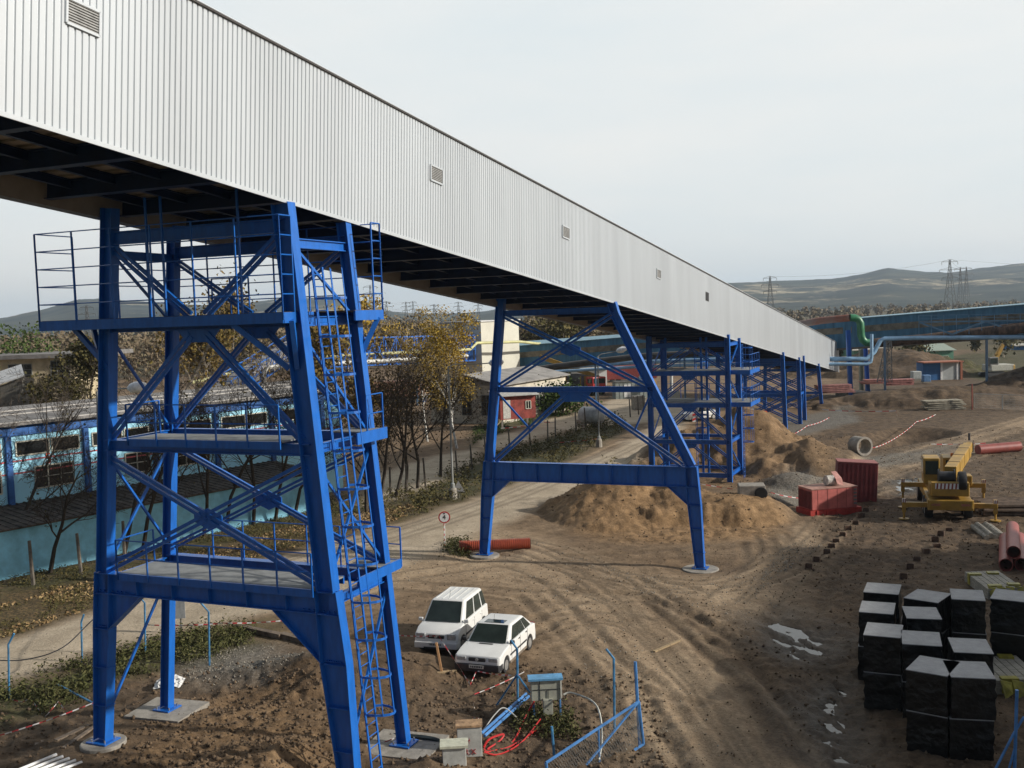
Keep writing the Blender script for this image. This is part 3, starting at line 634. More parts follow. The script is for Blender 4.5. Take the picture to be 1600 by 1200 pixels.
brace(T2, (E2(PL2, 12.85, .2), E2(PR2, 9.35, -.2)), (E2(PR2, 12.75, -.1), E2(PL2, 9.35, .2)),
      (TW(k2, m2_-.3, 0, 9.0), E2(PL2, 5.65, .3)), (TW(k2, m2_+.3, 0, 9.0), E2(PR2, 5.65, -.4)), w=.12, gap=.2)
brace(T2, (E2(PL2, 9.1, .1), TW(k2, -4.4, 0, 7.2)), (E2(PR2, 9.1, -.1), TW(k2, .9, 0, 7.3)), w=.1, single=True)
mb = MB(); gusset(mb, TW(k2, m2_, -.015, 9.1), 1.7, .5)
c = TW(k2, -2.2, -.015, 11.1); mb.prism([c+v*.5+ZV*.12, c+ZV*.32, c-v*.5+ZV*.12, c-v*.5-ZV*.12, c-ZV*.32, c+v*.5-ZV*.12], u*.03); mb.each('gusset', BLUE, T2)
# --- tower 3 (four legs, tall rectangular) ------------------------------------------
def tower_three():
    k, D = 57.85, 3.75
    T = thing('support_tower', 'blue four-legged tower with stacked braced levels in front of the brown spoil heap', 'tower', tuple(TW(k, -3, 2, .5)), 'steel towers under the conveyor gallery')
    L = [(t, s_) for t in (0, D) for s_ in (-5.6, 0.)]
    for t, s_ in L:
        mb = MB(); mb.ibeam(TW(k, s_, t, .3), TW(k, s_, t, gz(k+t)+.2), .36, .3, v); mb.build('leg', BLUE, T)
    for t, s_ in L: 
        mb = MB(); mb.box(TW(k, s_, t, .25), (1.0, 1.0, .5), -PSI); mb.build('footing', CONC, T)
    zs = (1.05, 3.4, 6.0, 8.25, gz(k)-.5)
    for t in (0, D):
        for z in zs:
            mb = MB(); mb.ibeam(TW(k, -5.6, t, z), TW(k, 0, t, z), .3 if t == 0 else .22, .2, ZV); mb.build('crossbeam', BLUE, T)
        for z0, z1 in zip(zs[:-1], zs[1:]):
            brace(T, (TW(k, -2.95, t, z1-.2), TW(k, -5.4, t, z0+.2)), (TW(k, -2.65, t, z1-.2), TW(k, -.2, t, z0+.2)), w=.1, gap=.15)
        mb = MB()
        for z in zs[1:-1]: gusset(mb, TW(k, -2.8, t-.015, z-.1), 1.1, .35)
        mb.each('gusset', BLUE, T)
    for s_ in (-5.6, 0):
        for z in zs:
            mb = MB(); mb.ibeam(TW(k, s_, 0, z), TW(k, s_, D, z), .24, .16, ZV); mb.build('side_beam', BLUE, T)
        for i, (z0, z1) in enumerate(zip(zs[:-1], zs[1:])):
            a = (0, D) if i % 2 else (D, 0); brace(T, (TW(k, s_, a[0], z0+.1), TW(k, s_, a[1], z1-.1)), w=.1, single=True)
    mb = MB()
    for s_ in (-4.9, -2.3, -1.9): mb.bar(TW(k, s_, D/2, .6), TW(k, s_, D/2, gz(k)), .14, .14, v)
    mb.each('hanger', BLUE, T)
    for z in zs[2:4]:
        mb = MB(); mb.prism([TW(k, -5.4, .2, z+.16), TW(k, 1.5, .2, z+.16), TW(k, 1.5, D-.2, z+.16), TW(k, -5.4, D-.2, z+.16)], ZV*.04); p_ = mb.build('platform', GRATE, T)
        mb = MB(); mb.bar(TW(k, 1.5, .1, z+.05), TW(k, 1.5, D, z+.05), .06, .3, ZV); mb.bar(TW(k, .1, .1, z+.05), TW(k, 1.5, .1, z+.05), .06, .3, ZV); mb.build('platform_edge', BLUE, p_)
        mb = MB(); rail_run(mb, [TW(k, -5.4, D, 0), TW(k, 0, D, 0)], z+.16, 1.1, 2, 1.2); rail_run(mb, [TW(k, .1, .1, 0), TW(k, 1.5, .1, 0), TW(k, 1.5, D, 0)], z+.16, 1.1, 2, 1.); mb.build('railing', BLUE, p_)
    ladder(T, TW(k, .75, 1.4, .7), TW(k, .75, 1.4, 10.2), v, u, 2.6)
    ladder(T, TW(k, -2.6, 1.4, .7), TW(k, -2.6, 1.4, 9.5), v, u, 2.6)
tower_three()
# --- the farther bents -----------------------------------------------------------------
def far_bent(k, zf, label, sR=.2, sL=-6.0, two=True):
    T = thing('support_tower', label, 'tower', tuple(TW(k, -3, 0, zf)), 'steel towers under the conveyor gallery')
    zt = gz(k)+.2; ts = (0, 3.2) if two else (0,)
    for t in ts:
        for s0, s1 in ((0, sR), (-5.8, sL)):
            mb = MB(); mb.ibeam(TW(k, s0, t, zt), TW(k, s1, t, zf), .36, .3, v); mb.build('leg', BLUE, T)
            mb = MB(); mb.box(TW(k, s1, t, zf-.12), (1.4, 1.2, .4), -PSI); mb.build('footing', CONC, T)
        zm = (zt+zf)/2-.2
        for z in (zt-.7, zm):
            mb = MB(); mb.ibeam(TW(k, -5.85, t, z), TW(k, .05, t, z), .28, .2, ZV); mb.build('crossbeam', BLUE, T)
        brace(T, (TW(k, -5.8, t, zt-.8), TW(k, 0, t, zm+.15)), (TW(k, 0, t, zt-.8), TW(k, -5.8, t, zm+.15)), (TW(k, -5.9, t, zm-.15), TW(k, .15, t, zf+.3)), (TW(k, .1, t, zm-.15), TW(k, -5.9, t, zf+.3)), w=.14, gap=.2)
    if two:
        for s_ in (-5.85, .05):
            brace(T, (TW(k, s_, 0, zt-.5), TW(k, s_, 3.2, zm)), (TW(k, s_, 3.2, zm), TW(k, s_, 0, zf+.4)), w=.12, single=True)
            mb = MB(); mb.ibeam(TW(k, s_, 0, zm), TW(k, s_, 3.2, zm), .2, .14, ZV); mb.build('side_beam', BLUE, T)
far_bent(81.6, 1.12, 'fourth blue tower from the camera, single braced frame on the grey gravel', two=False)
far_bent(91.5, .6, 'fifth blue tower from the camera, two cross-braced frames side by side', sR=.1)
far_bent(106.5, -.1, 'sixth and farthest blue frame, its foot kicked out, near the low end of the gallery', sR=.45, two=False)
FLAT += [((*TW(106.5, .45, 0, 0)[:2], -.15), 2.)] if False else []
# ------------------------------------------------------------------ surroundings
def onpl(px, py, P0, n):
    d = ray(px, py); P0 = np.array(P0, float); n = np.array(n, float); O = np.array([0, 0, CAMZ]); t = ((P0-O)@n)/(d@n); return O+d*t
def quads_mesh(name, P, size, m, parent=None, seed=1, up=.0, asp=1.0):
    r = np.random.RandomState(seed); n = len(P); a = r.normal(size=(n, 3)); a /= np.linalg.norm(a, axis=1)[:, None]
    b = r.normal(size=(n, 3)); b -= a*(a*b).sum(1)[:, None]; b /= np.linalg.norm(b, axis=1)[:, None]
    s = (size*(.6+.8*r.rand(n)))[:, None]/2; a = a*s*asp; b = b*s
    V = np.stack([P-a-b*.4, P+a*.1-b, P+a+b*.4, P-a*.1+b], 1).reshape(-1, 3)
    off = np.zeros(3)
    if parent is not None: off = np.array(parent.location)
    V = V-off
    me = bpy.data.meshes.new(name); me.vertices.add(len(V)); me.vertices.foreach_set('co', V.ravel().astype(np.float32))
    me.loops.add(4*n); me.loops.foreach_set('vertex_index', np.arange(4*n, dtype=np.int32)); me.polygons.add(n); me.polygons.foreach_set('loop_start', np.arange(0, 4*n, 4, dtype=np.int32))
    me.update(calc_edges=True); me.materials.append(m); o = bpy.data.objects.new(name, me); C.objects.link(o)
    if parent is not None: o.parent = parent
    return o
def leafmat(name, c1, c2, c3, sc_=.8):
    m = bpy.data.materials.new(name); m.use_nodes = True; t = m.node_tree; n = t.nodes; l = t.links; b = n['Principled BSDF']; b.inputs['Roughness'].default_value = .8
    b.inputs['Specular IOR Level'].default_value = .15
    g = n.new('ShaderNodeNewGeometry'); r = n.new('ShaderNodeValToRGB'); r.color_ramp.elements[0].color = (*c1, 1); r.color_ramp.elements[1].color = (*c3, 1); e = r.color_ramp.elements.new(.5); e.color = (*c2, 1)
    z = n.new('ShaderNodeTexNoise'); z.inputs['Scale'].default_value = sc_; tcn = n.new('ShaderNodeTexCoord'); l.new(tcn.outputs['Object'], z.inputs[0])
    k = n.new('ShaderNodeMath'); k.operation = 'MULTIPLY_ADD'; k.inputs[1].default_value = .45; l.new(g.outputs['Random Per Island'], k.inputs[0])
    k2 = n.new('ShaderNodeMath'); k2.operation = 'MULTIPLY'; k2.inputs[1].default_value = .6; l.new(z.outputs[0], k2.inputs[0]); l.new(k2.outputs[0], k.inputs[2])
    l.new(k.outputs[0], r.inputs[0]); l.new(r.outputs[0], b.inputs['Base Color']); return m
L_ORANGE = leafmat('orange_leaves', (.075, .045, .015), (.175, .115, .03), (.12, .12, .035), .35)
L_BIRCH = leafmat('yellow_leaves', (.15, .10, .02), (.36, .24, .035), (.26, .19, .045), .5)
L_OLIVE = leafmat('olive_leaves', (.03, .032, .012), (.09, .08, .03), (.16, .12, .045), .4)
L_DARK = leafmat('dark_brown_leaves', (.03, .022, .012), (.075, .055, .03), (.16, .11, .04), .4)
L_BROWN = leafmat('brown_twigs', (.12, .09, .06), (.20, .155, .10), (.15, .145, .07), .12)
L_GREEN = leafmat('green_leaves', (.018, .035, .01), (.05, .08, .02), (.10, .13, .035), .5)
BARK = mat('bark', (.055, .042, .03), .9, 0, .3, 6); PBARK = mat('pale_bark', (.26, .22, .17), .9, 0, .3, 4); WBARK = mat('birch_bark', (.55, .53, .48), .8, 0, .35, 5)
def grow(seed, h, lean=(0, 0), r0=.12, spread=.6, lev=4, nb=(5, 5, 4, 3), first=.25, multi=1, droop=.0):
    R = random.Random(seed); mb = MB(); tips = []
    def branch(p, d, L, r, lv):
        n = 4 if lv < 2 else 3; pts = [p]; rs = [r]; q = np.array(p, float); dd = np.array(d, float)
        for i in range(n):
            dd = nrm(dd+np.array([R.gauss(0, .16), R.gauss(0, .16), R.gauss(.06 if lv < 3 else 0, .12)-droop*lv*.12])); q = q+dd*L/n; pts.append(q); rs.append(max(.009, r*(1-.72*(i+1)/n)))
        mb.tube(pts, rs, 5 if lv == 0 else (4 if lv == 1 else 3), False)
        if lv >= lev-1:
            tips.append(pts[-1]); tips.append(pts[len(pts)//2]); return
        if lv >= lev-2: tips.append(pts[-1])
        k = nb[lv]
        for i in range(k):
            t = (first if lv == 0 else .2)+(1-(first if lv == 0 else .2))*(i+R.random()*.8)/k; t = min(t, .98); j = min(int(t*n), n-1); f = t*n-j
            base = pts[j]*(1-f)+pts[j+1]*f if j+1 < len(pts) else pts[-1]
            ax = nrm(pts[min(j+1, n)]-pts[j]); az = R.uniform(0, 2*pi); per = nrm(np.cross(ax, [cos(az), sin(az), .3])); e = R.uniform(.55, 1.05)*spread*1.5
            branch(base, nrm(ax+per*e), L*R.uniform(.42, .66)*(1.1-.45*t), rs[j]*.55, lv+1)
    for m_ in range(multi):
        a = R.uniform(0, 6.28); o = .25*(multi > 1); branch(np.array([cos(a)*o, sin(a)*o, 0]), nrm([lean[0]+cos(a)*.22*(multi > 1), lean[1]+sin(a)*.22*(multi > 1), 1]), h*R.uniform(.8, 1), r0, 0)
    return mb, tips
def tree(loc, name, label, seed, h, bark, leaf=None, nl=0, lsz=.16, cl=.35, group='trees in the background', cat='tree', **kw):
    T = thing(name, label, cat, (0, 0, 0), group); mb, tips = grow(seed, h, **kw); mb.build('trunk', bark, T)
    if leaf is not None and nl:
        r = np.random.RandomState(seed+5); t = np.array(tips); P = t[r.randint(len(t), size=nl)]+r.normal(size=(nl, 3))*cl*np.array([1, 1, .9]); P = P[P[:, 2] > h*.12]
        quads_mesh('crown', P, lsz, leaf, T, seed)
    T.location = loc; return T
def g3(px, py): 
    x, y = G(px, py, .9); z = hz(x, y); return (x, y, z-.05)
# hills
def make_hills():
    tab = np.array([(-900, 530), (-400, 520), (0, 498), (60, 486), (90, 478), (120, 469), (160, 467), (250, 474), (350, 478), (430, 468), (520, 465), (570, 472), (600, 487), (650, 491), (700, 491), (760, 487), (800, 478), (850, 468), (900, 462), (1000, 455), (1140, 443), (1300, 436), (1350, 428), (1385, 419), (1430, 424), (1480, 427), (1530, 420), (1600, 412), (1800, 395), (2100, 400), (2500, 430)], float)
    px = np.linspace(-900, 2500, 420); cy = np.interp(px, tab[:, 0], tab[:, 1]); n2 = 46; V = []
    for i, (a, b) in enumerate(zip(px, cy)):
        p = AT(a, b, 3300); 
        for j in range(n2):
            t = j/(n2-1.)
            if t <= .8:
                q = t/.8; Y = 1300+2000*q; sh = q*q*(3-2*q)*.72+.28*q
                X = p[0]/3300*Y*(1+0) ; z = .5+(p[2]-.5)*sh+ (fbm(np.array([X/260.]), np.array([Y/260.]), 4)[0]*26+fbm(np.array([X/60.]), np.array([Y/60.]), 3)[0]*5)*q*(1-q)*1.6+fbm(np.array([X/50.]), np.array([Y/50.]), 3)[0]*4*q
            else: Y = 3300+(t-.8)*3500; X = p[0]/3300*Y; z = p[2]*(1-(t-.8)*4.5)
            V.append((X, Y, z))
    F = [(i*n2+j, (i+1)*n2+j, (i+1)*n2+j+1, i*n2+j+1) for i in range(len(px)-1) for j in range(n2-1)]
    me = bpy.data.meshes.new('hills'); me.from_pydata(V, [], F); me.polygons.foreach_set('use_smooth', [True]*len(F))
    m = bpy.data.materials.new('hill_cover'); m.use_nodes = True; t = m.node_tree; n = t.nodes; l = t.links; b = n['Principled BSDF']; b.inputs['Roughness'].default_value = .95; b.inputs['Specular IOR Level'].default_value = .1
    tcn = n.new('ShaderNodeTexCoord')
    def nz_(s_, sc3, d=8): 
        k = n.new('ShaderNodeMapping'); k.inputs['Scale'].default_value = sc3; l.new(tcn.outputs['Object'], k.inputs[0]); z = n.new('ShaderNodeTexNoise'); z.inputs['Scale'].default_value = s_; z.inputs['Detail'].default_value = d; z.inputs['Roughness'].default_value = .72; l.new(k.outputs[0], z.inputs[0]); return z.outputs[0]
    def rp(src, c0, c1, a, b_): 
        r = n.new('ShaderNodeValToRGB'); r.color_ramp.elements[0].position = a; r.color_ramp.elements[1].position = b_; r.color_ramp.elements[0].color = (*c0, 1); r.color_ramp.elements[1].color = (*c1, 1); l.new(src, r.inputs[0]); return r.outputs[0]
    a = rp(nz_(.006, (1, 1, 3)), (.012, .022, .022), (.065, .07, .05), .40, .62); c = rp(nz_(.0022, (1, .6, 4)), (0, 0, 0), (1, 1, 1), .56, .63)
    k = n.new('ShaderNodeMixRGB'); l.new(c, k.inputs[0]); l.new(a, k.inputs[1]); d = rp(nz_(.02, (1, 1, 1)), (.08, .07, .04), (.60, .50, .34), .44, .58); l.new(d, k.inputs[2]); l.new(k.outputs[0], b.inputs['Base Color'])
    me.materials.append(m); o = bpy.data.objects.new('hills', me); C.objects.link(o); tag(o, kind='structure')
make_hills()
# woods that read as one mass
def woods(name, spans, m, seed, n_tree, dens, lsz):
    r = np.random.RandomState(seed); PP = []; mb = MB()
    for (x0, x1, Y0, Y1, h0, h1) in spans:
        for i in range(n_tree):
            Y = r.uniform(Y0, Y1); px = r.uniform(x0, x1); X = (px-800)/1645.*Y; h = r.uniform(h0, h1); rx = h*r.uniform(.2, .34)
            n = int(dens*r.uniform(.6, 1.2)); q = r.normal(size=(n, 3))*[rx*.55, rx*.55, h*.24]+[X, Y, .9+h*.6]; q = q[q[:, 2] < .9+h*1.05]; PP.append(q)
            mb.tube([(X, Y, .5), (X+r.normal()*.3, Y, h*.9)], [.14, .03], 3, False)
    o = quads_mesh(name, np.vstack(PP), lsz, m, None, seed); tag(o, kind='stuff'); o2 = mb.build('wood_trunks', PBARK); tag(o2, kind='stuff')
woods('distant_woodland', [(-160, 430, 210, 330, 7.5, 11), (380, 740, 230, 360, 8, 12.5)], L_BROWN, 11, 70, 420, .7)
woods('woodland', [(800, 1010, 175, 240, 8.5, 13.0)], L_BROWN, 12, 34, 700, .5)
woods('woodland', [(845, 905, 168, 190, 9.5, 12.0)], L_OLIVE, 14, 7, 800, .5)
woods('far_woodland', [(-300, 700, 400, 900, 6, 10), (1050, 1900, 400, 1200, 4, 8)], L_BROWN, 13, 420, 60, 1.5)
woods('scrub', [(1360, 1460, 190, 300, 5, 9), (1500, 1700, 200, 330, 3, 6), (1290, 1360, 190, 260, 4, 6)], L_OLIVE, 15, 22, 420, .5)
woods('shrubs', [(5, 70, 118, 125, 11.8, 12.6)], L_GREEN, 16, 6, 500, .3)
# individual trees, left and centre
tree(g3(330, 640), 'autumn_tree', 'broad orange-leaved tree behind the blue workshop, right of the rear tower legs', 21, 13.0, BARK, L_ORANGE, 9000, .34, .9, lev=4, spread=.75, first=.2, r0=.3)
tree((-32.2, 92, .9), 'autumn_tree', 'sparse tree with pale limbs and thin brown leaves, between the two left tower legs', 22, 15.5, PBARK, L_ORANGE, 1600, .26, .5, lev=5, spread=.62, first=.25, r0=.26)
tree((-38.5, 96, .9), 'autumn_tree', 'olive-green bushy tree beside the cream building', 23, 8.5, BARK, L_OLIVE, 4200, .26, .5, lev=4, spread=.5, first=.15, r0=.22)
tree((-20.5, 100, .9), 'autumn_tree', 'low olive and brown tree right behind the workshop roof', 24, 9.5, BARK, L_ORANGE, 4500, .32, .9, lev=4, spread=.8, first=.15, r0=.2)
tree((-16.7, 108, .9), 'autumn_tree', 'thin yellow-brown birch seen between the tower braces', 25, 12, PBARK, L_BIRCH, 1800, .25, .5, lev=4, spread=.5, first=.25, r0=.16)
tree(g3(714, 700), 'birch_tree', 'tall golden birch with a white trunk beside the street lamp', 31, 11.0, WBARK, L_BIRCH, 14000, .14, .30, lev=4, spread=.36, nb=(14, 6, 4, 3), first=.22, r0=.13, droop=.9)
tree(g3(668, 690), 'birch_tree', 'smaller yellowing birch left of the tall golden one', 32, 10.4, WBARK, L_BIRCH, 5000, .14, .30, lev=4, spread=.34, nb=(9, 5, 4, 3), first=.3, r0=.11, droop=.9)
tg = 'bare trees along the fence by the dirt road'
for i, (px, py, h, ln, hv) in enumerate(((592, 790, 7.4, .12, 1), (618, 775, 7.8, .05, 1), (634, 765, 7.2, .1, 1), (652, 760, 6.8, -.05, 1), (688, 742, 6.6, .0, 1), (572, 800, 6.5, -.1, 1))):
    tree(g3(px, py), 'bare_tree', 'dark nearly leafless tree of the clump left of the golden birch', 40+i, h*1.22, BARK, L_DARK, 1300, .12, .4, group='clump of bare trees left of the golden birch', lev=5, spread=.75, first=.22, r0=.13, lean=(ln, 0), nb=(7, 6, 5, 3))
lf = []
for i, (px, py, h, lx) in enumerate(((8, 884, 6.6, .28), (78, 893, 4.4, .25), (192, 872, 6.4, .12), (222, 866, 6.8, .14), (262, 856, 5.6, .3), (318, 838, 6.2, .1), (352, 828, 6.4, .18), (396, 818, 6.0, -.05), (430, 812, 6.4, .3), (460, 805, 6.0, .1), (-60, 905, 6.5, .1))):
    tree(g3(px, py), 'bare_tree', 'dark leafless tree leaning over the pale blue wall', 60+i, h*1.45, BARK, L_OLIVE, 60, .12, .3, group='leafless trees in front of the pale blue wall', lev=5, spread=.62, first=.3, r0=.12, lean=(lx, -.05), nb=(7, 6, 5, 5))
tree((-1.5, 104, .9), 'bush', 'green bush at the corner of the grey-roofed workshop', 81, 1.0, BARK, L_GREEN, 10, .2, cat='bush', lev=3) if False else None
b_ = thing('bush', 'leafy green bush at the right corner of the low grey-roofed building', 'bush', g3(876, 648)); rr = np.random.RandomState(5)
mbq, tp = grow(91, 3.2, lev=3, multi=5, first=.1, spread=.8, r0=.04); mbq.v = [(a+b_.location[0], b+b_.location[1], c+b_.location[2]) for a, b, c in mbq.v]; mbq.build('stem', BARK, b_)
quads_mesh('foliage', np.array(b_.location)+rr.normal(size=(2600, 3))*[1.4, 1.4, .8]+[0, 0, 1.9], .3, L_GREEN, b_, 4)
# ------------------------------------------------------------------ blue workshop with lean-to (left)
W0 = np.array([*G(0, 905), 0.]); W1 = np.array([*G(485, 797), 0.]); dw = nrm(W1-W0); nw = np.array([-dw[1], dw[0], 0]); LW = np.linalg.norm(W1-W0)
def WP(a, b, z): q = W0+dw*a+nw*b; return np.array([q[0], q[1], z])
B1 = thing('workshop', 'pale blue workshop with dark blue pilasters, red stripes and a lean-to behind the tower', 'building', tuple(WP(5, 4, .9)))
AZ = mat('azure_wall', (.27, .62, .80), .85, 0, .14, 1.5, .1, 30); AZ2 = mat('bright_azure_wall', (.40, .78, .97), .8, 0, .05, .6); NAVY = mat('navy_trim', (.03, .12, .36), .7, 0, .2, 2)
ROOFG = mat('grey_roof_felt', (.20, .19, .18), .9, 0, .25, 1.2, .2, 10, streak=(1, 3, 1)); ROOFD = mat('dark_lean_roof', (.085, .07, .058), .95, 0, .4, 1.5, .3, 12)
mb = MB(); mb.prism([WP(-14, 0, .5), WP(LW+.5, 0, .5), WP(LW+.5, 0, 3.25), WP(-14, 0, 3.25)], nw*.25); mb.build('yard_wall', AZ, B1)
mb = MB(); mb.prism([WP(-14.2, -.28, 3.22), WP(LW+.8, -.28, 3.22), WP(LW+.8, 4.4, 3.62), WP(-14.2, 4.4, 3.62)], ZV*.09)
for i in range(80): 
    a = -14.2+i*(LW+15)/80; mb.bar(WP(a, -.28, 3.33), WP(a, 4.4, 3.73), .11, .04, ZV)
mb.build('lean_to_roof', ROOFD, B1)
FB = 4.4; EV = 7.85; LF = LW+7
mb = MB(); mb.prism([WP(-14, FB, .8), WP(LF, FB, .8), WP(LF, FB, EV), WP(-14, FB, EV)], nw*11); mb.build('wall', AZ2, B1)
mb = MB(); mb.prism([WP(-14, FB-.12, EV-.5), WP(LF, FB-.12, EV-.5), WP(LF, FB-.12, EV+.05), WP(-14, FB-.12, EV+.05)], nw*.11); mb.build('fascia', NAVY, B1)
mb = MB(); mb.prism([WP(-14.3, FB-.45, EV+.06), WP(LF+.3, FB-.45, EV+.06), WP(LF+.3, FB+5.5, EV+.55), WP(-14.3, FB+5.5, EV+.55)], ZV*.14)
mb.prism([WP(-14.3, FB+5.5, EV+.55), WP(LF+.3, FB+5.5, EV+.55), WP(LF+.3, FB+11.4, EV+.06), WP(-14.3, FB+11.4, EV+.06)], ZV*.14); mb.build('roof', ROOFG, B1)
mb = MB()
for q in (0.0, 2.6, 3.9): mb.bar(WP(-14.3, FB-.3+q, EV+.24+q*.085), WP(LF+.3, FB-.3+q, EV+.24+q*.085), .08, .06, ZV)
mb.build('roof_strip', mat('pale_strip', (.45, .43, .40), .7), B1)
pq = [onpl(x, y, WP(0, FB, 0), nw) for x, y in ((11, 700), (133, 700))]; aP = [(p-W0)@dw for p in pq]; bay = aP[1]-aP[0]
mb = MB(); a = aP[0]-bay*3
while a < LF: mb.bar(WP(a, FB-.12, 3.7), WP(a, FB-.12, EV-.51), .3, .2, nw); a += bay
mb.each('pilaster', NAVY, B1)
mb = MB()
for z in (5.98, 5.32): mb.bar(WP(-14, FB-.02, z), WP(LF, FB-.02, z), .03, .07, ZV)
mb.each('stripe', mat('red_stripe', (.55, .12, .13), .8), B1)
GLASS = mat('dark_glass', (.02, .022, .022), .12, 0, .3, 1); CREAM = mat('cream_frame', (.62, .6, .5), .7)
def window(parent, P, w_, h_, du, nn, mull=1, rows=1, glass=GLASS, frame=CREAM, fr=.07, name='window'):
    """P lower left corner, du unit along, nn outward"""
    P = np.array(P, float); du = np.array(du, float); nn = np.array(nn, float); mb = MB()
    for a, b in ((P, P+du*w_), (P+ZV*h_, P+du*w_+ZV*h_), (P, P+ZV*h_), (P+du*w_, P+du*w_+ZV*h_)): mb.bar(a+nn*.03, b+nn*.03, .08, fr, du if abs((b-a)[2]) > .1 else ZV)
    for i in range(1, mull+1): mb.bar(P+du*w_*i/(mull+1)+nn*.03, P+du*w_*i/(mull+1)+ZV*h_+nn*.03, .06, fr*.8, du)
    for i in range(1, rows): mb.bar(P+ZV*h_*i/rows+nn*.03, P+du*w_+ZV*h_*i/rows+nn*.03, .05, fr*.5, ZV)
    o = mb.build(name, frame, parent); mb = MB(); mb.prism([P-nn*.02+nn*.03, P+du*w_+nn*.01, P+du*w_+ZV*h_+nn*.01, P+ZV*h_+nn*.01], nn*-.02); mb.build('pane', glass, o); return o
a = aP[0]-bay*2; i = 0
while a+bay < LF:
    window(B1, WP(a+.45, FB, 6.25), bay*.42, .75, dw, -nw, 0); window(B1, WP(a+.6+bay*.42, FB, 6.25), bay*.36, .75, dw, -nw, 0)
    window(B1, WP(a+bay*(.32 if i % 2 == 0 else .55), FB, 4.35), bay*(.5 if i % 2 == 0 else .35), 1.2, dw, -nw, 1+(i % 2 == 0), 2); a += bay; i += 1
def text_obj(s, name, m, parent, P, du, up_, size, ext=.01, align='CENTER'):
    cu = bpy.data.curves.new(name, 'FONT'); cu.body = s; cu.size = size; cu.extrude = ext; cu.align_x = align; cu.align_y = 'CENTER'
    tmp = bpy.data.objects.new('tmp_text', cu); C.objects.link(tmp); dg = bpy.context.evaluated_depsgraph_get(); dg.update(); me = bpy.data.meshes.new_from_object(tmp.evaluated_get(dg)); bpy.data.objects.remove(tmp); bpy.data.curves.remove(cu)
    du = Vector(nrm(du)); up_ = Vector(nrm(up_)); nn = du.cross(up_); off = Vector((0, 0, 0))
    if parent is not None:
        r = parent
        while r.parent is not None: r = r.parent
        off = Vector(r.location)
    M_ = Matrix.Identity(4)
    for i_ in range(3): M_[i_][0] = du[i_]; M_[i_][1] = up_[i_]; M_[i_][2] = nn[i_]; M_[i_][3] = P[i_]-off[i_]
    me.transform(M_); me.materials.clear(); me.materials.append(m); o = bpy.data.objects.new(name, me); C.objects.link(o); o.parent = parent; return o
p5 = onpl(75, 717, WP(0, FB, 0), nw); text_obj('5', 'numeral', mat('red_orange_paint', (.75, .10, .05), .6), B1, p5-nw*.04, dw, ZV, .85)
# cream building far left
Yc = 112.; CB = thing('cream_building', 'flat-roofed cream plaster building with broken windows at the far left', 'building', (-50, Yc, .9))
def XZ(px, py, Y=Yc): p = AT(px, py, Y); return p[0], p[2]
PLAS = mat('cream_plaster', (.50, .42, .27), .9, 0, .22, .8, .1, 8); x1_ = XZ(118, 600)[0]; z1_ = XZ(60, 560)[1]
mb = MB(); mb.box(((x1_-64)/2-32+32-.0, Yc+5, (z1_+.5)/2), (x1_+64, 10, z1_-.5)) if False else mb.prism([(-75, Yc, .5), (x1_, Yc, .5), (x1_, Yc, z1_), (-75, Yc, z1_)], (0, 10, 0)); mb.build('wall', PLAS, CB)
mb = MB(); mb.prism([(-75.5, Yc-.7, z1_), (x1_+2.5, Yc-.7, z1_), (x1_+2.5, Yc-.7, z1_+.45), (-75.5, Yc-.7, z1_+.45)], (0, 11.5, 0)); mb.build('roof', ROOFG, CB)
for (a, b, c, d) in ((13, 570, 51, 594), (79, 564, 110, 595)):
    X0, Z1 = XZ(a, b); X1, Z0 = XZ(c, d); window(CB, (X0, Yc, Z0), X1-X0, Z1-Z0, (1, 0, 0), (0, -1, 0), 2, 3, frame=mat('grey_frame', (.2, .21, .2), .8))
SH = thing('shed', 'small plank shed with a pale sloping roof in front of the cream building', 'shed', (-48, 96, .9))
p = [AT(-40, 622, 96), AT(0, 612, 96), AT(44, 587, 96), AT(48, 590, 96)]; q0 = AT(-60, 612, 96); q1 = AT(46, 587, 96)
mb = MB(); mb.prism([(q0[0], 95, q0[2]-.6), (q1[0], 95, q1[2]), (q1[0]-1.6, 98, q1[2]+.9), (q0[0]-1.6, 98, q0[2]+.3)], (0, 0, .12)); mb.build('roof', mat('pale_sheet', (.62, .62, .6), .6), SH)
mb = MB(); mb.prism([(q0[0], 95.3, 4), (q1[0]-.4, 95.3, 4), (q1[0]-.4, 95.3, q1[2]-.15), (q0[0], 95.3, q0[2]-.75)], (0, 2.4, 0)); mb.build('wall', mat('grey_planks', (.14, .13, .11), .9, 0, .4, 8, streak=(6, 1, .3)), SH)
# ------------------------------------------------------------------ centre background
YW = 150.
TB = thing('transfer_house', 'tall cream and grey clad transfer house where the blue conveyors meet', 'building', (-6, YW, .9))
pa, pb, pc = AT(751, 503, YW), AT(684, 503, YW+4), AT(810, 500, YW+5)
zt_ = pa[2]; poly = [(pa[0], pa[1]), (pb[0], pb[1]), (pb[0]+(pc[0]-pa[0]), pb[1]+5), (pc[0], pc[1])]
mb = MB(); mb.prism([(x, y, .5) for x, y in poly], (0, 0, zt_-.5)); mb.build('wall', mat('cream_cladding', (.62, .6, .50), .6, 0, .06, .6), TB)
mb = MB(); cx_ = np.mean(poly, 0); mb.prism([(cx_[0]+(x-cx_[0])*1.05, cx_[1]+(y-cx_[1])*1.05, zt_) for x, y in poly], (0, 0, .18)); mb.build('roof', mat('pale_sheet', (.62,)*3), TB)
mb = MB(); mb.tube([AT(688, 506, YW+3.3), AT(688, 560, YW+3.3)], .09, 6); mb.build('downpipe', NAVY, TB)
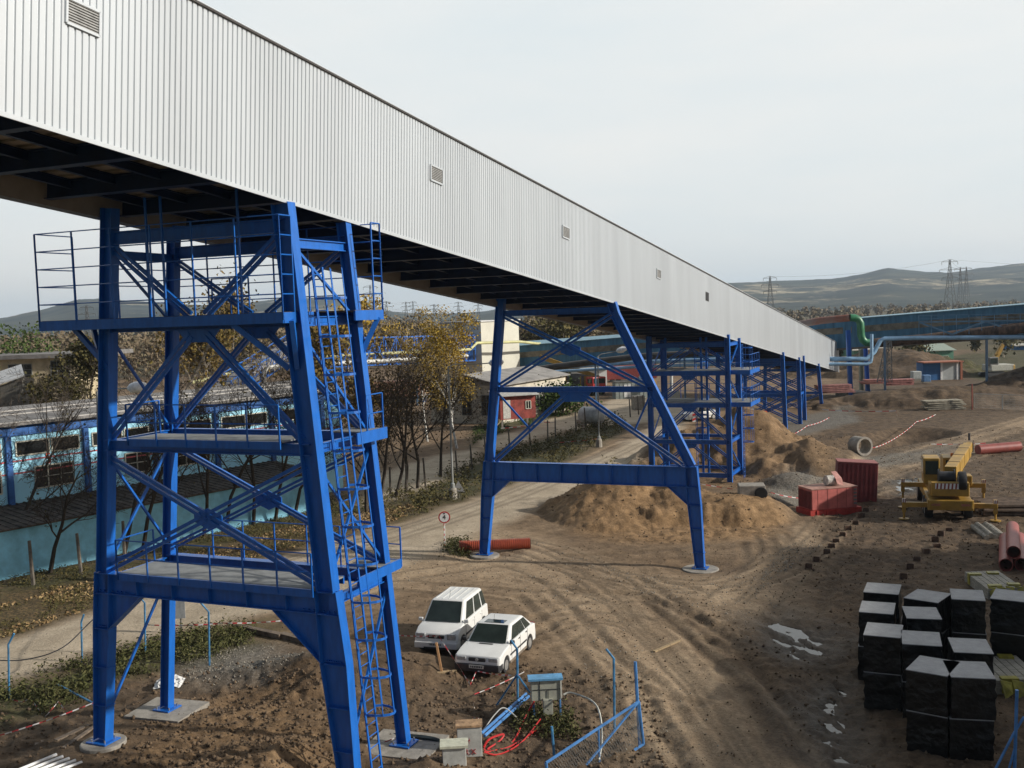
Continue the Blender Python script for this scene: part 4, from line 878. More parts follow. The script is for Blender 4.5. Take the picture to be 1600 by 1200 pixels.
# low grey-roofed workshop
c0 = np.array([*G(784, 664), 0]); c1 = np.array([*G(885, 641), 0]); dg_ = nrm(c1-c0); ng = np.array([dg_[1], -dg_[0], 0]); Lg = np.linalg.norm(c1-c0); dgl = -ng
LB = thing('workshop', 'low cream workshop under a shallow grey felt gable roof, seen through the second bent', 'building', tuple(c0+ZV*.9))
zE = 5.15
def LP(a, b, z): q = c0+dg_*a+dgl*b; return np.array([q[0], q[1], z])
mb = MB(); mb.prism([LP(0, 0, .4), LP(Lg, 0, .4), LP(Lg, 0, zE), LP(0, 0, zE)], dgl*9); mb.build('wall', mat('plaster', (.55, .50, .40), .9, 0, .2, .7), LB)
mb = MB(); mb.prism([LP(-.5, -.5, zE), LP(Lg+.4, -.5, zE), LP(Lg+.4, 4.5, zE+1.15), LP(-.5, 4.5, zE+1.15)], ZV*.12); mb.prism([LP(-.5, 4.5, zE+1.15), LP(Lg+.4, 4.5, zE+1.15), LP(Lg+.4, 9.5, zE), LP(-.5, 9.5, zE)], ZV*.12)
mb.prism([LP(-.02, 0, zE), LP(-.02, 9, zE), LP(-.02, 4.5, zE+1.1)], dg_*.02); mb.build('roof', mat('grey_felt', (.27, .255, .235), .9, 0, .2, .8), LB)
for i in range(5): window(LB, LP(5.2+i*2.5, 0, 2.0), 1.9, 2.2, dg_, ng, 2, 3, frame=mat('white_frame', (.6, .58, .5), .8))
for i in range(3): window(LB, LP(0, 1.2+i*2.5, 1.9), 1.2, 2.2, dgl, -dg_, 1, 3, frame=mat('grey_frame', (.2, .21, .2), .8))
# red site cabin
cb0 = np.array([*G(783, 673), 0]); cb1 = np.array([*G(838, 669), 0])
RC = thing('site_cabin', 'rusty red site cabin with a lean-to sheet roof and wooden steps', 'cabin', tuple(cb0+ZV*.9)); GRY0 = mat('grey_timber_post', (.2, .18, .15), .9); RED = mat('rust_red_paint', (.30, .055, .04), .7, 0, .3, 2)
e1 = nrm(cb1-cb0); en = np.array([e1[1], -e1[0], 0]); Lc = np.linalg.norm(cb1-cb0)
Q = lambda a, b, z: cb0+e1*a-en*b+ZV*z
mb = MB(); mb.prism([Q(0, 0, 2.0), Q(Lc, 0, 2.0), Q(Lc, 0, 4.4), Q(0, 0, 4.4)], -en*2.4); mb.build('wall', RED, RC); mb = MB()
for q_ in (.2, Lc-.2): mb.bar(Q(q_, .2, .7), Q(q_, .2, 2.0), .2, .2, e1); mb.bar(Q(q_, 2.2, .7), Q(q_, 2.2, 2.0), .2, .2, e1)
mb.each('leg', GRY0, RC)
mb = MB(); mb.prism([Q(-.4, -.5, 4.42), Q(Lc+.3, -.5, 4.42), Q(Lc+.3, 2.7, 4.8), Q(-.4, 2.7, 4.8)], ZV*.08); mb.build('roof', mat('sheet_roof', (.42, .40, .37), .7, 0, .2, 3), RC)
window(RC, Q(Lc*.72, 0, 3.0), .55, .8, e1, en, 1, 1); mb = MB(); mb.prism([Q(.3, -.02, 2.1), Q(1.1, -.02, 2.1), Q(1.1, -.02, 4.0), Q(.3, -.02, 4.0)], -en*.01); mb.build('door', mat('white_door', (.6, .58, .52), .8), RC)
mb = MB()
for i in range(4): mb.bar(Q(-.2-i*.3, -.3, 1.95-i*.3), Q(-.2-i*.3, .7, 1.95-i*.3), .28, .05, e1)
mb.bar(Q(0, -.3, 2.0), Q(-1.6, -.3, .5), .06, .1, ZV); mb.build('steps', mat('raw_wood', (.42, .32, .19), .85), RC)
# blue truss conveyor going left from the transfer house
def truss(T, A, B, hgt, wid, n, m, r=.09):
    A = np.array(A, float); B = np.array(B, float); d = (B-A)/n; s_ = nrm(np.cross(d, ZV))*wid/2; mb = MB()
    for g in (-1, 1):
        for z in (0, hgt): mb.bar(A+s_*g+ZV*z, B+s_*g+ZV*z, r*1.6, r*1.6, ZV)
        mb.bar(A+s_*g+ZV*hgt*.45, B+s_*g+ZV*hgt*.45, r, r, ZV)
        for i in range(n+1):
            mb.bar(A+d*i+s_*g, A+d*i+s_*g+ZV*hgt, r, r, d)
            if i < n: mb.bar(A+d*i+s_*g+ZV*(0 if i % 2 else hgt), A+d*(i+1)+s_*g+ZV*(hgt if i % 2 else 0), r, r, ZV)
    for i in range(n+1):
        for z in (0, hgt): mb.bar(A+d*i-s_+ZV*z, A+d*i+s_+ZV*z, r, r, ZV)
    mb.build('truss', m, T)
a_ = np.array(AT(733, 563, YW+1)); b_2 = np.array(AT(470, 575, 132)); TR = thing('truss_conveyor', 'open blue truss conveyor bridge running left from the transfer house', 'conveyor', tuple(b_2))
truss(TR, a_, b_2, 3.6, 2.8, 16, BLUE, .10)
mb = MB(); mb.bar(a_+ZV*.7, b_2+ZV*.7, 1.4, .25, ZV); mb.build('belt', DARK, TR)
mb = MB(); mb.prism([a_+np.array([-3.2, 1.2, 0]), a_+np.array([.6, 1.2, 0]), a_+np.array([.6, 1.2, 3.7]), a_+np.array([-1.3, 1.2, 4.6]), a_+np.array([-3.2, 1.2, 3.7])], (0, -2.6, 0)); mb.build('gate_frame', NAVY, TR)
for t in (.3, .75): 
    q = a_*(1-t)+b_2*t; mb = MB(); mb.bar(q, (q[0], q[1], .6), .4, .4, (1, 0, 0)); mb.build('leg', BLUE, TR)
IC = thing('sloping_conveyor', 'inclined blue-railed conveyor with a grey corrugated cover going down to the left', 'conveyor', AT(360, 600, 118)); a_, b_3 = np.array(AT(470, 545, 130)), np.array(AT(345, 625, 112)); truss(IC, a_, b_3, 2.0, 2.6, 12, BLUE, .07); mb = MB(); mb.bar(a_+ZV*.8, b_3+ZV*.8, 2.3, 1.2, ZV); mb.build('cover', mat('dull_sheet', (.30, .29, .28), .7, 0, .3, 2), IC)
# pipelines
YEL = mat('yellow_pipe_paint', (.55, .53, .26), .6, 0, .15, 1); GRY = mat('grey_pipe_lagging', (.48, .48, .45), .5, .2, .15, 1); DKP = mat('dark_lagging', (.05, .048, .045), .6, 0, .3, 1); SKY = mat('sky_blue_pipe', (.26, .44, .62), .55, 0, .15, 1)
def pipeline(name, label, pts, r, m, posts=(), kw=None):
    P = [np.array(AT(*p)) for p in pts]; T = thing(name, label, 'pipe', tuple(P[0])); mb = MB(); mb.tube(P, r, 8); smooth_angle(mb.build('pipe', m, T), 50)
    mb = MB(); 
    for i in posts:
        q = P[i] if isinstance(i, int) else P[int(i)]*(1-i % 1)+P[int(i)+1]*(i % 1); mb.bar(q-ZV*r, (q[0], q[1], .4), .22, .22, (1, 0, 0))
    if mb.v: mb.each('support', mat('support_blue_grey', (.12, .2, .3), .7), T)
    return T
pipeline('pipeline', 'pale yellow overhead pipe crossing in front of the transfer house', [(300, 598, 118), (395, 575, 124), (432, 562, 130), (560, 554, 138), (735, 546, 143), (745, 536, 146), (812, 534, 151), (850, 538, 156)], .2, YEL, (1, 2.5, 3.5))
pipeline('pipeline', 'white lagged pipe with a right-angle bend left of the tower ladder', [(413, 640, 118), (412, 582, 118), (420, 574, 118), (450, 571, 121), (560, 566, 130), (730, 556, 142)], .28, GRY, (4,))
pipeline('pipeline', 'thick dark lagged pipe slung under the old blue conveyor gallery', [(742, 588, 138), (800, 583, 137), (860, 574, 136), (930, 565, 134), (1000, 557, 132), (1140, 549, 129)], .42, DKP, (1, 3, 4.5))
pipeline('pipeline', 'upper sky-blue pipe of the pair on the low rack behind the third tower', [(846, 576, 148), (930, 570, 146), (1000, 566, 142), (1150, 561, 136), (1310, 561, 128), (1354, 561, 128), (1366, 550, 128), (1375, 533, 128), (1382, 529, 128), (1440, 528, 127), (1700, 526, 122)], .28, SKY, (1, 2, 3.5, 8, 9.4))
pipeline('pipeline', 'lower sky-blue pipe of the pair, rising vertically at its right end', [(780, 584, 149), (860, 581, 146), (1000, 573, 142), (1150, 569, 136), (1310, 569, 127), (1354, 569, 127), (1361, 565, 127), (1362, 558, 127), (1362, 522, 127)], .2, SKY, (1, 3))
pipeline('pipeline', 'thin white pipe dropping behind the third tower', [(1180, 559, 140), (1050, 571, 140), (1049, 575, 140), (1049, 630, 140)], .22, GRY)
# old blue gallery
OG = thing('old_conveyor_gallery', 'old weathered blue covered conveyor bridge climbing to the right behind the new gallery', 'conveyor', AT(1340, 541, 134)); OBL = mat('faded_blue_cladding', (.07, .21, .33), .65, 0, .22, .6, streak=(3, 3, .4)); OTAN = mat('tan_window_band', (.25, .22, .16), .8, 0, .35, .8); ORF = mat('pale_blue_roof', (.22, .38, .46), .5, 0, .12, .8)
g0 = np.array(AT(782, 543, 158)); g1 = np.array(AT(1340, 498, 134)); dgx = (g1-g0); g2 = g0+dgx*1.75; g2[2] = g1[2]+(g2-g1)[0]*.066
g0 = g0-dgx*.0; hh_ = 3.6; nrmx = nrm(np.cross(nrm(dgx), ZV)); nrmx = nrmx if nrmx[1] < 0 else -nrmx
SP = [g0, g1, g2]
for s0_, s1_ in ((0, 1), (1, 2)):
    a, b = SP[s0_], SP[s1_]
    mb = MB(); mb.prism([a-ZV*hh_, b-ZV*hh_, b, a], -nrmx*3.2); mb.build('wall', OBL, OG)
    mb = MB(); rg_ = .6 if s0_ == 0 else .12; rb_ = .12; mb.prism([a+nrmx*.3, b+nrmx*.3, b-nrmx*1.6+ZV*rb_, a-nrmx*1.6+ZV*rg_], ZV*.08); mb.prism([a-nrmx*1.6+ZV*rg_, b-nrmx*1.6+ZV*rb_, b-nrmx*3.5, a-nrmx*3.5], ZV*.08); mb.build('roof', ORF, OG)
    mb = MB(); c_, d_ = a+(b-a)*(.02 if s0_ == 0 else .02), a+(b-a)*(.965 if s0_ == 0 else 1); mb.prism([c_-ZV*1.75+nrmx*.02, d_-ZV*1.75+nrmx*.02, d_-ZV*.95+nrmx*.02, c_-ZV*.95+nrmx*.02], nrmx*.05); mb.build('window_band', OTAN, OG)
    mb = MB()
    for i in range(34):
        q = a+(b-a)*(i+.5)/34; mb.bar(q-ZV*1.75+nrmx*.09, q-ZV*.95+nrmx*.09, .05, .08, nrm(b-a))
    mb.each('mullion', OTAN, OG)
    mb = MB(); mb.prism([a-ZV*(hh_+.25)+nrmx*.15, b-ZV*(hh_+.25)+nrmx*.15, b-ZV*hh_+nrmx*.15, a-ZV*hh_+nrmx*.15], -nrmx*3.5); mb.build('underside', mat('under_tan', (.2, .17, .13), .8), OG)
q = g1+(g2-g1)*.0
for (px, py, Y, top) in ((1327.5, 628, 130.0, 516), (1354, 612, 139, 540)):
    b_4 = AT(px+2, py, Y); t_4 = AT(px-2.5, top, Y); mb = MB(); mb.ibeam(b_4, t_4, .5, .42, (1, 0, 0)); mb.build('leg', BLUE, OG)
mb = MB(); mb.ibeam(AT(1346, 612, 141), AT(1345, 545, 141), .5, .4, (1, 0, 0)); mb.build('leg', mat('grey_green_steel', (.25, .27, .22), .7), OG)
mb = MB(); p_ = AT(1337, 627, 131.5); mb.box((p_[0], p_[1]+1, p_[2]), (2.6, 3.5, 2.4), .4); mb.build('footing', CONC, OG)
BP = thing('dust_pipe', 'thick rusty brown pipe with a green elbow hung along the old blue bridge', 'pipe', AT(1345, 520, 129))
mb = MB(); mb.tube([AT(1362, 536, 129.5), AT(1440, 530, 128), AT(1600, 512, 124), AT(1760, 493, 120)], [.55, .6, .68, .75], 14); smooth_angle(mb.build('pipe', mat('rusty_pipe', (.10, .062, .042), .8, 0, .5, .8, streak=(3, 3, 1)), BP))
mb = MB(); mb.tube([AT(1328, 496.5, 129.5), AT(1335, 496.5, 129.5), AT(1341, 499, 129.5), AT(1344.5, 505, 129.5), AT(1345, 514, 129.5), AT(1345.5, 524, 129.5), AT(1348, 531, 129.5), AT(1353, 535, 129.5), AT(1363, 536, 129.5)], .46, 14); smooth_angle(mb.build('elbow', mat('green_pipe_paint', (.025, .17, .07), .4, 0, .2, 1), BP), 60)
mb = MB(); mb.tube([AT(1225, 511, 134), AT(1282, 501, 131.5), AT(1328, 496.5, 129.6)], .44, 12); smooth_angle(mb.build('pipe', mat('rust_and_grey', (.30, .28, .25), .8, 0, .3, .25, col2=(.26, .07, .03)), BP))
# blue pipe truss at the right
p0_, p1_ = np.array(AT(1436, 528, 127))+ZV*.4, np.array(AT(1760, 525, 121))+ZV*.4; TQ = thing('pipe_bridge', 'light blue truss carrying the sky-blue pipe at the right edge', 'bridge', tuple(p0_)); LBL = mat('dusty_blue_steel', (.12, .25, .38), .7, 0, .2, 1)
d_ = (p1_-p0_); mb = MB(); mb.bar(p0_+ZV*1.5, p1_+ZV*1.6, .16, .16, ZV)
for i in range(6):
    a, b = p0_+d_*i/6, p0_+d_*(i+1)/6; z = ZV*1.5; mb.bar(a+(z if i % 2 == 0 else 0), b+(0 if i % 2 == 0 else z), .2, .2, ZV)
mb.build('truss', LBL, TQ); mb = MB()
for i in range(16): a = p0_+d_*i/16; mb.bar(a, a+ZV*2.3, .06, .06, (1, 0, 0))
mb.bar(p0_+ZV*2.3, p1_+ZV*2.4, .06, .06, ZV); mb.bar(p0_+ZV*1.9, p1_+ZV*2.0, .05, .05, ZV); mb.build('handrail', LBL, TQ)
# pylons
def pylon(px, ty, Y, wd=3.2, arms=3, label='lattice pylon', m=None):
    t = AT(px, ty, Y); H_ = t[2]-.9; T = thing('pylon', label, 'pylon', (t[0], t[1], .9), 'electricity pylons on the plain'); mb = MB(); r = .00012*Y+.05; x, y = t[0], t[1]; ns = 9
    def cr_(f): w_ = wd*(1-f)**1.2+.5; z = .9+H_*f; return [np.array([x+a*w_/2, y+b*w_/2, z]) for a, b in ((-1, -1), (1, -1), (1, 1), (-1, 1))]
    for i in range(ns):
        A, B = cr_(i/ns), cr_((i+1)/ns)
        for j in range(4): mb.bar(A[j], B[j], r*1.5, r*1.5, (1, 0, 0)); mb.bar(A[j], B[(j+1) % 4], r, r, (1, 0, 0)); mb.bar(A[j], A[(j+1) % 4], r, r, ZV)
    mb.build('mast', m, T); mb = MB()
    for i in range(arms):
        f = .97-.13*i; z = .9+H_*f; w_ = H_*(.13 if i != 1 else .17)
        mb.bar((x-w_, y, z), (x+w_, y, z), r*1.6, r*1.6, ZV); mb.bar((x-w_, y, z), (x, y, z+H_*.04), r, r, ZV); mb.bar((x+w_, y, z), (x, y, z+H_*.04), r, r, ZV)
        for g in (-1, 1): mb.bar((x+g*w_, y, z), (x+g*w_, y, z-H_*.05), r*1.3, r*1.3, (1, 0, 0))
    mb.each('crossarm', m, T, 5); return T, [(x-H_*.15, y, .9+H_*.8), (x+H_*.15, y, .9+H_*.8), (x, y, .9+H_)]
PYM = mat('pylon_steel', (.16, .165, .165), .6, .3, .1, 1)
pyl = []
for i, (px, ty, Y, wd, lb) in enumerate(((1203, 432, 520, 4.5, 'tall lattice pylon just above the low end of the silver gallery'), (1484, 406, 520, 6, 'tallest dense lattice pylon in front of the hill at the right'), (1500.5, 418, 900, 5, 'slim distant pylon right beside the tallest one'), (1510, 417.5, 900, 5, 'slim distant pylon, rightmost on the skyline of the hill'),
    (570, 462, 700, 4, 'grey pylon just right of the nearest tower railing'), (578, 446, 620, 4, 'taller pylon right of the nearest tower platform'), (593, 474, 800, 4, 'short pylon near the left end of the skyline row'), (603.5, 471, 700, 4, 'pylon with two wide arms left of the transfer house'), (634, 472, 800, 4.5, 'pylon of the middle pair in the skyline row'), (645, 471, 950, 4.5, 'fainter pylon of the middle pair in the skyline row'), (655, 483, 480, 3.5, 'dark low switchyard pylon in the skyline row'), (678, 476, 640, 4, 'pylon just left of the transfer house roof'), (716, 472, 800, 4, 'pylon above the flat roof of the transfer house'), (747, 471, 900, 4, 'pale pylon above the right side of the transfer house'), (135, 478, 420, 3.5, 'lone pylon standing before the hill at the far left'))):
    T, e = pylon(px, ty, Y, wd, 3, lb, PYM); pyl.append((px, e))
PL = thing('power_line', 'thin power cables strung between the pylons', 'power line', pyl[1][1][2]); mbw = MB()
order = [((0, 1)), ((1, 3)), ((5, 7)), ((7, 9)), ((9, 11)), ((11, 13)), ((4, 8)), ((8, 12))]
for a, b in order:
    for j in range(3):
        A = np.array(pyl[a][1][j]); B = np.array(pyl[b][1][j]); mbw.tube([A*(1-t)+B*t-ZV*4*4*t*(1-t)*.6 for t in np.linspace(0, 1, 9)], .05, 3, False)
for j in range(3):
    A = np.array(pyl[1][1][j]); B = A+np.array([260., 60, -14]); mbw.tube([A*(1-t)+B*t-ZV*9*t*(1-t) for t in np.linspace(0, 1, 9)], .05, 3, False)
mbw.each('cable', PYM, PL)
# ------------------------------------------------------------------ vehicles
CARW = mat('white_car_paint', (.74, .74, .71), .25, 0, .03, 3); CGL = mat('car_glass', (.03, .042, .038), .04, 0, .2, 2); PLAST = mat('dark_plastic', (.03, .03, .032), .6); LAMP = mat('lamp_glass', (.45, .46, .46), .12, .2, .2, 8); RIM = mat('wheel_rim', (.35, .34, .32), .5, .5, .2, 8); MUDP = mat('muddy_sill', (.20, .16, .12), .9, 0, .3, 5)
YP = mat('yellow_machine_paint', (.36, .21, .03), .5, 0, .2, 1.5); GREYM = mat('grey_machine', (.16, .16, .15), .6, .2, .2, 3)
def wheel(T, c, r, w_, ax=(0, 1, 0)):
    a = np.array(ax, float); mb = MB(); mb.lathe(np.array(c)-a*w_/2, [(r*.62, 0), (r*.93, 0), (r, w_*.2), (r, w_*.8), (r*.93, w_), (r*.62, w_)], 24, a); o = smooth_angle(mb.build('wheel', RUBBER, T), 40)
    mb = MB(); mb.lathe(np.array(c)-a*(w_/2+.004), [(r*.60, 0), (r*.60, .02), (r*.2, .03), (r*.2, .05)], 16, a); mb.lathe(np.array(c)+a*(w_/2-.02), [(r*.60, 0), (r*.60, .024), (r*.15, .03)], 16, a); mb.build('rim', RIM, o)
def car(name, label, sil, wb, cab, H, W, rw, front, extra):
    """sil: lower side silhouette without arches (x,z) from rear bottom clockwise; cab: belt xs / roof xs"""
    T = thing(name, label, 'car', (0, 0, 0)); hw = W/2
    bot = []
    for cx in (-wb/2, wb/2):
        for i in range(9): t = pi-pi*i/8; bot.append((cx+(rw+.06)*cos(t), .26+(rw+.05)*sin(t)*1.0))
    poly = [(sil[0][0], sil[0][1])]+bot+[(sil[-1][0], sil[-1][1])]+[q for q in reversed(sil[1:-1])]
    mb = MB(); ys = [(-hw, .975), (-hw+.07, 1), (hw-.07, 1), (hw, .975)]; n = len(poly)
    cxm = sum(p[0] for p in sil)/len(sil)
    for y, s_ in ys: mb.v += [(p[0]*s_, y, .5+(p[1]-.5)*(s_ if p[1] > .5 else 1)) for p in poly]
    mb.f += [(k*n+i, k*n+(i+1) % n, (k+1)*n+(i+1) % n, (k+1)*n+i) for k in range(3) for i in range(n)]+[tuple(reversed(range(n))), tuple(3*n+i for i in range(n))]
    o = mb.build('body', CARW, T); bevel(smooth_angle(o, 30), .03, 3)
    (bx0, bx1, bz0, bz1), (rx0, rx1, rz) = cab; ins = .13; bw = hw-.05; rwid = hw-.05-ins
    P = [(bx0, -bw, bz0), (bx1, -bw, bz1), (bx1, bw, bz1), (bx0, bw, bz0), (rx0, -rwid, rz-.03), (rx1, -rwid, rz), (rx1, rwid, rz), (rx0, rwid, rz-.03)]
    mb = MB(); mb.hexa(P); o = mb.build('cabin', CARW, T); bevel(smooth_angle(o, 30), .09, 4); P = [np.array(p) for p in P]
    def pane(q, m0, m1, m2, m3, name_, out):      # q corners bl br tr tl; margins left,right,bottom,top as fractions
        bl, br, tr, tl = q; L = lambda a, b, t: a+(b-a)*t
        lo_l, lo_r = L(bl, br, m0), L(bl, br, 1-m1); hi_l, hi_r = L(tl, tr, m0), L(tl, tr, 1-m1)
        A, B, D, E_ = L(lo_l, hi_l, m2), L(lo_r, hi_r, m2), L(lo_r, hi_r, 1-m3), L(lo_l, hi_l, 1-m3); out = np.array(out, float)
        mb = MB(); mb.prism([A+out*.006, B+out*.006, D+out*.006, E_+out*.006], out*.012); return mb.build(name_, CGL, T)
    nf = nrm(np.cross(P[2]-P[1], P[5]-P[1])); nf = nf if nf[0] > 0 else -nf
    pane((P[1], P[2], P[6], P[5]), .06, .06, .04, .08, 'windscreen', nf)
    nb_ = nrm(np.cross(P[3]-P[0], P[4]-P[0])); nb_ = nb_ if nb_[0] < 0 else -nb_; pane((P[0], P[3], P[7], P[4]), .1, .1, .15, .12, 'rear_window', nb_)
    for y, (a, b, c_, d_) in ((-1, (P[0], P[1], P[5], P[4])), (1, (P[3], P[2], P[6], P[7]))):
        nn = nrm(np.cross(b-a, d_-a)); nn = nn if nn[1]*y > 0 else -nn
        for m0, m1 in extra['side']: pane((a, b, c_, d_), m0, m1, .08, .14, 'side_window', nn)
        for x in extra['seams']: mb = MB(); mb.box((x, y*(hw+.001), .62), (.012, .012, .55)); mb.build('door_seam', PLAST, T)
        for x in extra['seams'][1:]: mb = MB(); mb.box((x+.12, y*(hw+.01), .82), (.13, .03, .03)); mb.build('door_handle', PLAST if extra.get('dark') else CARW, T)
        mb = MB(); mb.box((0, y*(hw+.006), .52), (wb-.75, .02, .06)); mb.build('side_strip', PLAST, T)
        mb = MB(); mb.box((0, y*(hw-.012), .27), (wb-.72, .03, .1)); mb.build('sill', MUDP, T)
        mb = MB(); mb.box((bx1-.12, y*(hw+.06), bz1+.06), (.09, .18, .13)); bevel(mb.build('mirror', PLAST if extra.get('dark') else CARW, T), .03)
        for cx in (-wb/2, wb/2): wheel(T, (cx, y*(hw-.10), rw), rw, .18, (0, 1, 0))
    xf = front['x']; bump = PLAST if extra.get('dark') else CARW
    mb = MB(); mb.box((xf+.03, 0, .36), (.16, W-.02, .24)); mb.box((xf-.12, -hw+.06, .36), (.3, .14, .24)); mb.box((xf-.12, hw-.06, .36), (.3, .14, .24)); bevel(mb.build('front_bumper', bump, T), .04, 3)
    mb = MB(); mb.box((-xf-.03, 0, .36), (.16, W-.04, .26)); bevel(mb.build('rear_bumper', bump, T), .04, 3)
    for y in (-1, 1):
        mb = MB(); mb.box((xf-.02, y*(hw-.24), front['lz']), (.12, .34, front['lh'])); bevel(mb.build('headlight', LAMP, T), .03)
        mb = MB(); mb.box((-xf-.0, y*(hw-.14), .74), (.06, .2, .24)); mb.build('tail_light', mat('red_lens', (.3, .01, .01), .2), T)
    mb = MB(); mb.box((xf+.0, 0, front['lz']-.01), (.1, .62, front['gh'])); bevel(mb.build('grille', PLAST, T), .03)
    mb = MB(); mb.lathe((xf+.05, 0, front['lz']), [(.055, 0), (.055, .012)], 14, (1, 0, 0)); mb.build('round_badge', LAMP, T)
    mb = MB(); mb.box((xf+.115, 0, .40), (.012, .52, .11)); o = mb.build('number_plate', mat('plate_white', (.6, .6, .56), .5), T)
    mb = MB()
    for i in range(7): mb.box((xf+.123, -.19+i*.063, .40), (.004, .035, .065))
    mb.build('plate_characters', PLAST, o)
    mb = MB(); mb.box((xf+.105, 0, .27), (.02, .9, .07)); mb.build('air_intake', PLAST, T)
    mb = MB(); mb.box((0, 0, .2), (wb+.3, W-.3, .1)); mb.build('underbody', PLAST, T)
    for y in (-.3, .25): mb = MB(); mb.bar((bx1-.05, y, bz1+.015), (bx1-.22, y+.42, bz1+.15), .015, .015, ZV); mb.build('wiper', PLAST, T)
    if extra.get('sunroof'): mb = MB(); mb.box((.0, 0, H-.005), (.36, .72, .02)); mb.build('sunroof', CGL, T)
    if extra.get('vent'): mb = MB(); mb.box((.98, 0, .885), (.05, .5, .012)); mb.build('bonnet_vent', PLAST, T)
    if extra.get('roof_rib'):
        mb = MB()
        for y in (-.5, -.25, 0, .25, .5): mb.box((-.5, y, H+.002), (1.6, .03, .012))
        mb.each('roof_rib', CARW, T)
    mb = MB(); mb.tube([(.2, 0, H), (.1, 0, H+.28)], .006, 4); mb.build('antenna', PLAST, T)
    return T
def place_car(T, pf, pr, wb, hw):
    f = np.array(g3(*pf)); r = np.array(g3(*pr)); d = nrm((f-r)*[1, 1, 0]); left = np.array([-d[1], d[0], 0]); c_ = (f+r)/2-left*hw   # visible wheels are on the car's left side
    z = hz(c_[0], c_[1]); T.location = (c_[0], c_[1], z+.0); T.rotation_euler = (0, 0, atan2(d[1], d[0]))
van = car('minivan', 'tall white minivan parked left of the white hatchback', [(-1.72, .25), (-1.76, .55), (-1.70, .96), (-1.2, .99), (.85, .99), (1.40, .90), (1.68, .74), (1.76, .45), (1.74, .22)], 2.36,
          ((-1.70, 1.02, .94, .96), (-1.52, .38, 1.64)), 1.64, 1.64, .29, dict(x=1.70, lz=.66, lh=.22, gh=.13), dict(side=[(.04, .82), (.23, .49), (.56, .12)], seams=[.82, -.12, -.98], roof_rib=True))
place_car(van, (719, 1021), (754, 988), 2.36, .72)
fav = car('hatchback', 'low white hatchback with black bumpers and a sunroof, right of the minivan', [(-1.86, .25), (-1.90, .5), (-1.86, .84), (-1.2, .90), (.72, .90), (1.40, .82), (1.82, .72), (1.90, .5), (1.86, .22)], 2.45,
          ((-1.72, .90, .86, .88), (-1.02, .22, 1.38)), 1.38, 1.62, .29, dict(x=1.84, lz=.62, lh=.15, gh=.13), dict(side=[(.10, .70), (.33, .42), (.60, .12)], seams=[.70, -.2, -.95], dark=True, sunroof=True, vent=True))
place_car(fav, (791, 1049), (822, 1019), 2.45, .71)
for T in (van, fav):
    pass
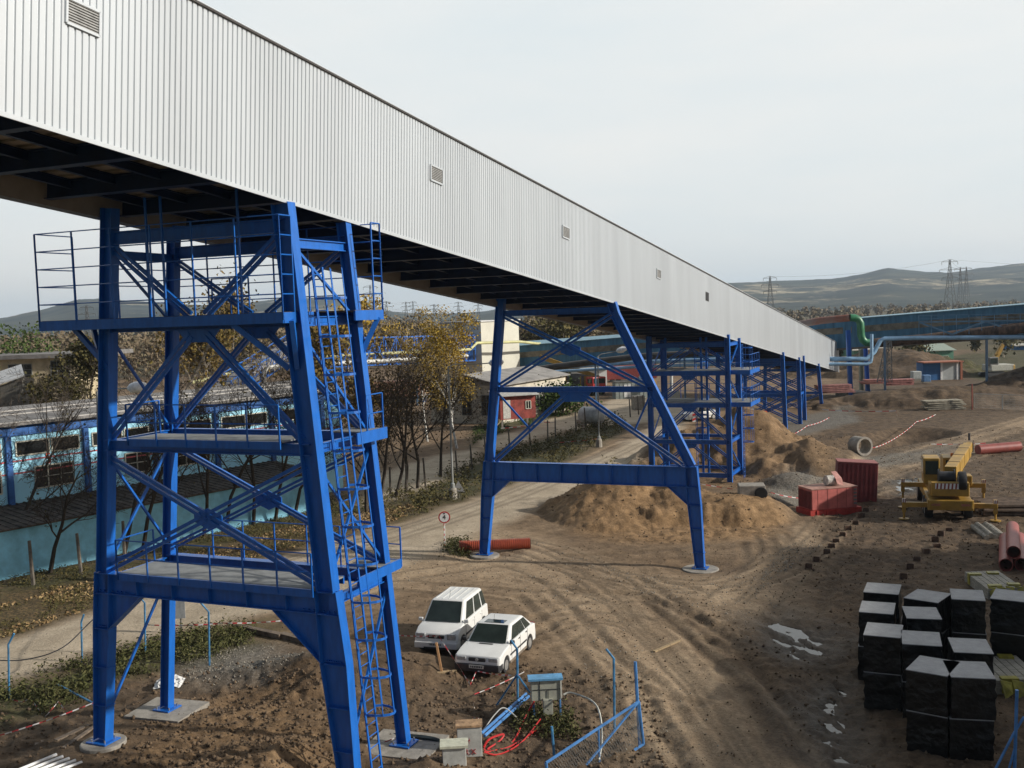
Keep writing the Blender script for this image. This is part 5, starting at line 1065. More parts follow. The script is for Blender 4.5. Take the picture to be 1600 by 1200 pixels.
# mobile crane, seen from behind
def stripes(T, c, w_, h_, n, ax, nn, name='hazard_stripe'):
    c = np.array(c, float); ax = np.array(ax, float); nn = np.array(nn, float); mb = MB(); mb.prism([c-ax*w_/2-ZV*h_/2, c+ax*w_/2-ZV*h_/2, c+ax*w_/2+ZV*h_/2, c-ax*w_/2+ZV*h_/2], nn*.01); o = mb.build('hazard_plate', WHITE, T); mb = MB()
    for i in range(n):
        x = -w_/2+w_*(i+.25)/n; a = c+ax*x+nn*.012; mb.prism([a-ZV*h_/2, a+ax*w_*.45/n-ZV*h_/2, a+ax*(w_*.45/n+.03)+ZV*h_/2, a+ax*.03+ZV*h_/2], nn*.004)
    mb.build(name, mat('stripe_red_brown', (.25, .05, .03), .6), o)
def crane():
    T = thing('mobile_crane', 'yellow mobile crane seen from behind with outriggers spread and its boom laid forward', 'crane', (0, 0, 0)); X = (1, 0, 0)
    mb = MB(); mb.box((0, 3.2, 1.0), (2.2, 7.6, .42)); mb.box((0, -.45, .95), (2.3, .25, .55)); bevel(mb.build('chassis', YP, T), .03)
    for yy, zz, hw_ in ((.25, .82, 2.4), (3.7, 1.35, 2.25)):
        mb = MB(); mb.box((0, yy, zz), (hw_*2, .30, .26)); o = bevel(mb.build('outrigger_beam', YP, T), .02)
        for g in (-1, 1):
            mb = MB(); mb.box((g*(hw_-.1), yy, zz-.05), (.2, .2, .75)); mb.tube([(g*(hw_-.1), yy, zz-.4), (g*(hw_-.1), yy, .06)], .06, 8); mb.lathe((g*(hw_-.1), yy, 0), [(.28, 0), (.28, .05)], 14); mb.build('jack', YP, o); stripes(T, (g*(hw_-.1), yy-.11, zz+.15), .2, .36, 2, X, (0, -1, 0))
    for yy in (.9, 2.0, 6.0):
        for g in (-1, 1): wheel(T, (g*1.0, yy, .52), .52, .42, (1, 0, 0))
    mb = MB(); mb.lathe((0, 1.7, 1.2), [(.9, 0), (.9, .22)], 24); mb.box((0, 1.3, 1.72), (2.0, 2.6, .6)); bevel(mb.build('turret', YP, T), .05)
    mb = MB(); mb.box((.0, -.15, 1.78), (1.9, .45, .75)); bevel(mb.build('counterweight', YP, T), .04); stripes(T, (0, -.385, 1.95), 1.5, .3, 8, X, (0, -1, 0))
    mb = MB(); mb.box((-.78, 2.0, 2.5), (.85, 1.5, 1.45)); o = bevel(mb.build('operator_cab', YP, T), .06, 2)
    for c_, d_ in (((-.78, 1.24, 2.7), (.66, .02, .75)), ((-1.21, 2.0, 2.7), (.02, 1.2, .75)), ((-.345, 2.0, 2.75), (.02, 1.2, .6))): mb = MB(); mb.box(c_, d_); mb.build('window', CGL, o)
    a = np.array([.15, 1.0, 2.45]); bd = nrm([.22, 1, .04])
    mb = MB(); mb.bar(a, a+bd*7.4, .62, .72, ZV); mb.bar(a+bd*7.4, a+bd*8.6, .5, .56, ZV); mb.bar(a+bd*8.6, a+bd*9.3, .38, .42, ZV); bevel(mb.build('boom', YP, T), .03)
    mb = MB()
    for i in range(3): q = a+bd*(1.5+2.3*i); mb.bar(q-np.array([.33, 0, 0]), q+np.array([.33, 0, 0]), .05, .75, ZV)
    mb.build('boom_band', PLAST, T)
    mb = MB(); mb.bar(a+bd*9.1-ZV*.1, a+bd*9.3-ZV*.1, .5, .6, ZV); q = a+bd*9.3; mb.tube([q+ZV*.3, q+ZV*.75], .07, 8); mb.build('boom_head', PLAST, T)
    mb = MB(); mb.lathe((-.55, .35, 2.35), [(.42, 0), (.42, .06), (.3, .06), (.3, .8), (.42, .8), (.42, .86)], 20, (1, 0, 0)); mb.build('winch_drum', PLAST, T)
    wheel(T, (.62, -.1, 2.2), .52, .4, (1, 0, .0))
    mb = MB(); mb.box((1.0, 1.0, 2.1), (.4, .9, .55)); bevel(mb.build('fuel_tank', YP, T), .04)
    mb = MB(); mb.box((.75, 6.4, 1.9), (1.1, 1.6, 1.5)); o = bevel(mb.build('driver_cab', YP, T), .07, 2)
    for c_, d_ in (((.75, 5.59, 2.2), (.8, .02, .6)), ((1.31, 6.4, 2.2), (.02, 1.2, .6))): mb = MB(); mb.box(c_, d_); mb.build('window', CGL, o)
    mb = MB(); mb.lathe((.75, 6.2, 2.65), [(.09, 0), (.09, .16), (.05, .2)], 10); mb.build('beacon', mat('orange_beacon', (.7, .2, .02), .4), T)
    for g in (-.75, .75): mb = MB(); mb.box((g, -.585, .98), (.45, .03, .12)); mb.build('tail_light', mat('faded_lens', (.45, .16, .12), .4), T)
    x, y = G(1484, 815); T.location = (x, y, hz(x, y)); T.rotation_euler = (0, 0, radians(-17))
crane()
# small mobile crane / truck far centre
def lorry(loc, rz, colr, name, label, kind=0):
    T = thing(name, label, 'truck', (0, 0, 0)); mb = MB(); mb.box((2.6, 0, 1.7), (1.7, 2.3, 1.9)); o = bevel(mb.build('cab', colr, T), .12); mb = MB(); mb.box((3.46, 0, 2.1), (.03, 1.9, .7)); mb.box((2.8, -1.16, 2.1), (1.1, .03, .6)); mb.box((2.8, 1.16, 2.1), (1.1, .03, .6)); mb.each('window', CGL, o)
    mb = MB(); mb.box((-1, 0, .95), (7, 2.2, .3)); mb.build('chassis', PLAST, T)
    for x in (2.6, -2, -3.3):
        for g in (-1, 1): wheel(T, (x, g*1.0, .5), .5, .35)
    if kind: 
        mb = MB(); mb.box((-1.6, 0, 1.9), (2.6, 2.1, 1.6)); mb.build('turret', YP, T); mb = MB(); mb.bar((-2.5, 0, 2.6), (5.5, 0, 5.6), .5, .6, ZV); mb.build('boom', YP, T)
    else: mb = MB(); mb.box((-1.6, 0, 2.0), (5, 2.3, 1.6)); bevel(mb.build('body', mat('truck_body', (.12, .12, .13), .7), T), .05)
    T.location = loc; T.rotation_euler = (0, 0, rz); return T
x, y, z = AT(888, 606, 150); lorry((x+1.5, y, .9), radians(170), YP, 'truck_crane', 'small yellow truck crane standing beside the low grey-roofed workshop', 1)
x, y, z = AT(926, 606, 150); lorry((x-1, y, .9), radians(-60), mat('red_cab', (.45, .03, .025), .4), 'lorry', 'red-cabbed lorry in front of the bright white shed')
WS = thing('white_shed', 'bright white shed behind the red lorry', 'shed', AT(930, 590, 165)); a, b = AT(895, 578, 165), AT(948, 576, 165); mb = MB(); mb.prism([(a[0], 165, .5), (b[0], 165, .5), (b[0], 165, b[2]), (a[0], 165, a[2])], (0, 6, 0)); mb.build('wall', WHITE, WS); mb = MB(); mb.prism([(a[0]-.4, 164.6, a[2]), (b[0]+.4, 164.6, b[2]), (b[0]+.4, 171.5, b[2]), (a[0]-.4, 171.5, a[2])], (0, 0, .2)); mb.build('roof', GRY, WS)
for i, (px, m_, lb) in enumerate(((984, mat('wagon_red', (.22, .04, .035), .8), 'dull red railway wagon seen through the second bent, right of the white shed'), (620, mat('wagon_cream', (.6, .52, .34), .8, col2=(.35, .06, .05), var=.1), 'cream and red goods wagon half hidden behind the bare trees'))):
    x, y, z = AT(px, 592 if i == 0 else 580, 172 if i == 0 else 146); T = thing('goods_wagon', lb, 'wagon', (x, y, .9)); mb = MB(); mb.box((x, y, 3.0 if i else 2.6), (8.5, 2.6, 2.2)); bevel(mb.build('body', m_, T), .06); mb = MB()
    for q in (-3, -2, 2, 3): mb.lathe((x+q, y-1.2, 1.35), [(.42, 0), (.42, .12)], 14, (0, 1, 0))
    mb.each('wheel', PLAST, T); mb = MB(); mb.box((x, y-1.0, 1.75), (8.7, .2, .25)); mb.build('frame', PLAST, T)
# grey container cabin, pale tank, white pickup
def gbox(name, label, cat, px, py, w_, d_, h_, m, rz=0, extra=None, roof=None):
    x, y, z = g3(px, py); T = thing(name, label, cat, (x, y, z)); mb = MB(); mb.box((x, y, z+h_/2), (w_, d_, h_), rz); bevel(mb.build('body', m, T), .02)
    mb = MB(); n = max(3, int(w_/.5)); a, b = cos(rz), sin(rz)
    for i in range(n+1):
        q = -w_/2+w_*i/n; mb.box((x+q*a+(d_/2+.0)*b, y+q*b-(d_/2+.0)*a, z+h_/2), (.06, .08, h_-.1), rz)
    mb.build('wall_rib', m, T)
    if roof: mb = MB(); mb.box((x, y, z+h_+.04), (w_+.2, d_+.2, .1), rz); mb.build('roof', roof, T)
    return T
GRN = mat('dull_grey_paint', (.28, .31, .29), .7, 0, .2, 1)
T = gbox('site_container', 'grey-green container with a pale rounded door panel, behind the right leg of the second bent', 'container', 985, 622, 4.4, 2.4, 2.3, GRN, .1, roof=GREYM); x, y, z = T.location; mb = MB(); mb.box((x-.5, y-1.24, z+1.1), (.9, .06, 1.7), .1); mb.build('door', WHITE, T)
T = gbox('utility_box', 'small pale grey box at the end of the muddy side track', 'box', 997, 640, 1.3, 1.0, 1.7, CONC, .3)
T = gbox('utility_box', 'cream box beneath the thin white pipe behind the third tower', 'box', 1047, 628, 2.2, 1.2, 1.4, mat('pale_box', (.5, .5, .42), .8), .1)
x, y, z = g3(938, 668); T = thing('storage_tank', 'whitish horizontal tank with a domed end among bushes left of the road', 'tank', (x, y, z)); mb = MB(); mb.lathe((x-1.9, y+2.0, z+1.25), [(.2, 0), (.7, .15), (.9, .4), (.9, 2.4), (.7, 2.65), (.2, 2.8)], 20, (.8, -.6, 0)); smooth_angle(mb.build('shell', mat('tank_white', (.42, .43, .42), .6, 0, .25, 1.5), T), 60)
mb = MB(); mb.box((x-1.8, y+1.9, z+.35), (.3, 1.4, .8), .6); mb.box((x-.2, y+.7, z+.35), (.3, 1.4, .8), .6); mb.each('cradle', CONC, T)
T = car('pickup', 'small white pickup parked behind the third tower', [(-2.2, .35), (-2.25, .6), (-2.2, .95), (-.5, .95), (.9, .98), (1.6, .92), (2.05, .8), (2.1, .5), (2.05, .3)], 2.7, ((-.6, 1.15, .93, .95), (-.4, .55, 1.6)), 1.6, 1.7, .33, dict(x=2.02, lz=.72, lh=.16, gh=.14), dict(side=[(.1, .55), (.5, .2)], seams=[1.0, .0]))
x, y, z = g3(1092, 656); T.location = (x, y, z); T.rotation_euler = (0, 0, radians(-150))
T = car('yellow_car', 'yellow car parked beyond the grey-green container', [(-1.86, .25), (-1.90, .5), (-1.86, .84), (-1.2, .90), (.72, .90), (1.40, .82), (1.82, .72), (1.90, .5), (1.86, .22)], 2.45, ((-1.72, .90, .86, .88), (-1.02, .22, 1.38)), 1.38, 1.62, .29, dict(x=1.84, lz=.62, lh=.15, gh=.13), dict(side=[(.10, .70), (.33, .42)], seams=[.7, -.2]))
x, y, z = AT(1003, 597, 150); T.location = (x, y, z-.6); T.rotation_euler = (0, 0, radians(190))
for ch in T.children:
    if ch.name.split('.')[0] in ('body', 'cabin', 'front_bumper', 'rear_bumper'): ch.data = ch.data.copy(); ch.data.materials.clear(); ch.data.materials.append(YP)
x, y, z = g3(1085, 660); T = thing('warning_board', 'red and white striped warning board beside the road bend', 'sign', (x, y, z)); mb = MB(); mb.box((x, y, z+1), (.25*1.6, .06, 2.)); mb.build('board', WHITE, T); mb = MB()
for i in range(4): mb.prism([(x-.2, y-.035, z+.15+i*.48), (x+.2, y-.035, z+.3+i*.48), (x+.2, y-.035, z+.54+i*.48), (x-.2, y-.035, z+.39+i*.48)], (0, -.01, 0))
mb.build('stripe', mat('sign_red', (.6, .05, .04), .6), T)
# ------------------------------------------------------------------ right side of the site
SKID = mat('bright_red_skid', (.42, .035, .025), .6, 0, .2, 2); GENR = mat('faded_red_housing', (.48, .12, .10), .65, 0, .18, 1.5); DRED = mat('dark_red_container', (.17, .03, .03), .7, 0, .25, 1.2)
a = np.array([*G(1269, 806), .9]); b = np.array([*G(1345, 799), .9]); e = nrm(b-a); e[2] = 0; n_ = np.array([-e[1], e[0], 0]); Lg_ = 3.1; zb_ = hz(a[0], a[1]); a[2] = zb_-.05
GN = thing('generator', 'faded red generator housing on a bright red skid', 'generator', tuple(a)); gp_ = lambda s_, t_, z_: a+e*s_+n_*t_+ZV*z_
mb = MB(); mb.prism([gp_(-.12, -.05, -.05), gp_(Lg_+.05, -.05, -.05), gp_(Lg_+.05, -.05, .32), gp_(-.12, -.05, .32)], n_*1.6)
for i in range(5): q = gp_(.3+i*.62, -.08, .16); mb.bar(q-ZV*.16, q+ZV*.16, .05, .08, e)
mb.build('skid', SKID, GN); mb = MB(); mb.prism([gp_(0, 0, .33), gp_(Lg_-.2, 0, .33), gp_(Lg_-.2, 0, 1.5), gp_(0, 0, 1.5)], n_*1.5); bevel(mb.build('housing', GENR, GN), .03); mb = MB(); mb.prism([gp_(-.03, -.03, 1.5), gp_(Lg_-.17, -.03, 1.5), gp_(Lg_-.17, 1.53, 1.5), gp_(-.03, 1.53, 1.5)], ZV*.05); mb.build('roof', mat('dusty_roof', (.40, .22, .17), .8, 0, .2, 3), GN); mb = MB()
for i in range(10): q = gp_(-.02, .1+i*.145, .9); mb.bar(q-ZV*.5, q+ZV*.5, .03, .05, e)
mb.build('louvre', DRED, GN); mb = MB()
for s_ in (.38, 1.0, 1.62, 2.2, 2.62): q = gp_(s_, -.006, .92); mb.bar(q-ZV*.55, q+ZV*.55, .012, .012, e)
mb.build('panel_seam', DRED, GN)
for i in range(5): mb = MB(); q = gp_(2.66, -.01, .5+i*.2); mb.prism([q, q+e*.2, q+e*.2+ZV*.11, q+ZV*.11], -n_*.012); mb.build('side_vent', GREYM, GN)
DR = thing('fuel_drum', 'whitish drum with a pink rag lying on top of the red generator', 'drum', tuple(gp_(1.55, .7, 1.55))); mb = MB(); mb.lathe(gp_(1.3, .7, 1.86), [(.28, 0), (.3, .03), (.28, .06), (.28, .35), (.3, .38), (.28, .41), (.28, .75), (.3, .78), (.28, .82)], 18, e); mb.build('drum', mat('drum_white', (.5, .47, .42), .7, 0, .3, 4), DR); mb = MB(); mb.prism([gp_(1.75, .35, 1.95), gp_(2.15, .35, 1.95), gp_(2.1, .9, 2.3), gp_(1.8, .9, 2.28)], (0, 0, .03)); mb.prism([gp_(1.75, .35, 1.95), gp_(2.15, .35, 1.95), gp_(2.2, .3, 1.6), gp_(1.8, .28, 1.7)], (0, -.03, 0)); mb.build('rag', mat('pink_rag', (.55, .28, .24), .9), DR)
x, y, z = g3(1342, 786); CT = thing('container', 'dark red ribbed container leaning slightly behind the generator', 'container', (x, y, z)); mb = MB(); w_, h_ = 2.3, 2.45; mb.box((0, 1.3, h_/2), (w_, 2.6, h_)); o = bevel(mb.build('body', DRED), .03); o.parent = CT; mb = MB()
for i in range(9): mb.box((-w_/2+.12+i*(w_-.24)/8, -.02, h_/2), (.12, .08, h_-.25))
o = mb.build('wall_rib', DRED); o.parent = CT; mb = MB(); mb.box((0, 1.3, h_+.03), (w_+.04, 2.64, .06)); o = mb.build('roof', mat('dusty_red_roof', (.28, .10, .09), .85), None); o.parent = CT; CT.rotation_euler = (radians(-4), radians(3), radians(-14)); CT.location = (x, y+.4, z-.1)
def ring(name, label, px, py, r, L, ax, m, cat='pipe'):
    x, y, z = g3(px, py); T = thing(name, label, cat, (x, y, z)); ax = nrm(ax); c_ = np.array([x, y, z+r*.92]); mb = MB(); mb.lathe(c_-ax*L/2, [(r*.82, L), (r*.82, 0), (r, 0), (r, L*.85), (r*1.06, L*.88), (r*1.06, L), (r*.82, L)], 28, ax)
    mb.f = mb.f[:-2]; smooth_angle(mb.build('shell', m, T), 40); return T
ring('concrete_pipe', 'short concrete pipe ring lying on the track beyond the dark red container', 1344, 721, .68, 1.15, (.35, -1, 0), CONC)
x, y, z = g3(1186, 806); T = thing('concrete_culvert', 'pale precast culvert piece with a round hole, in the trench beside the sand heap', 'culvert', (x, y, z)); mb = MB(); mb.box((x-.3, y+.5, z+.2), (1.5, 1.2, .9), -.15); bevel(mb.build('block', CONC, T), .05); mb = MB(); mb.lathe((x+.1, y-.17, z+.2), [(.36, 0), (.36, .03), (.3, .035)], 20, (-.15, -1, 0)); mb.build('opening', DARK, T)
# stubs of driven piles
PST = mat('rusty_steel', (.17, .105, .07), .8, .2, .35, 5)
def stub(px, py, i, lab):
    x, y, z = g3(px, py); T = None; mb = MB(); h = .22+.12*rnd.random(); a_ = rnd.uniform(-.5, .1); mb.box((0, 0, h/2), (.30, .02, h), a_); mb.box((-.15*cos(a_), -.15*sin(a_), h/2), (.02, .26, h), a_); mb.box((.15*cos(a_), .15*sin(a_), h/2), (.02, .26, h), a_)
    o = mb.build('pile_stub', PST); o.location = (x, y, z); tag(o, lab, 'pile stub', 'rusty pile stubs in two rows')
for i, q in enumerate(((1264, 889), (1276, 879), (1292, 866), (1299, 856), (1306, 847), (1317, 838), (1325, 829), (1337, 820), (1346, 808), (1353, 800))): stub(*q, i, 'short rusty pile stub in the left row, between sand heap and crane')
for i, q in enumerate(((1412, 906), (1422, 889), (1433, 877), (1447, 866), (1464, 858), (1461, 846), (1470, 838), (1483, 830))): stub(*q, i, 'short rusty pile stub in the right row, in front of the crane')
# wrapped blocks
BLK = mat('black_wrap', (.006, .0065, .007), .28, 0, .4, 3, 1.0, 5.5, spec=.5); TOPG = mat('grey_block_top', (.30, .30, .30), .75, 0, .12, 3, .2, 12)
ROWS = [('back', ['left', 'second from left', 'second from right', 'right'], [((1349, 925), (1404, 929)), ((1411.5, 934), (1465, 942)), ((1487, 936), (1540, 939)), ((1547, 935), (1604, 941))]),
        ('third', ['left', 'right'], [((1342, 956), (1396, 960)), ((1417, 966), (1472, 968))]),
        ('second', ['left', 'middle', 'right'], [((1349, 992), (1407, 997)), ((1410, 1006), (1472, 1010)), ((1491, 1019), (1553, 1022))]),
        ('front', ['left', 'right'], [((1415, 1046), (1479.5, 1057)), ((1486.6, 1058), (1556, 1061))])]
for rn, cols, qs in ROWS:
    for cn, (fl_, fr_) in zip(cols, qs):
        zt_b = 3.12; A = np.array([*G(*fl_, zt_b), 0]); B = np.array([*G(*fr_, zt_b), 0]); e_ = nrm(B-A); w_ = min(1.2, np.linalg.norm(B-A)*1.0); rz_ = atan2(e_[1], e_[0]); nn_ = np.array([-e_[1], e_[0], 0])
        for lv in (0, 1):
            j = rnd.uniform(-.04, .04); c_ = (A+B)/2+nn_*(.68)+e_*j*(1-lv); zb0 = .9+lv*1.115; T = thing('wrapped_block', ('top' if lv else 'bottom')+' black-wrapped block of the '+cn+' stack in the '+rn+' row', 'block', (c_[0], c_[1], zb0), 'blocks wrapped in black film at the lower right')
            mb = MB(); N = 7; hh = 1.09
            P_g = []
            ring_ = [(-.5+i/N, -.5) for i in range(N)]+[(.5, -.5+i/N) for i in range(N)]+[(.5-i/N, .5) for i in range(N)]+[(-.5, .5-i/N) for i in range(N)]
            nr_ = len(ring_); k_ = 8
            for kk in range(k_+1):
                for (x_, y_) in ring_:
                    bul = .032*rnd.gauss(0, 1)*(0 < kk < k_); s_ = 1+bul; X_ = x_*w_*s_; Y_ = y_*1.32*s_; mb.v.append((c_[0]+X_*cos(rz_)-Y_*sin(rz_), c_[1]+X_*sin(rz_)+Y_*cos(rz_), zb0+hh*kk/k_))
            mb.f += [(kk*nr_+i, kk*nr_+(i+1) % nr_, (kk+1)*nr_+(i+1) % nr_, (kk+1)*nr_+i) for kk in range(k_) for i in range(nr_)]; mb.st = [(0, 0)]
            smooth_angle(mb.build('film', BLK, T), 50); mb = MB(); mb.box((c_[0], c_[1], zb0+hh+.005), (w_+.01, 1.33, .022), rz_); mb.build('cover_sheet', TOPG, T)
# yellow-wrapped timber, pipes
YW_ = mat('yellow_film', (.32, .28, .035), .5, 0, .3, 3); TIM = mat('grey_timber', (.30, .28, .23), .85, 0, .25, 3, streak=(1, 6, 1))
for i, (px, py, lb, L) in enumerate(((1566, 912, 'timber bundle with torn yellow film, beyond the wrapped blocks', 2.8), (1592, 1070, 'timber bundle with yellow film, right of the front wrapped blocks', 2.2))):
    x, y = G(px, py, 1.4 if i == 0 else 1.1); T = thing('timber_bundle', lb, 'timber', (x, y, .9)); mb = MB()
    for r_ in range(3):
        for c_ in range(6): mb.box((x-.6+c_*.24, y+.8, 1.0+r_*.15), (.21, L, .13), -.1)
    mb.each('board', TIM, T); mb = MB()
    for k_ in (-.4, 1.9): mb.box((x-.4, y+.1+k_*.8, 1.2), (.5, .25, .46), -.1); mb.box((x+.4, y+.2+k_*.8, 1.2), (.45, .3, .47), -.2)
    for k_ in range(5): q = (x-.8+.35*k_, y-.5, 1.0); mb.prism([(q[0], q[1], 1.45), (q[0]+.3, q[1]-.1, 1.4), (q[0]+.25, q[1]-.3, 1.0+rnd.random()*.2), (q[0]+.05, q[1]-.25, .95)], (0, .02, 0))
    mb.each('film', YW_, T)
RPI = mat('brick_red_pipe', (.27, .062, .048), .5, 0, .15, 2)
for i, (dx, dz, lb) in enumerate(((-.34, 0, 'left'), (.34, 0, 'right'), (0, .55, 'top'))):
    x, y = G(1584, 893); T = thing('plastic_pipe', lb+' pipe of the three big brick-red pipes stacked at the right edge', 'pipe', (x+dx, y, .95)); mb = MB(); r = .29; mb.lathe((x+dx, y, 1.2+dz), [(r*.88, 5.6), (r*.88, 0), (r, 0), (r, 5.6), (r*.88, 5.6)], 24, (.42, .9, 0)); mb.f = mb.f[:-2]; smooth_angle(mb.build('tube', RPI, T), 40)
x, y, z = g3(1562, 705); T = thing('plastic_pipe', 'brick-red pipe lying in mud near the right edge, far beyond the crane', 'pipe', (x, y, z)); mb = MB(); mb.tube([(x-1.7, y, z+.4), (x+1.9, y+.8, z+.45)], .4, 14); smooth_angle(mb.build('tube', RPI, T))
T = thing('corrugated_pipe', 'orange-red corrugated pipe lying behind the left foot of the second bent', 'pipe', g3(775, 858)); a = np.array([*G(718, 862), 0]); b = np.array([*G(829, 857), 0]); a[2] = b[2] = 1.18; L = np.linalg.norm(b-a); prof = []; n_c = 34
for i in range(n_c): prof += [(.285, L*(i+.0)/n_c), (.285, L*(i+.45)/n_c), (.245, L*(i+.55)/n_c), (.245, L*(i+.95)/n_c)]
mb = MB(); mb.lathe(a, prof+[(.285, L), (.23, L), (.23, L-.4)], 22, b-a); smooth_angle(mb.build('tube', mat('orange_red_plastic', (.42, .085, .04), .5, 0, .15, 2), T), 30)
LOG = mat('brown_tube', (.12, .085, .06), .8, 0, .35, 3)
for i in range(26):
    x, y = G(1568, 806); r_ = i//9; c_ = i % 9; T = MB(); d_ = (.35*sin(i), rnd.uniform(-.15, .15)); T.tube([(x-1.1+.3*rnd.random(), y+.3*c_+d_[1]*.5, 1.0+r_*.24), (x+5.5+rnd.random(), y-1.2+.3*c_+d_[1], 1.02+r_*.24)], .11, 7); o = T.build('drill_rod', LOG); tag(o, 'long thin brown rod in the pile at the right edge, right of the crane', 'rod', 'rods piled right of the crane')
for i in range(5):
    x, y = G(1556, 842); T = MB(); T.tube([(x-.5+i*.22, y-.1, 1.0+.1*(i % 2)), (x-.1+i*.22, y+2.4, 1.05+.1*(i % 2))], .13, 8); o = T.build('wooden_post', mat('grey_round_timber', (.26, .24, .2), .9, 0, .3, 5)); tag(o, 'short grey round timber in the small heap in front of the rod pile', 'post', 'round timbers in front of the rod pile')
# containers, excavator, buildings at far right
CY = 155.
a = AT(1442, 597, CY); b = AT(1500, 592, CY); h_ = 2.7
T = thing('site_container', 'blue container with a white-framed grey end, in front of the dark soil heap', 'container', (a[0], CY, a[2])); z0_ = (a[2]+b[2])/2; wL = b[0]-a[0]
mb = MB(); mb.prism([(a[0], CY, z0_), (a[0]+wL*.47, CY, z0_), (a[0]+wL*.47, CY, z0_+h_), (a[0], CY, z0_+h_)], (0, 2.4, 0)); mb.build('body', mat('container_blue', (.02, .12, .32), .6, 0, .15, 1), T)
mb = MB(); mb.prism([(a[0]+wL*.47+.02, CY, z0_), (b[0], CY, z0_), (b[0], CY, z0_+h_), (a[0]+wL*.47+.02, CY, z0_+h_)], (0, 2.4, 0)); mb.build('body', mat('container_grey', (.42, .44, .43), .6, 0, .1, 1), T)
mb = MB(); mb.box((a[0]+wL*.5, CY-.06, z0_+h_/2), (.3, .1, h_)); mb.box((b[0]-.35, CY-.06, z0_+h_/2), (.35, .1, h_)); mb.build('door_frame', WHITE, T); mb = MB(); mb.box((b[0]+.15, CY-.05, z0_+h_/2), (.3, .3, h_+.1)); mb.box((a[0]+wL/2, CY+.5, z0_+h_+.06), (wL+.4, 2.8, .15)); mb.build('roof_rail', mat('rust_orange', (.38, .14, .08), .8), T)
x, y, z = AT(1431, 592, 150); T = thing('water_tank', 'pale square tank left of the blue container', 'tank', (x, y, z)); mb = MB(); mb.box((x, y, z+.55), (1.25, 1.1, 1.1)); bevel(mb.build('tank', mat('pale_tank', (.45, .47, .44), .7), T), .08); mb = MB(); mb.box((x, y, z-.1), (1.3, 1.2, .2)); mb.build('pallet', TIM, T)
x, y, z = AT(1447, 596, 148); T = thing('water_tank', 'blue square tank at the front corner of the blue container', 'tank', (x, y, z)); mb = MB(); mb.box((x, y, z+.45), (1.0, 1.0, .95)); bevel(mb.build('tank', mat('tank_blue', (.10, .22, .42), .6, 0, .2, 3), T), .08); mb = MB(); mb.box((x, y, z-.08), (1.1, 1.1, .15)); mb.build('pallet', TIM, T)
def excavator():
    T = thing('excavator', 'yellow excavator with its arm folded upright at the far right', 'excavator', (0, 0, 0))
    for g in (-1, 1):
        mb = MB(); mb.prism([(-1.8, g*1.1-.25, .15), (1.8, g*1.1-.25, .15), (2.1, g*1.1-.25, .5), (1.8, g*1.1-.25, .85), (-1.8, g*1.1-.25, .85), (-2.1, g*1.1-.25, .5)], (0, .5, 0)); mb.build('track', PLAST, T)
    mb = MB(); mb.box((.3, 0, 1.55), (3.6, 2.6, .95)); bevel(mb.build('superstructure', mat('pale_machine', (.42, .42, .36), .6), T), .1); mb = MB(); mb.box((2.0, 0, 1.5), (.7, 2.6, .9)); bevel(mb.build('counterweight', YP, T), .15); mb = MB(); mb.box((-1.0, -.8, 2.5), (1.4, .95, 1.3)); o = bevel(mb.build('cab', GREYM, T), .06); mb = MB(); mb.box((-1.0, -1.29, 2.6), (1.1, .03, .8)); mb.build('window', CGL, o)
    mb = MB(); mb.bar((-.3, .2, 1.9), (1.2, .2, 4.9), .4, .5, (1, 0, 0)); mb.build('boom', YP, T); mb = MB(); mb.bar((1.2, .2, 5.0), (.1, .2, 3.4), .32, .4, (1, 0, 0)); mb.build('arm', YP, T); mb = MB(); mb.prism([(-.6, -.3, 2.9), (.3, -.3, 3.5), (.4, -.3, 2.7), (-.3, -.3, 2.4)], (0, 1, 0)); mb.build('bucket', YP, T)
    x, y, z = AT(1556, 590, 158); T.location = (x, y, z); T.rotation_euler = (0, 0, .1)
excavator()
def house(name, label, px0, px1, pt, Y, h_, mw, mr, hip=1.0, win=3, z0=.5):
    a, b = AT(px0, pt, Y), AT(px1, pt, Y); zt = a[2]; T = thing(name, label, 'building', ((a[0]+b[0])/2, Y, z0)); mb = MB(); mb.prism([(a[0], Y, z0), (b[0], Y, z0), (b[0], Y, zt), (a[0], Y, zt)], (0, 7, 0)); mb.build('wall', mw, T); mb = MB()
    mb.prism([(a[0]-.4, Y-.4, zt), (b[0]+.4, Y-.4, zt), (b[0]-.5, Y+3.5, zt+hip), (a[0]+.5, Y+3.5, zt+hip)], (0, 0, .12)); mb.prism([(a[0]+.5, Y+3.5, zt+hip), (b[0]-.5, Y+3.5, zt+hip), (b[0]+.4, Y+7.4, zt), (a[0]-.4, Y+7.4, zt)], (0, 0, .12)); mb.build('roof', mr, T)
    for i in range(win): w_ = (b[0]-a[0])/(win*2+1); window(T, (a[0]+w_*(1+2*i), Y, zt-2.0), w_, 1.0, (1, 0, 0), (0, -1, 0), 1, 1)
GW = mat('green_wall', (.12, .28, .19), .8); PR = mat('pale_roof', (.50, .47, .40), .8)
house('green_building', 'low green-walled building with a pale roof between the two blue bridge columns', 1334, 1383, 548, 185, 3, GW, PR, 1.6, 4)
house('green_building', 'green and cream building whose roof peeps over the dark soil heap', 1449, 1490, 549, 205, 3, GW, mat('pale_green_roof', (.3, .36, .30), .7), 1.2, 2)
house('farm_building', 'grey-roofed house below the pipe bridge', 1466, 1502, 538, 290, 3, PLAS, PR, 1.5, 2)
house('blue_building', 'blue building with a white band at the right edge beyond the excavator', 1588, 1640, 541, 230, 3, mat('strong_blue', (.05, .18, .42), .7), PR, .3, 0)
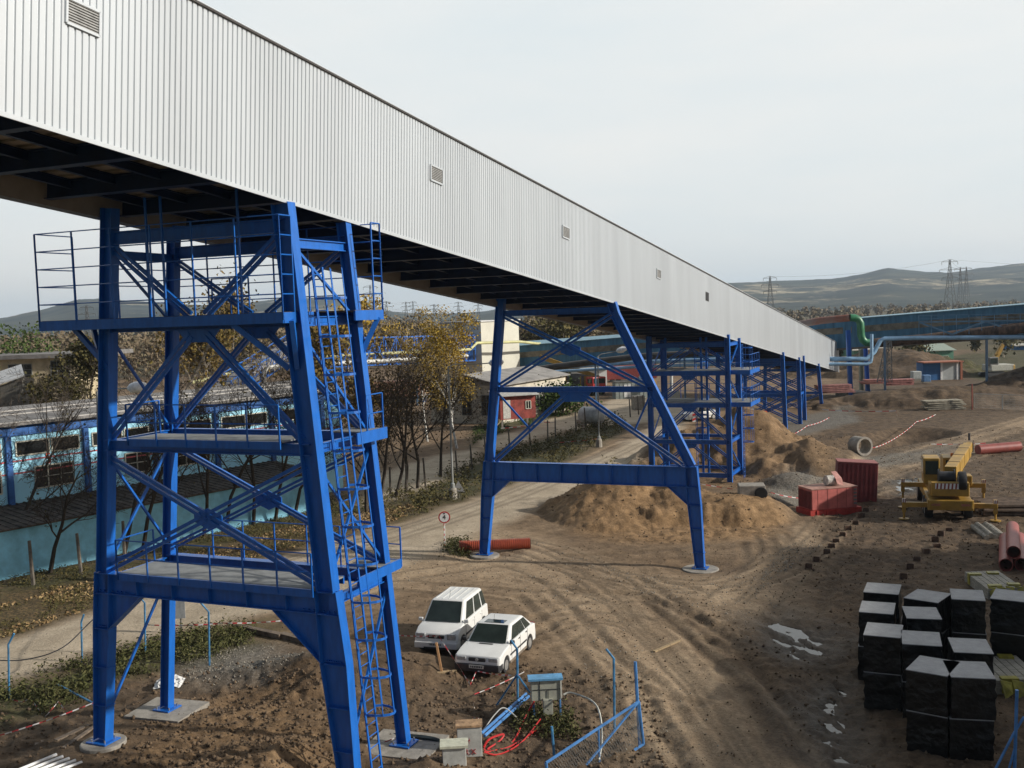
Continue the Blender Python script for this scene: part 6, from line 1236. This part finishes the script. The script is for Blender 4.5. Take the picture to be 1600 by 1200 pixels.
# lattice mast left of soil heap
x, y, z = AT(1378, 597, 150); T = thing('lattice_mast', 'grey lattice pipe support splayed in two legs at the end of the pipe bridge', 'mast', (x, y, .9)); mb = MB()
for g, px0, px1 in ((0, 1374, 1388), (1, 1390, 1389)):
    a, b = np.array(AT(px0, 597, 130)), np.array(AT(px1, 531, 128))
    for s_ in (-.3, .3): mb.bar(a+[s_, 0, 0], b+[s_, 0, 0], .08, .08, (1, 0, 0))
    for i in range(10): p_, q_ = a+(b-a)*i/10, a+(b-a)*(i+1)/10; mb.bar(p_+[-.3, 0, 0], q_+[.3, 0, 0], .05, .05, (1, 0, 0)); mb.bar(p_+[.3, 0, 0], q_+[-.3, 0, 0], .05, .05, (1, 0, 0))
mb.build('lattice', mat('grey_galvanised', (.3, .33, .35), .5, .4), T)
# stacks of pipes and boards on the far bank
for i, (px, py, n_, c_, lb, W_) in enumerate(((1305, 614, 5, (.36, .17, .15), 'pinkish stack of boards left of the bridge columns', 4.2), (1405, 602, 4, (.42, .18, .16), 'low stack of pink and cream boards on the bank right of the bridge columns', 3.6), (1472, 640, 5, (.32, .29, .22), 'stack of grey timber on the bank below the blue container', 4.0), (1365, 600, 3, (.35, .15, .13), 'thin stack of red boards beside the bridge columns', 3.0))):
    Y_ = (128, 140, 112, 138)[i]; x, y, z = AT(px, py, Y_); z = max(z, .9); T = thing('board_stack', lb, 'boards', (x, y, z)); m_ = mat('boards%d' % i, c_, .85, 0, .3, 2)
    for k_ in range(n_): mb = MB(); mb.box((x+rnd.uniform(-.3, .3), y, z+.13+k_*.21), (W_, 1.4, .14), rnd.uniform(-.08, .08)); mb.build('board_layer', m_, T)
def fence_panel(a, b, z, h_, label, m=GRY):
    T = thing('mesh_fence', label, 'fence', (a[0], a[1], z)); a = np.array([*a, z]); b = np.array([*b, z]); L = np.linalg.norm(b-a); n_ = max(1, round(L/3.4)); d_ = (b-a)/n_
    for i in range(n_):
        p_, q_ = a+d_*(i+.01), a+d_*(i+.99); mb = MB()
        for s_, t_ in ((p_, q_), (p_+ZV*h_, q_+ZV*h_), (p_, p_+ZV*h_), (q_, q_+ZV*h_)): mb.tube([s_, t_], .03, 5)
        f = mb.build('frame', m, T); mb = MB()
        for k_ in range(1, 24): s_ = p_+(q_-p_)*k_/24; mb.tube([s_, s_+ZV*h_], .006, 3, False)
        for k_ in range(1, 8): mb.tube([p_+ZV*h_*k_/8, q_+ZV*h_*k_/8], .006, 3, False)
        mb.build('mesh', m, f)
fence_panel(G(1522, 640)[:2], G(1660, 646)[:2], .7, 1.9, 'galvanised mesh fence panels at the right edge before the dark bank')
x, y, z = g3(1519, 642); T = thing('red_stake', 'tall pinkish red stake beside the mesh fence panels', 'stake', (x, y, z)); mb = MB(); mb.tube([(x, y, z), (x, y, z+2.8)], .07, 6); mb.build('stake', RPI, T)
# white screen and orange barriers behind tower 3
x, y, z = g3(1166, 662); T = thing('white_screen', 'white corrugated sheet panel standing behind the spoil heap, right of the third tower', 'panel', (x, y, z)); mb = MB(); zz = AT(1166, 657, 100)
for i in range(10): mb.box((zz[0]-.5+i*.13, 100, zz[2]+.5), (.09, .06+.04*(i % 2), 1.2), .2)
mb.build('sheet', WHITE, T); T.location = T.location
for k_, (px, lb) in enumerate(((1180, 'orange barrier right beside the white sheet panel'), (1194, 'orange barrier farther right of the white sheet panel'))):
    q = AT(px, 652, 104); T = thing('orange_barrier', lb, 'barrier', q); mb = MB(); mb.prism([(q[0]-.5, q[1], q[2]), (q[0]+.5, q[1], q[2]), (q[0]+.3, q[1], q[2]+.6), (q[0]-.2, q[1], q[2]+.65)], (0, .3, 0)); mb.build('board', mat('fluo_orange', (.75, .16, .04), .6), T); mb = MB(); mb.box((q[0], q[1]+.15, q[2]-.15), (.9, .5, .3)); mb.build('base', PLAST, T)
# ------------------------------------------------------------------ posts, lamps, signs
for i, q in enumerate(((52, 912), (127, 896), (195, 877), (250, 848), (312, 832), (413, 812), (610, 772), (636, 767), (665, 757), (715, 742), (738, 731), (760, 721), (797, 706), (829, 696), (856, 690), (868, 684), (900, 676), (915, 668), (-22, 930), (985, 652), (998, 648), (1006, 644))):
    x, y, z = g3(*q); mb = MB(); lx = rnd.uniform(-.12, .04); h = rnd.uniform(2.0, 2.25); mb.bar((0, 0, -.1), (lx, rnd.uniform(-.05, .05), h), .17, .15, (1, 0, 0), .13, .12); o = bevel(mb.build('concrete_post', OLDC), .02); o.location = (x, y, z); tag(o, 'weathered concrete fence post leaning a little in the row along the dirt road', 'post', 'concrete fence posts along the dirt road')
def lamp(base, px_top, py_top, px_head, py_head, Y, label, arm=None):
    b = np.array(base); t = np.array(AT(px_top, py_top, Y)); hd = np.array(AT(px_head, py_head, Y)); T = thing('street_lamp', label, 'street lamp', tuple(b)); mb = MB(); k_ = b+(t-b)*.12; mb.tube([b, k_, k_+(t-b)*.01, t], [.16, .15, .075, .055], 10); smooth_angle(mb.build('pole', mat('lamp_pole', (.27, .28, .27), .6, .2, .15, 2), T)); mb = MB(); mb.tube([t, t+(hd-t)*.15+ZV*.12, hd+(t-hd)*.2, hd], .035, 6); mb.build('arm', MATS['lamp_pole'], T); mb = MB(); d_ = nrm(hd-t)
    mb.lathe(hd-d_*.1, [(.05, -.1), (.2, .05), (.27, .3), (.27, .55), (.17, .8), (.05, .9)], 12, d_); o = smooth_angle(mb.build('lamp_head', mat('lamp_head', (.8, .82, .82), .4), T)); mb = MB(); mb.lathe(b-ZV*.2, [(.3, 0), (.26, .9), (.2, 1.0)], 12); mb.build('concrete_base', CONC, T)
b = g3(708, 778); lamp(b, 700.5, 573, 768, 567, b[1], 'street lamp in front of the golden birch beside the dirt road')
b = g3(936, 697); lamp(b, 934, 557, 966, 548, b[1]+1, 'street lamp seen inside the second bent, near the whitish tank')
b = g3(158, 905); lamp(b, 152, 612, 205, 606, b[1]+.5, 'street lamp behind the left legs of the nearest tower')
x, y, z = g3(695, 856); T = thing('road_sign', 'round white road sign with a red rim on a striped pole at the junction', 'sign', (x, y, z)); mb = MB(); mb.tube([(x, y, z), (x+.03, y, z+1.35)], .03, 6); mb.build('pole', WHITE, T); mb = MB()
for i in range(5): mb.tube([(x+.02*i/5, y, z+.1+i*.27), (x+.02*i/5, y, z+.22+i*.27)], .034, 6)
mb.build('pole_stripe', mat('sign_red', (.6, .05, .04), .6), T); c_ = np.array([x+.04, y-.04, z+1.62]); mb = MB(); mb.lathe(c_, [(.31, 0), (.31, .02)], 28, (.1, -1, .05)); mb.build('rim', mat('sign_rim', (.35, .02, .02), .5), T); mb = MB(); mb.lathe(c_+[.001, -.021, 0], [(.245, 0), (.245, .006)], 28, (.1, -1, .05)); f_ = mb.build('face', mat('sign_face', (.62, .62, .6), .5), T)
text_obj('4', 'numeral', PLAST, f_, c_+[.002, -.034, 0], (1, .1, 0), ZV, .34); mb = MB()
for g in (-1, 1): mb.prism([(c_[0]-.07, c_[1]-.03, c_[2]+g*.23), (c_[0]+.07, c_[1]-.03, c_[2]+g*.23), (c_[0], c_[1]-.03, c_[2]+g*.15)], (0, -.004, 0))
mb.build('arrowhead', PLAST, f_)
x, y, z = g3(717, 776); T = thing('road_sign', 'triangular grey sign seen from behind at the foot of the street lamp', 'sign', (x, y, z)); mb = MB(); mb.tube([(x, y, z), (x, y, z+.7)], .03, 6); mb.build('pole', GREYM, T); mb = MB(); mb.prism([(x-.4, y-.05, z+.5), (x+.4, y-.05, z+.45), (x, y-.05, z+1.2)], (0, .02, 0)); mb.build('plate', mat('sign_back', (.3, .3, .3), .6), T)
BPOST = mat('turquoise_post', (.05, .20, .38), .6, 0, .3, 4)
def fpost(px, py, ty, bx, by, lb):
    x, y, z = g3(px, py); t = AT(px-1, ty, y); e_ = AT(bx, by, y); mb = MB(); mb.tube([(x, y, z-.1), t, e_], .035, 6); o = mb.build('fence_post', BPOST); tag(o, lb, 'post', 'thin blue posts with bent tips')
    return np.array([x, y, z]), np.array(t)
fpost(14, 1090, 1007, 22, 990, 'thin blue bent-tip post nearest the left edge'); fpost(128, 1034, 972, 131, 960, 'thin blue bent-tip post just left of the tower front leg'); fpost(227, 1024, 942, 219, 934, 'thin blue bent-tip post between the two left tower legs'); fpost(327, 1040, 956, 313, 941, 'thin blue bent-tip post on the earth bank right of the left tower legs')
P1, t1 = fpost(809, 1113, 1014, 798, 1000, 'blue bent-tip post right in front of the white hatchback'); fpost(960, 1142, 1029, 947, 1014, 'blue bent-tip post behind the open gate'); 
mb = MB(); a_ = AT(808, 1054, P1[1]); mb.tube([a_, g3(774, 1108)], .03, 5); o = mb.build('fence_strut', BPOST); tag(o, 'blue strut leaning left from the post in front of the hatchback', 'strut'); mb = MB(); mb.tube([a_, AT(828, 1082, P1[1]-.5)], .03, 5); o = mb.build('fence_strut', BPOST); tag(o, 'short blue strut leaning right from the post in front of the hatchback', 'strut')
GT = thing('gate', 'open blue tube gate with wire mesh at the bottom edge', 'gate', g3(998, 1190)); BR = mat('blue_tube', (.07, .22, .50), .5, 0, .2, 3); YG = 28.2
gA, gB = np.array(AT(853, 1192, 26.6)), np.array(AT(998, 1096, 28.4)); gC, gD = np.array([gB[0]+.1, gB[1], .95]), np.array([gA[0]+.1, gA[1], .2])
mb = MB(); mb.tube([gA, gB], .04, 6); mb.tube([gD, gC], .04, 6); mb.tube([gA, gD], .04, 6); mb.tube([gB, gC], .04, 6); mb.tube([gB, (gA*.72+gB*.28)*[1, 1, 0]+[0, 0, .6]], .035, 6); m_ = gA*.45+gB*.55; mb.tube([m_, (m_[0], m_[1], .7)], .03, 6); mb.build('frame', BR, GT); mb = MB()
for i in range(44): 
    a = gD+(gC-gD)*i/44; b = gA+(gB-gA)*min(1, (i+8)/44); mb.tube([a, b], .004, 3, False); a2 = gD+(gC-gD)*min(1, (i+8)/44); b2_ = gA+(gB-gA)*i/44; mb.tube([a2, b2_], .004, 3, False)
mb.build('mesh', GREYM, GT); fpx = np.array([gB[0], gB[1], .8]); mb = MB(); mb.tube([fpx, AT(992.5, 1034, gB[1])], .045, 6); mb.build('gate_post', BR, GT)
mb = MB(); q = g3(866, 1182); mb.tube([q, AT(862, 1135, q[1])], .035, 6); o = mb.build('fence_post', BPOST); tag(o, 'short straight blue post left of the open gate', 'post')
# lower right corner fence bits
EF = thing('tube_fence', 'blue tube fence corner at the lower right edge', 'fence', (*G(1590, 1195), .9)); mb = MB(); x, y = G(1585, 1215); mb.tube([(x, y, .9), AT(1589, 1078, y)], .045, 6); mb.tube([AT(1550, 1212, y), AT(1583, 1148, y), AT(1600, 1120, y)], .035, 6); mb.tube([(x-.2, y, .9), AT(1588, 1160, y)], .03, 6); mb.build('frame', BR, EF)
# cabinets
def cabinet(px, py, w_, d_, h_, z0, m, label, top=None, ov=.06):
    x, y, z = g3(px, py); T = thing('electrical_cabinet', label, 'cabinet', (x, y, z)); mb = MB(); mb.box((x, y, z+z0+h_/2), (w_, d_, h_), .05); bevel(mb.build('body', m, T), .015); mb = MB(); mb.box((x, y, z+z0+h_+.03), (w_+ov*2, d_+ov*2, .06), .05); mb.build('roof', top or m, T); return T, x, y, z
CABM = mat('grey_cabinet', (.36, .36, .29), .6, 0, .12, 4)
T, x, y, z = cabinet(854, 1128, .86, .28, .62, .75, CABM, 'beige-grey electrical cabinet under a blue roof on blue legs', mat('cabinet_roof_blue', (.12, .33, .55), .5), .08)
mb = MB()
for c_, d_ in (((x-.17, y-.155, z+1.06), (.015, .02, .6)), ((x+.05, y-.15, z+1.09), (.84, .02, .012)), ((x+.08, y-.155, z+.93), (.012, .02, .3))): mb.box(c_, d_, .05)
mb.build('door_gap', PLAST, T); mb = MB(); mb.box((x+.05, y-.18, z+.6), (.28, .22, .44), .05); bevel(mb.build('meter_box', CABM, T), .01); mb = MB(); mb.box((x+.45, y, z+1.1), (.05, .3, .58), .05); mb.build('side_panel', mat('cream_panel', (.6, .58, .5), .6), T); mb = MB()
for g in (-.36, .42): mb.tube([(x+g, y+.1, z-.1), (x+g, y+.1, z+.8)], .03, 6)
mb.each('leg', BR, T)
T, x, y, z = cabinet(735, 1192, .66, .4, .82, .05, mat('white_cabinet', (.48, .48, .44), .6, 0, .15, 4), 'pale electrical cabinet with a rusty lid and red marks', mat('rusty_lid', (.38, .24, .13), .85, 0, .4, 6), .03)
REDM = mat('faded_red_mark', (.35, .06, .06), .8); text_obj('R X', 'marking', REDM, T, np.array([x+.02, y-.215, z+.2]), (1, .05, 0), ZV, .2); mb = MB(); mb.prism([(x+.0, y-.212, z+.62), (x+.03, y-.212, z+.5), (x+.0, y-.212, z+.5), (x+.02, y-.212, z+.38), (x-.03, y-.212, z+.53), (x, y-.212, z+.53)], (0, -.004, 0)); mb.build('bolt_symbol', REDM, T)
T, x, y, z = cabinet(712, 1230, .6, .4, .5, .05, mat('white_cabinet', (.48,)*3), 'cream-lidded low box cut by the bottom edge, left of the pale cabinet', mat('cream_lid', (.55, .55, .42), .7))
for i, (a, b, lb) in enumerate((((752, 1146, 28.3), (822, 1084, 31.5), 'left'), ((757, 1150, 28.2), (826, 1088, 31.4), 'right'))):
    mb = MB(); mb.tube([AT(*a), AT(*b)], .045, 7); o = mb.build('blue_tube', BR); tag(o, lb+' blue tube of the pair leaning from the pale cabinet toward the fence post', 'tube')
CABLE = mat('red_cable', (.50, .02, .02), .5)
def cable(pts, r, m, name, label, cat, w=None):
    P = [np.array(g3(a, b))+ZV*(c_+.05) for a, b, c_ in pts]; Q = []
    for i in range(len(P)-1):
        p0, p1, p2, p3 = P[max(i-1, 0)], P[i], P[i+1], P[min(i+2, len(P)-1)]
        for t in np.linspace(0, 1, 6, endpoint=False): Q.append(.5*((2*p1)+(-p0+p2)*t+(2*p0-5*p1+4*p2-p3)*t*t+(-p0+3*p1-3*p2+p3)*t**3))
    Q.append(P[-1]); mb = MB(); mb.tube(Q, r, 5); o = smooth_angle(mb.build(name, m)); tag(o, label, cat)
cable([(836, 1135, .7), (822, 1135, .2), (800, 1160, 0), (765, 1185, 0), (757, 1188, .1)], .025, CABLE, 'red_cable', 'red cable dropping from the blue-roofed cabinet to the pale one', 'cable')
cable([(852, 1135, .1), (825, 1152, 0), (790, 1172, 0), (762, 1180, 0), (780, 1165, 0), (787, 1158, .1), (765, 1168, .1), (756, 1176, 0)], .03, CABLE, 'red_cable', 'thick red cable looping on the ground beside the pale cabinet', 'cable')
cable([(845, 1140, .3), (815, 1165, 0), (780, 1186, 0), (757, 1192, .1)], .022, CABLE, 'red_cable', 'lowest red cable between the two cabinets', 'cable')
cable([(757, 1165, .3), (775, 1150, .5), (790, 1143, .6), (812, 1138, .2)], .018, GRY, 'grey_cable', 'thin grey cable arching above the red cables', 'cable')
cable([(882, 1135, .9), (895, 1135, 1.0), (925, 1145, .9), (938, 1155, .7), (941, 1170, .3), (936, 1190, .1)], .028, mat('white_hose', (.55, .55, .48), .6), 'white_hose', 'white hose arching from the cabinet over the gate', 'hose')
cable([(-20, 1070, .9), (40, 1062, .7), (100, 1052, .9), (150, 1030, 1.5), (200, 1010, 2.0), (250, 990, 2.5), (300, 975, 3.0)], .022, PLAST, 'black_cable', 'black cable sagging along the lower road edge behind the tower', 'cable')
cable([(615, 1168, .0), (640, 1175, .1), (680, 1180, .1), (715, 1185, 0)], .07, mat('black_hose', (.02, .03, .03), .6), 'black_hose', 'thick black hose at the foot of the rear right tower leg', 'hose')
# barrier tape
TW_ = mat('tape_white', (.70, .68, .66), .6); TR_ = mat('tape_red', (.55, .05, .06), .6)
def tape(pts, label, wd=.06, seg=.22, absz=False):
    P = [np.array(AT(*p)) if absz else np.array(g3(p[0], p[1]))+ZV*p[2] for p in pts]; T = thing('barrier_tape', label, 'tape', tuple(P[0])); wd *= .65; V = []; D = 0; seg = seg*.8
    for a, b in zip(P[:-1], P[1:]):
        L = np.linalg.norm(b-a); n_ = max(2, int(L/seg)); sag = .03*L
        for i in range(n_):
            t = i/n_; V.append(a+(b-a)*t-ZV*2.4*sag*t*(1-t))
    V.append(P[-1]); mb = MB(); n_ = len(V)
    for k_, q_ in enumerate(V): tw = ZV+np.array([.3, .5, 0])*sin(k_*.8); tw = nrm(tw)*wd/2; mb.v += [tuple(q_-tw), tuple(q_+tw)]
    mb.f = [(2*k_, 2*k_+2, 2*k_+3, 2*k_+1) for k_ in range(n_-1)]; o = mb.build('ribbon', TW_, T); o.data.materials.append(TR_); o.data.polygons.foreach_set('material_index', [k_ % 2 for k_ in range(n_-1)])
tape([(-60, 1215, 1.0), (0, 1200, .8), (168, 1160, 1.0), (176, 1162, .95)], 'red and white tape tied round the front left tower leg')
tape([(15, 1092, .1), (35, 1096, .05), (48, 1100, .3), (70, 1118, .05), (92, 1110, .3), (112, 1122, 0), (140, 1145, 0)], 'crumpled red and white tape on the bank at the left edge', .05)
tape([(455, 1005, .9), (350, 1010, .95), (228, 1012, .9)], 'nearly white tape line behind the lower beam of the nearest tower', .07)
tape([(575, 1015, .6), (600, 1022, .75), (688, 1052, 1.0), (720, 1060, .3), (735, 1075, .1), (745, 1060, .3), (800, 1085, .6)], 'red and white tape sagging in front of the white cars')
tape([(740, 1110, .1), (742, 1100, .3), (820, 1080, .7)], 'red and white tape rising to the fence post in front of the hatchback', .05)
tape([(742, 1112, .1), (736, 1125, .0), (748, 1135, .1), (747, 1150, .0)], 'loose tape trailing down toward the pale cabinet', .05)
tape([(590, 1185, .1), (625, 1178, .2), (660, 1180, .1), (716, 1180, .2)], 'red and white tape lying by the rear right tower leg', .05)
tape([(1307, 715, .6), (1372, 697, .7), (1432, 668, .8), (1462, 660, .8)], 'red and white tape line beyond the concrete pipe ring', .10, .6)
tape([(1455, 692, .1), (1540, 690, .1)], 'pinkish tape lying on the track left of the far red pipe', .12, .5)
tape([(1095, 790, 1.0), (1205, 792, 1.0), (1250, 784, .8)], 'tape line round the trench between sand heap and generator', .07, .4)
tape([(1228, 684, .2), (1262, 672, .5), (1296, 660, .5)], 'tape line behind the foot of the fourth tower', .1, .6)
tape([(1285, 648, .5), (1400, 650, .5), (1402, 652, .1)], 'whitish straight tape line right of the sixth tower foot', .12, .8)
tape([(783, 678, .6), (850, 668, .6), (870, 668, .6)], 'white and red tape on the grass left of the grey side track', .12, .7)
tape([(866, 695, .3), (900, 692, .3), (935, 690, .4)], 'tape line by the street lamp near the whitish tank', .1, .6)
# timber bits
WOOD = mat('raw_plank', (.40, .29, .16), .85, 0, .3, 5, streak=(1, 5, 1)); OWD = mat('old_plank', (.17, .13, .095), .9, 0, .35, 5)
x, y, z = g3(691, 1060); T = thing('barrier_stake', 'wooden stake with wound tape on a cross plank in front of the minivan', 'stake', (x, y, z)); mb = MB(); mb.bar((x, y, z), (x-.15, y, z+1.05), .09, .07, (1, 0, 0)); mb.build('stake', mat('orange_wood', (.5, .28, .13), .8), T); mb = MB(); mb.box((x+.02, y-.05, z+.06), (.95, .14, .05), .15); mb.build('base_plank', WOOD, T)
def plank(p0, p1, w_, h_, m, label, n0=0, n1=0, name='plank'):
    a, b = np.array(g3(*p0))+ZV*(.06+n0), np.array(g3(*p1))+ZV*(.06+n1); mb = MB(); mb.bar(a, b, w_, h_, ZV); o = mb.build(name, m); tag(o, label, 'plank')
plank((372, 985), (440, 1000), .25, .18, OWD, 'dark beam on top of the earth bank behind the tower, left piece', .1, .1, 'beam'); plank((440, 998), (497, 1012), .28, .2, OWD, 'dark beam on top of the earth bank behind the tower, right piece', .1, .1, 'beam')
plank((1022, 1020), (1062, 1004), .12, .04, WOOD, 'lone pale plank on the crossroads'); plank((88, 1172), (140, 1148), .16, .04, OWD, 'old plank left of the round tower footing'); plank((55, 1172), (118, 1160), .3, .04, OWD, 'wide old board farther left of the round tower footing'); plank((100, 1190), (150, 1155), .12, .05, OWD, 'narrow old plank nearest the round tower footing')
plank((322, 1120, ), (330, 1122), .1, .1, OWD, 'x') if False else None
mb = MB(); mb.tube([np.array(g3(90, 1083))+ZV*.35, np.array(g3(148, 1108))+ZV*.1], .035, 6); o = mb.build('blue_tube', BPOST); tag(o, 'turquoise tube lying on the bank left of the front tower leg', 'tube')
for i in range(5):
    zz_ = hz(*G(80, 1192))+.16; a, b = np.array([*G(22+i*10, 1206+i*2, zz_), zz_]), np.array([*G(88+i*10, 1179+i*3, zz_), zz_]); mb = MB(); mb.tube([a, b], .045, 8); o = mb.build('white_pipe', WHITE); tag(o, 'white pipe of the five lying side by side in the lower left corner', 'pipe', 'five white pipes in the lower left corner')
x, y, z = g3(281, 990); T = thing('notice_board', 'grey square board on a thin post behind the rear left tower leg', 'board', (x, y, z)); mb = MB(); mb.box((x, y, z+1.0), (.5, .04, .75), .1); mb.build('board', mat('board_grey', (.30, .31, .31), .7), T); mb = MB(); mb.tube([(x+.05, y+.05, z-.1), (x+.05, y+.05, z+1.0)], .03, 6); mb.build('post', GREYM, T)
# crumpled white sheet
x, y, z = g3(268, 1078); R_ = np.random.RandomState(4); mb = MB(); n_ = 14
for i in range(n_+1):
    for j in range(n_+1): 
        uu, vv = i/n_*2-1, j/n_*2-1; e_ = max(0, 1-(uu*uu+vv*vv)*.7); mb.v.append((x+uu*.5+R_.normal()*.03, y+vv*.35+R_.normal()*.03, z+.02+e_*(.18+.16*R_.rand())))
mb.f = [(i*(n_+1)+j, (i+1)*(n_+1)+j, (i+1)*(n_+1)+j+1, i*(n_+1)+j+1) for i in range(n_) for j in range(n_)]; o = mb.build('plastic_sheet', mat('white_film', (.7, .7, .68), .4)); tag(o, 'crumpled white plastic sheet behind the rear left tower leg', 'sheet')
# rubble, weeds, leaves: nobody could count them
def scatter(polys, n, seed, ylim=200):
    r = np.random.RandomState(seed); out_ = []
    for P in polys:
        P = np.array(P); lo, hi = P.min(0), P.max(0); hi[1] = min(hi[1], ylim); X = r.uniform(lo[0], hi[0], n*3); Y = r.uniform(lo[1], hi[1], n*3); m_ = inpoly(X, Y, [tuple(q) for q in P], .5) > .5; X, Y = X[m_][:n], Y[m_][:n]; out_.append(np.stack([X, Y], 1))
    return np.vstack(out_)
def stones(name, XY, smin, smax, m, seed):
    r = np.random.RandomState(seed); n = len(XY); Z = hfun(XY[:, 0], XY[:, 1]); s = smin+(smax-smin)*r.rand(n)**3
    base = np.array([(1, 0, 0), (-1, 0, 0), (0, 1, 0), (0, -1, 0), (0, 0, 1), (0, 0, -1), (.6, .6, .6), (-.6, .6, -.5)])[:6]
    V = base[None]*s[:, None, None]*(.6+.7*r.rand(n, 6, 1)); V[:, :, :2] = V[:, :, :2]; V += np.stack([XY[:, 0], XY[:, 1], Z+s*.25], 1)[:, None]
    F = np.array([(0, 2, 4), (2, 1, 4), (1, 3, 4), (3, 0, 4), (2, 0, 5), (1, 2, 5), (3, 1, 5), (0, 3, 5)]); F = (F[None]+6*np.arange(n)[:, None, None]).reshape(-1, 3)
    me = bpy.data.meshes.new(name); V = V.reshape(-1, 3); me.vertices.add(len(V)); me.vertices.foreach_set('co', V.ravel().astype(np.float32)); me.loops.add(F.size); me.loops.foreach_set('vertex_index', F.ravel().astype(np.int32)); me.polygons.add(len(F)); me.polygons.foreach_set('loop_start', np.arange(0, F.size, 3, dtype=np.int32)); me.update(calc_edges=True); me.materials.append(m)
    o = bpy.data.objects.new(name, me); C.objects.link(o); tag(o, kind='stuff')
CLOD = mat('soil_clod', (.13, .088, .052), .95, 0, .3, 2); 
stones('soil_clods', np.vstack([scatter(SAND, 900, 5, 95), scatter(MUD+DSOIL, 2600, 6, 95)]), .012, .085, CLOD, 6)
stones('gravel', scatter(PALE+GREY+[ROAD], 1600, 8, 90), .01, .04, mat('pale_stone', (.30, .27, .22), .95, 0, .3, 3), 9)
yard = P_((400, 1000), (620, 870), (900, 850), (1300, 850), (1500, 800), (1300, 1200), (700, 1200)); stones('loose_stones', scatter([yard], 5000, 18, 70), .01, .045, CLOD, 19)
L_WEED = leafmat('weed_leaves', (.035, .04, .015), (.075, .08, .028), (.15, .13, .06), 1.2)
def weeds(name, polys, n, hgt, m, seed, size, ylim=150):
    XY = scatter(polys, int(n*.8), seed, ylim); r = np.random.RandomState(seed); k_ = fbm(XY[:, 0]*.7, XY[:, 1]*.7, 3); XY = XY[k_ > -.12]; n2 = len(XY); Z = hfun(XY[:, 0], XY[:, 1]); P = np.repeat(np.stack([XY[:, 0], XY[:, 1], Z], 1), 7, 0); P += np.abs(r.normal(size=P.shape))*[0, 0, hgt]+r.normal(size=P.shape)*[.09, .09, 0]; o = quads_mesh(name, P, size, m, None, seed, asp=.4); tag(o, kind='stuff')
weeds('weeds', [GRASS[3]], 2600, .22, L_WEED, 31, .13); weeds('weeds', [GRASS[1]], 3800, .32, L_OLIVE, 32, .2); weeds('weeds', [GRASS[0]], 4200, .10, L_OLIVE, 33, .11); weeds('grass', [GRASS[2]], 1500, .15, L_GREEN, 34, .18)
weeds('weeds', [P_((900, 775), (960, 752), (1010, 735), (1040, 755), (960, 790))], 900, .45, L_OLIVE, 35, .2); weeds('weeds', [P_((690, 850), (730, 845), (735, 870), (680, 872)), P_((800, 1110), (900, 1120), (905, 1160), (800, 1150)), P_((480, 790), (560, 770), (575, 800), (500, 812))], 380, .2, L_WEED, 36, .12)
xy = scatter([LEAF], 9000, 41, 75); k_ = fbm(xy[:, 0]*.4, xy[:, 1]*.4, 3); xy = xy[k_ > -.1]; z = hfun(xy[:, 0], xy[:, 1])+.02; o = quads_mesh('fallen_leaves', np.stack([xy[:, 0], xy[:, 1], z], 1), .13, leafmat('dry_leaves', (.16, .09, .04), (.32, .22, .11), (.42, .32, .15), .5), None, 42); tag(o, kind='stuff')
# hall-shaped block added out of view to shade the lower right of the yard
HL = thing('shade_block', 'unseen tall grey block added right of the yard to cast shade over it', 'building', (45, 30, .9)); mb = MB(); q = [(36, 5), (49, 42), (68, 35.5), (54, 0)]
mb.prism([(x, y, .5) for x, y in q], (0, 0, 17.5)); mb.build('wall', mat('shade_block_grey', (.4, .41, .42), .6, 0, .08, .5), HL); mb = MB(); mb.prism([(35.5, 4, 18.0), (49, 43, 18.), (69, 36, 18.), (54, -1, 18.)], (0, 0, .4)); mb.build('roof', GREYM, HL)  # sides and top of the added shade block
mb = MB(); mb.prism([(41.8+i*0, 22, 1) for i in range(1)]+[(41.96, 22.4, 1), (43.4, 26.4, 1), (43.4, 26.4, 5), (41.96, 22.4, 5)], (-.15, .05, 0)) if False else mb.prism([(43.26, 26, 1), (44.7, 30.1, 1), (44.7, 30.1, 5.5), (43.26, 26, 5.5)], (-.25, .09, 0)); mb.build('shade_block_panel', GREYM, HL)
# ------------------------------------------------------------------ haze
mb = MB(); mb.box((0, 1900, 100), (13000, 12400, 206)); hz_o = mb.build('haze', None); tag(hz_o, kind='stuff'); m = bpy.data.materials.new('haze'); m.use_nodes = True; t = m.node_tree; t.nodes.clear(); ou = t.nodes.new('ShaderNodeOutputMaterial'); pv = t.nodes.new('ShaderNodeVolumePrincipled'); pv.inputs['Color'].default_value = (.72, .86, 1.0, 1); pv.inputs['Density'].default_value = 1.4e-4; pv.inputs['Anisotropy'].default_value = .3; t.links.new(pv.outputs[0], ou.inputs['Volume']); hz_o.data.materials.append(m)
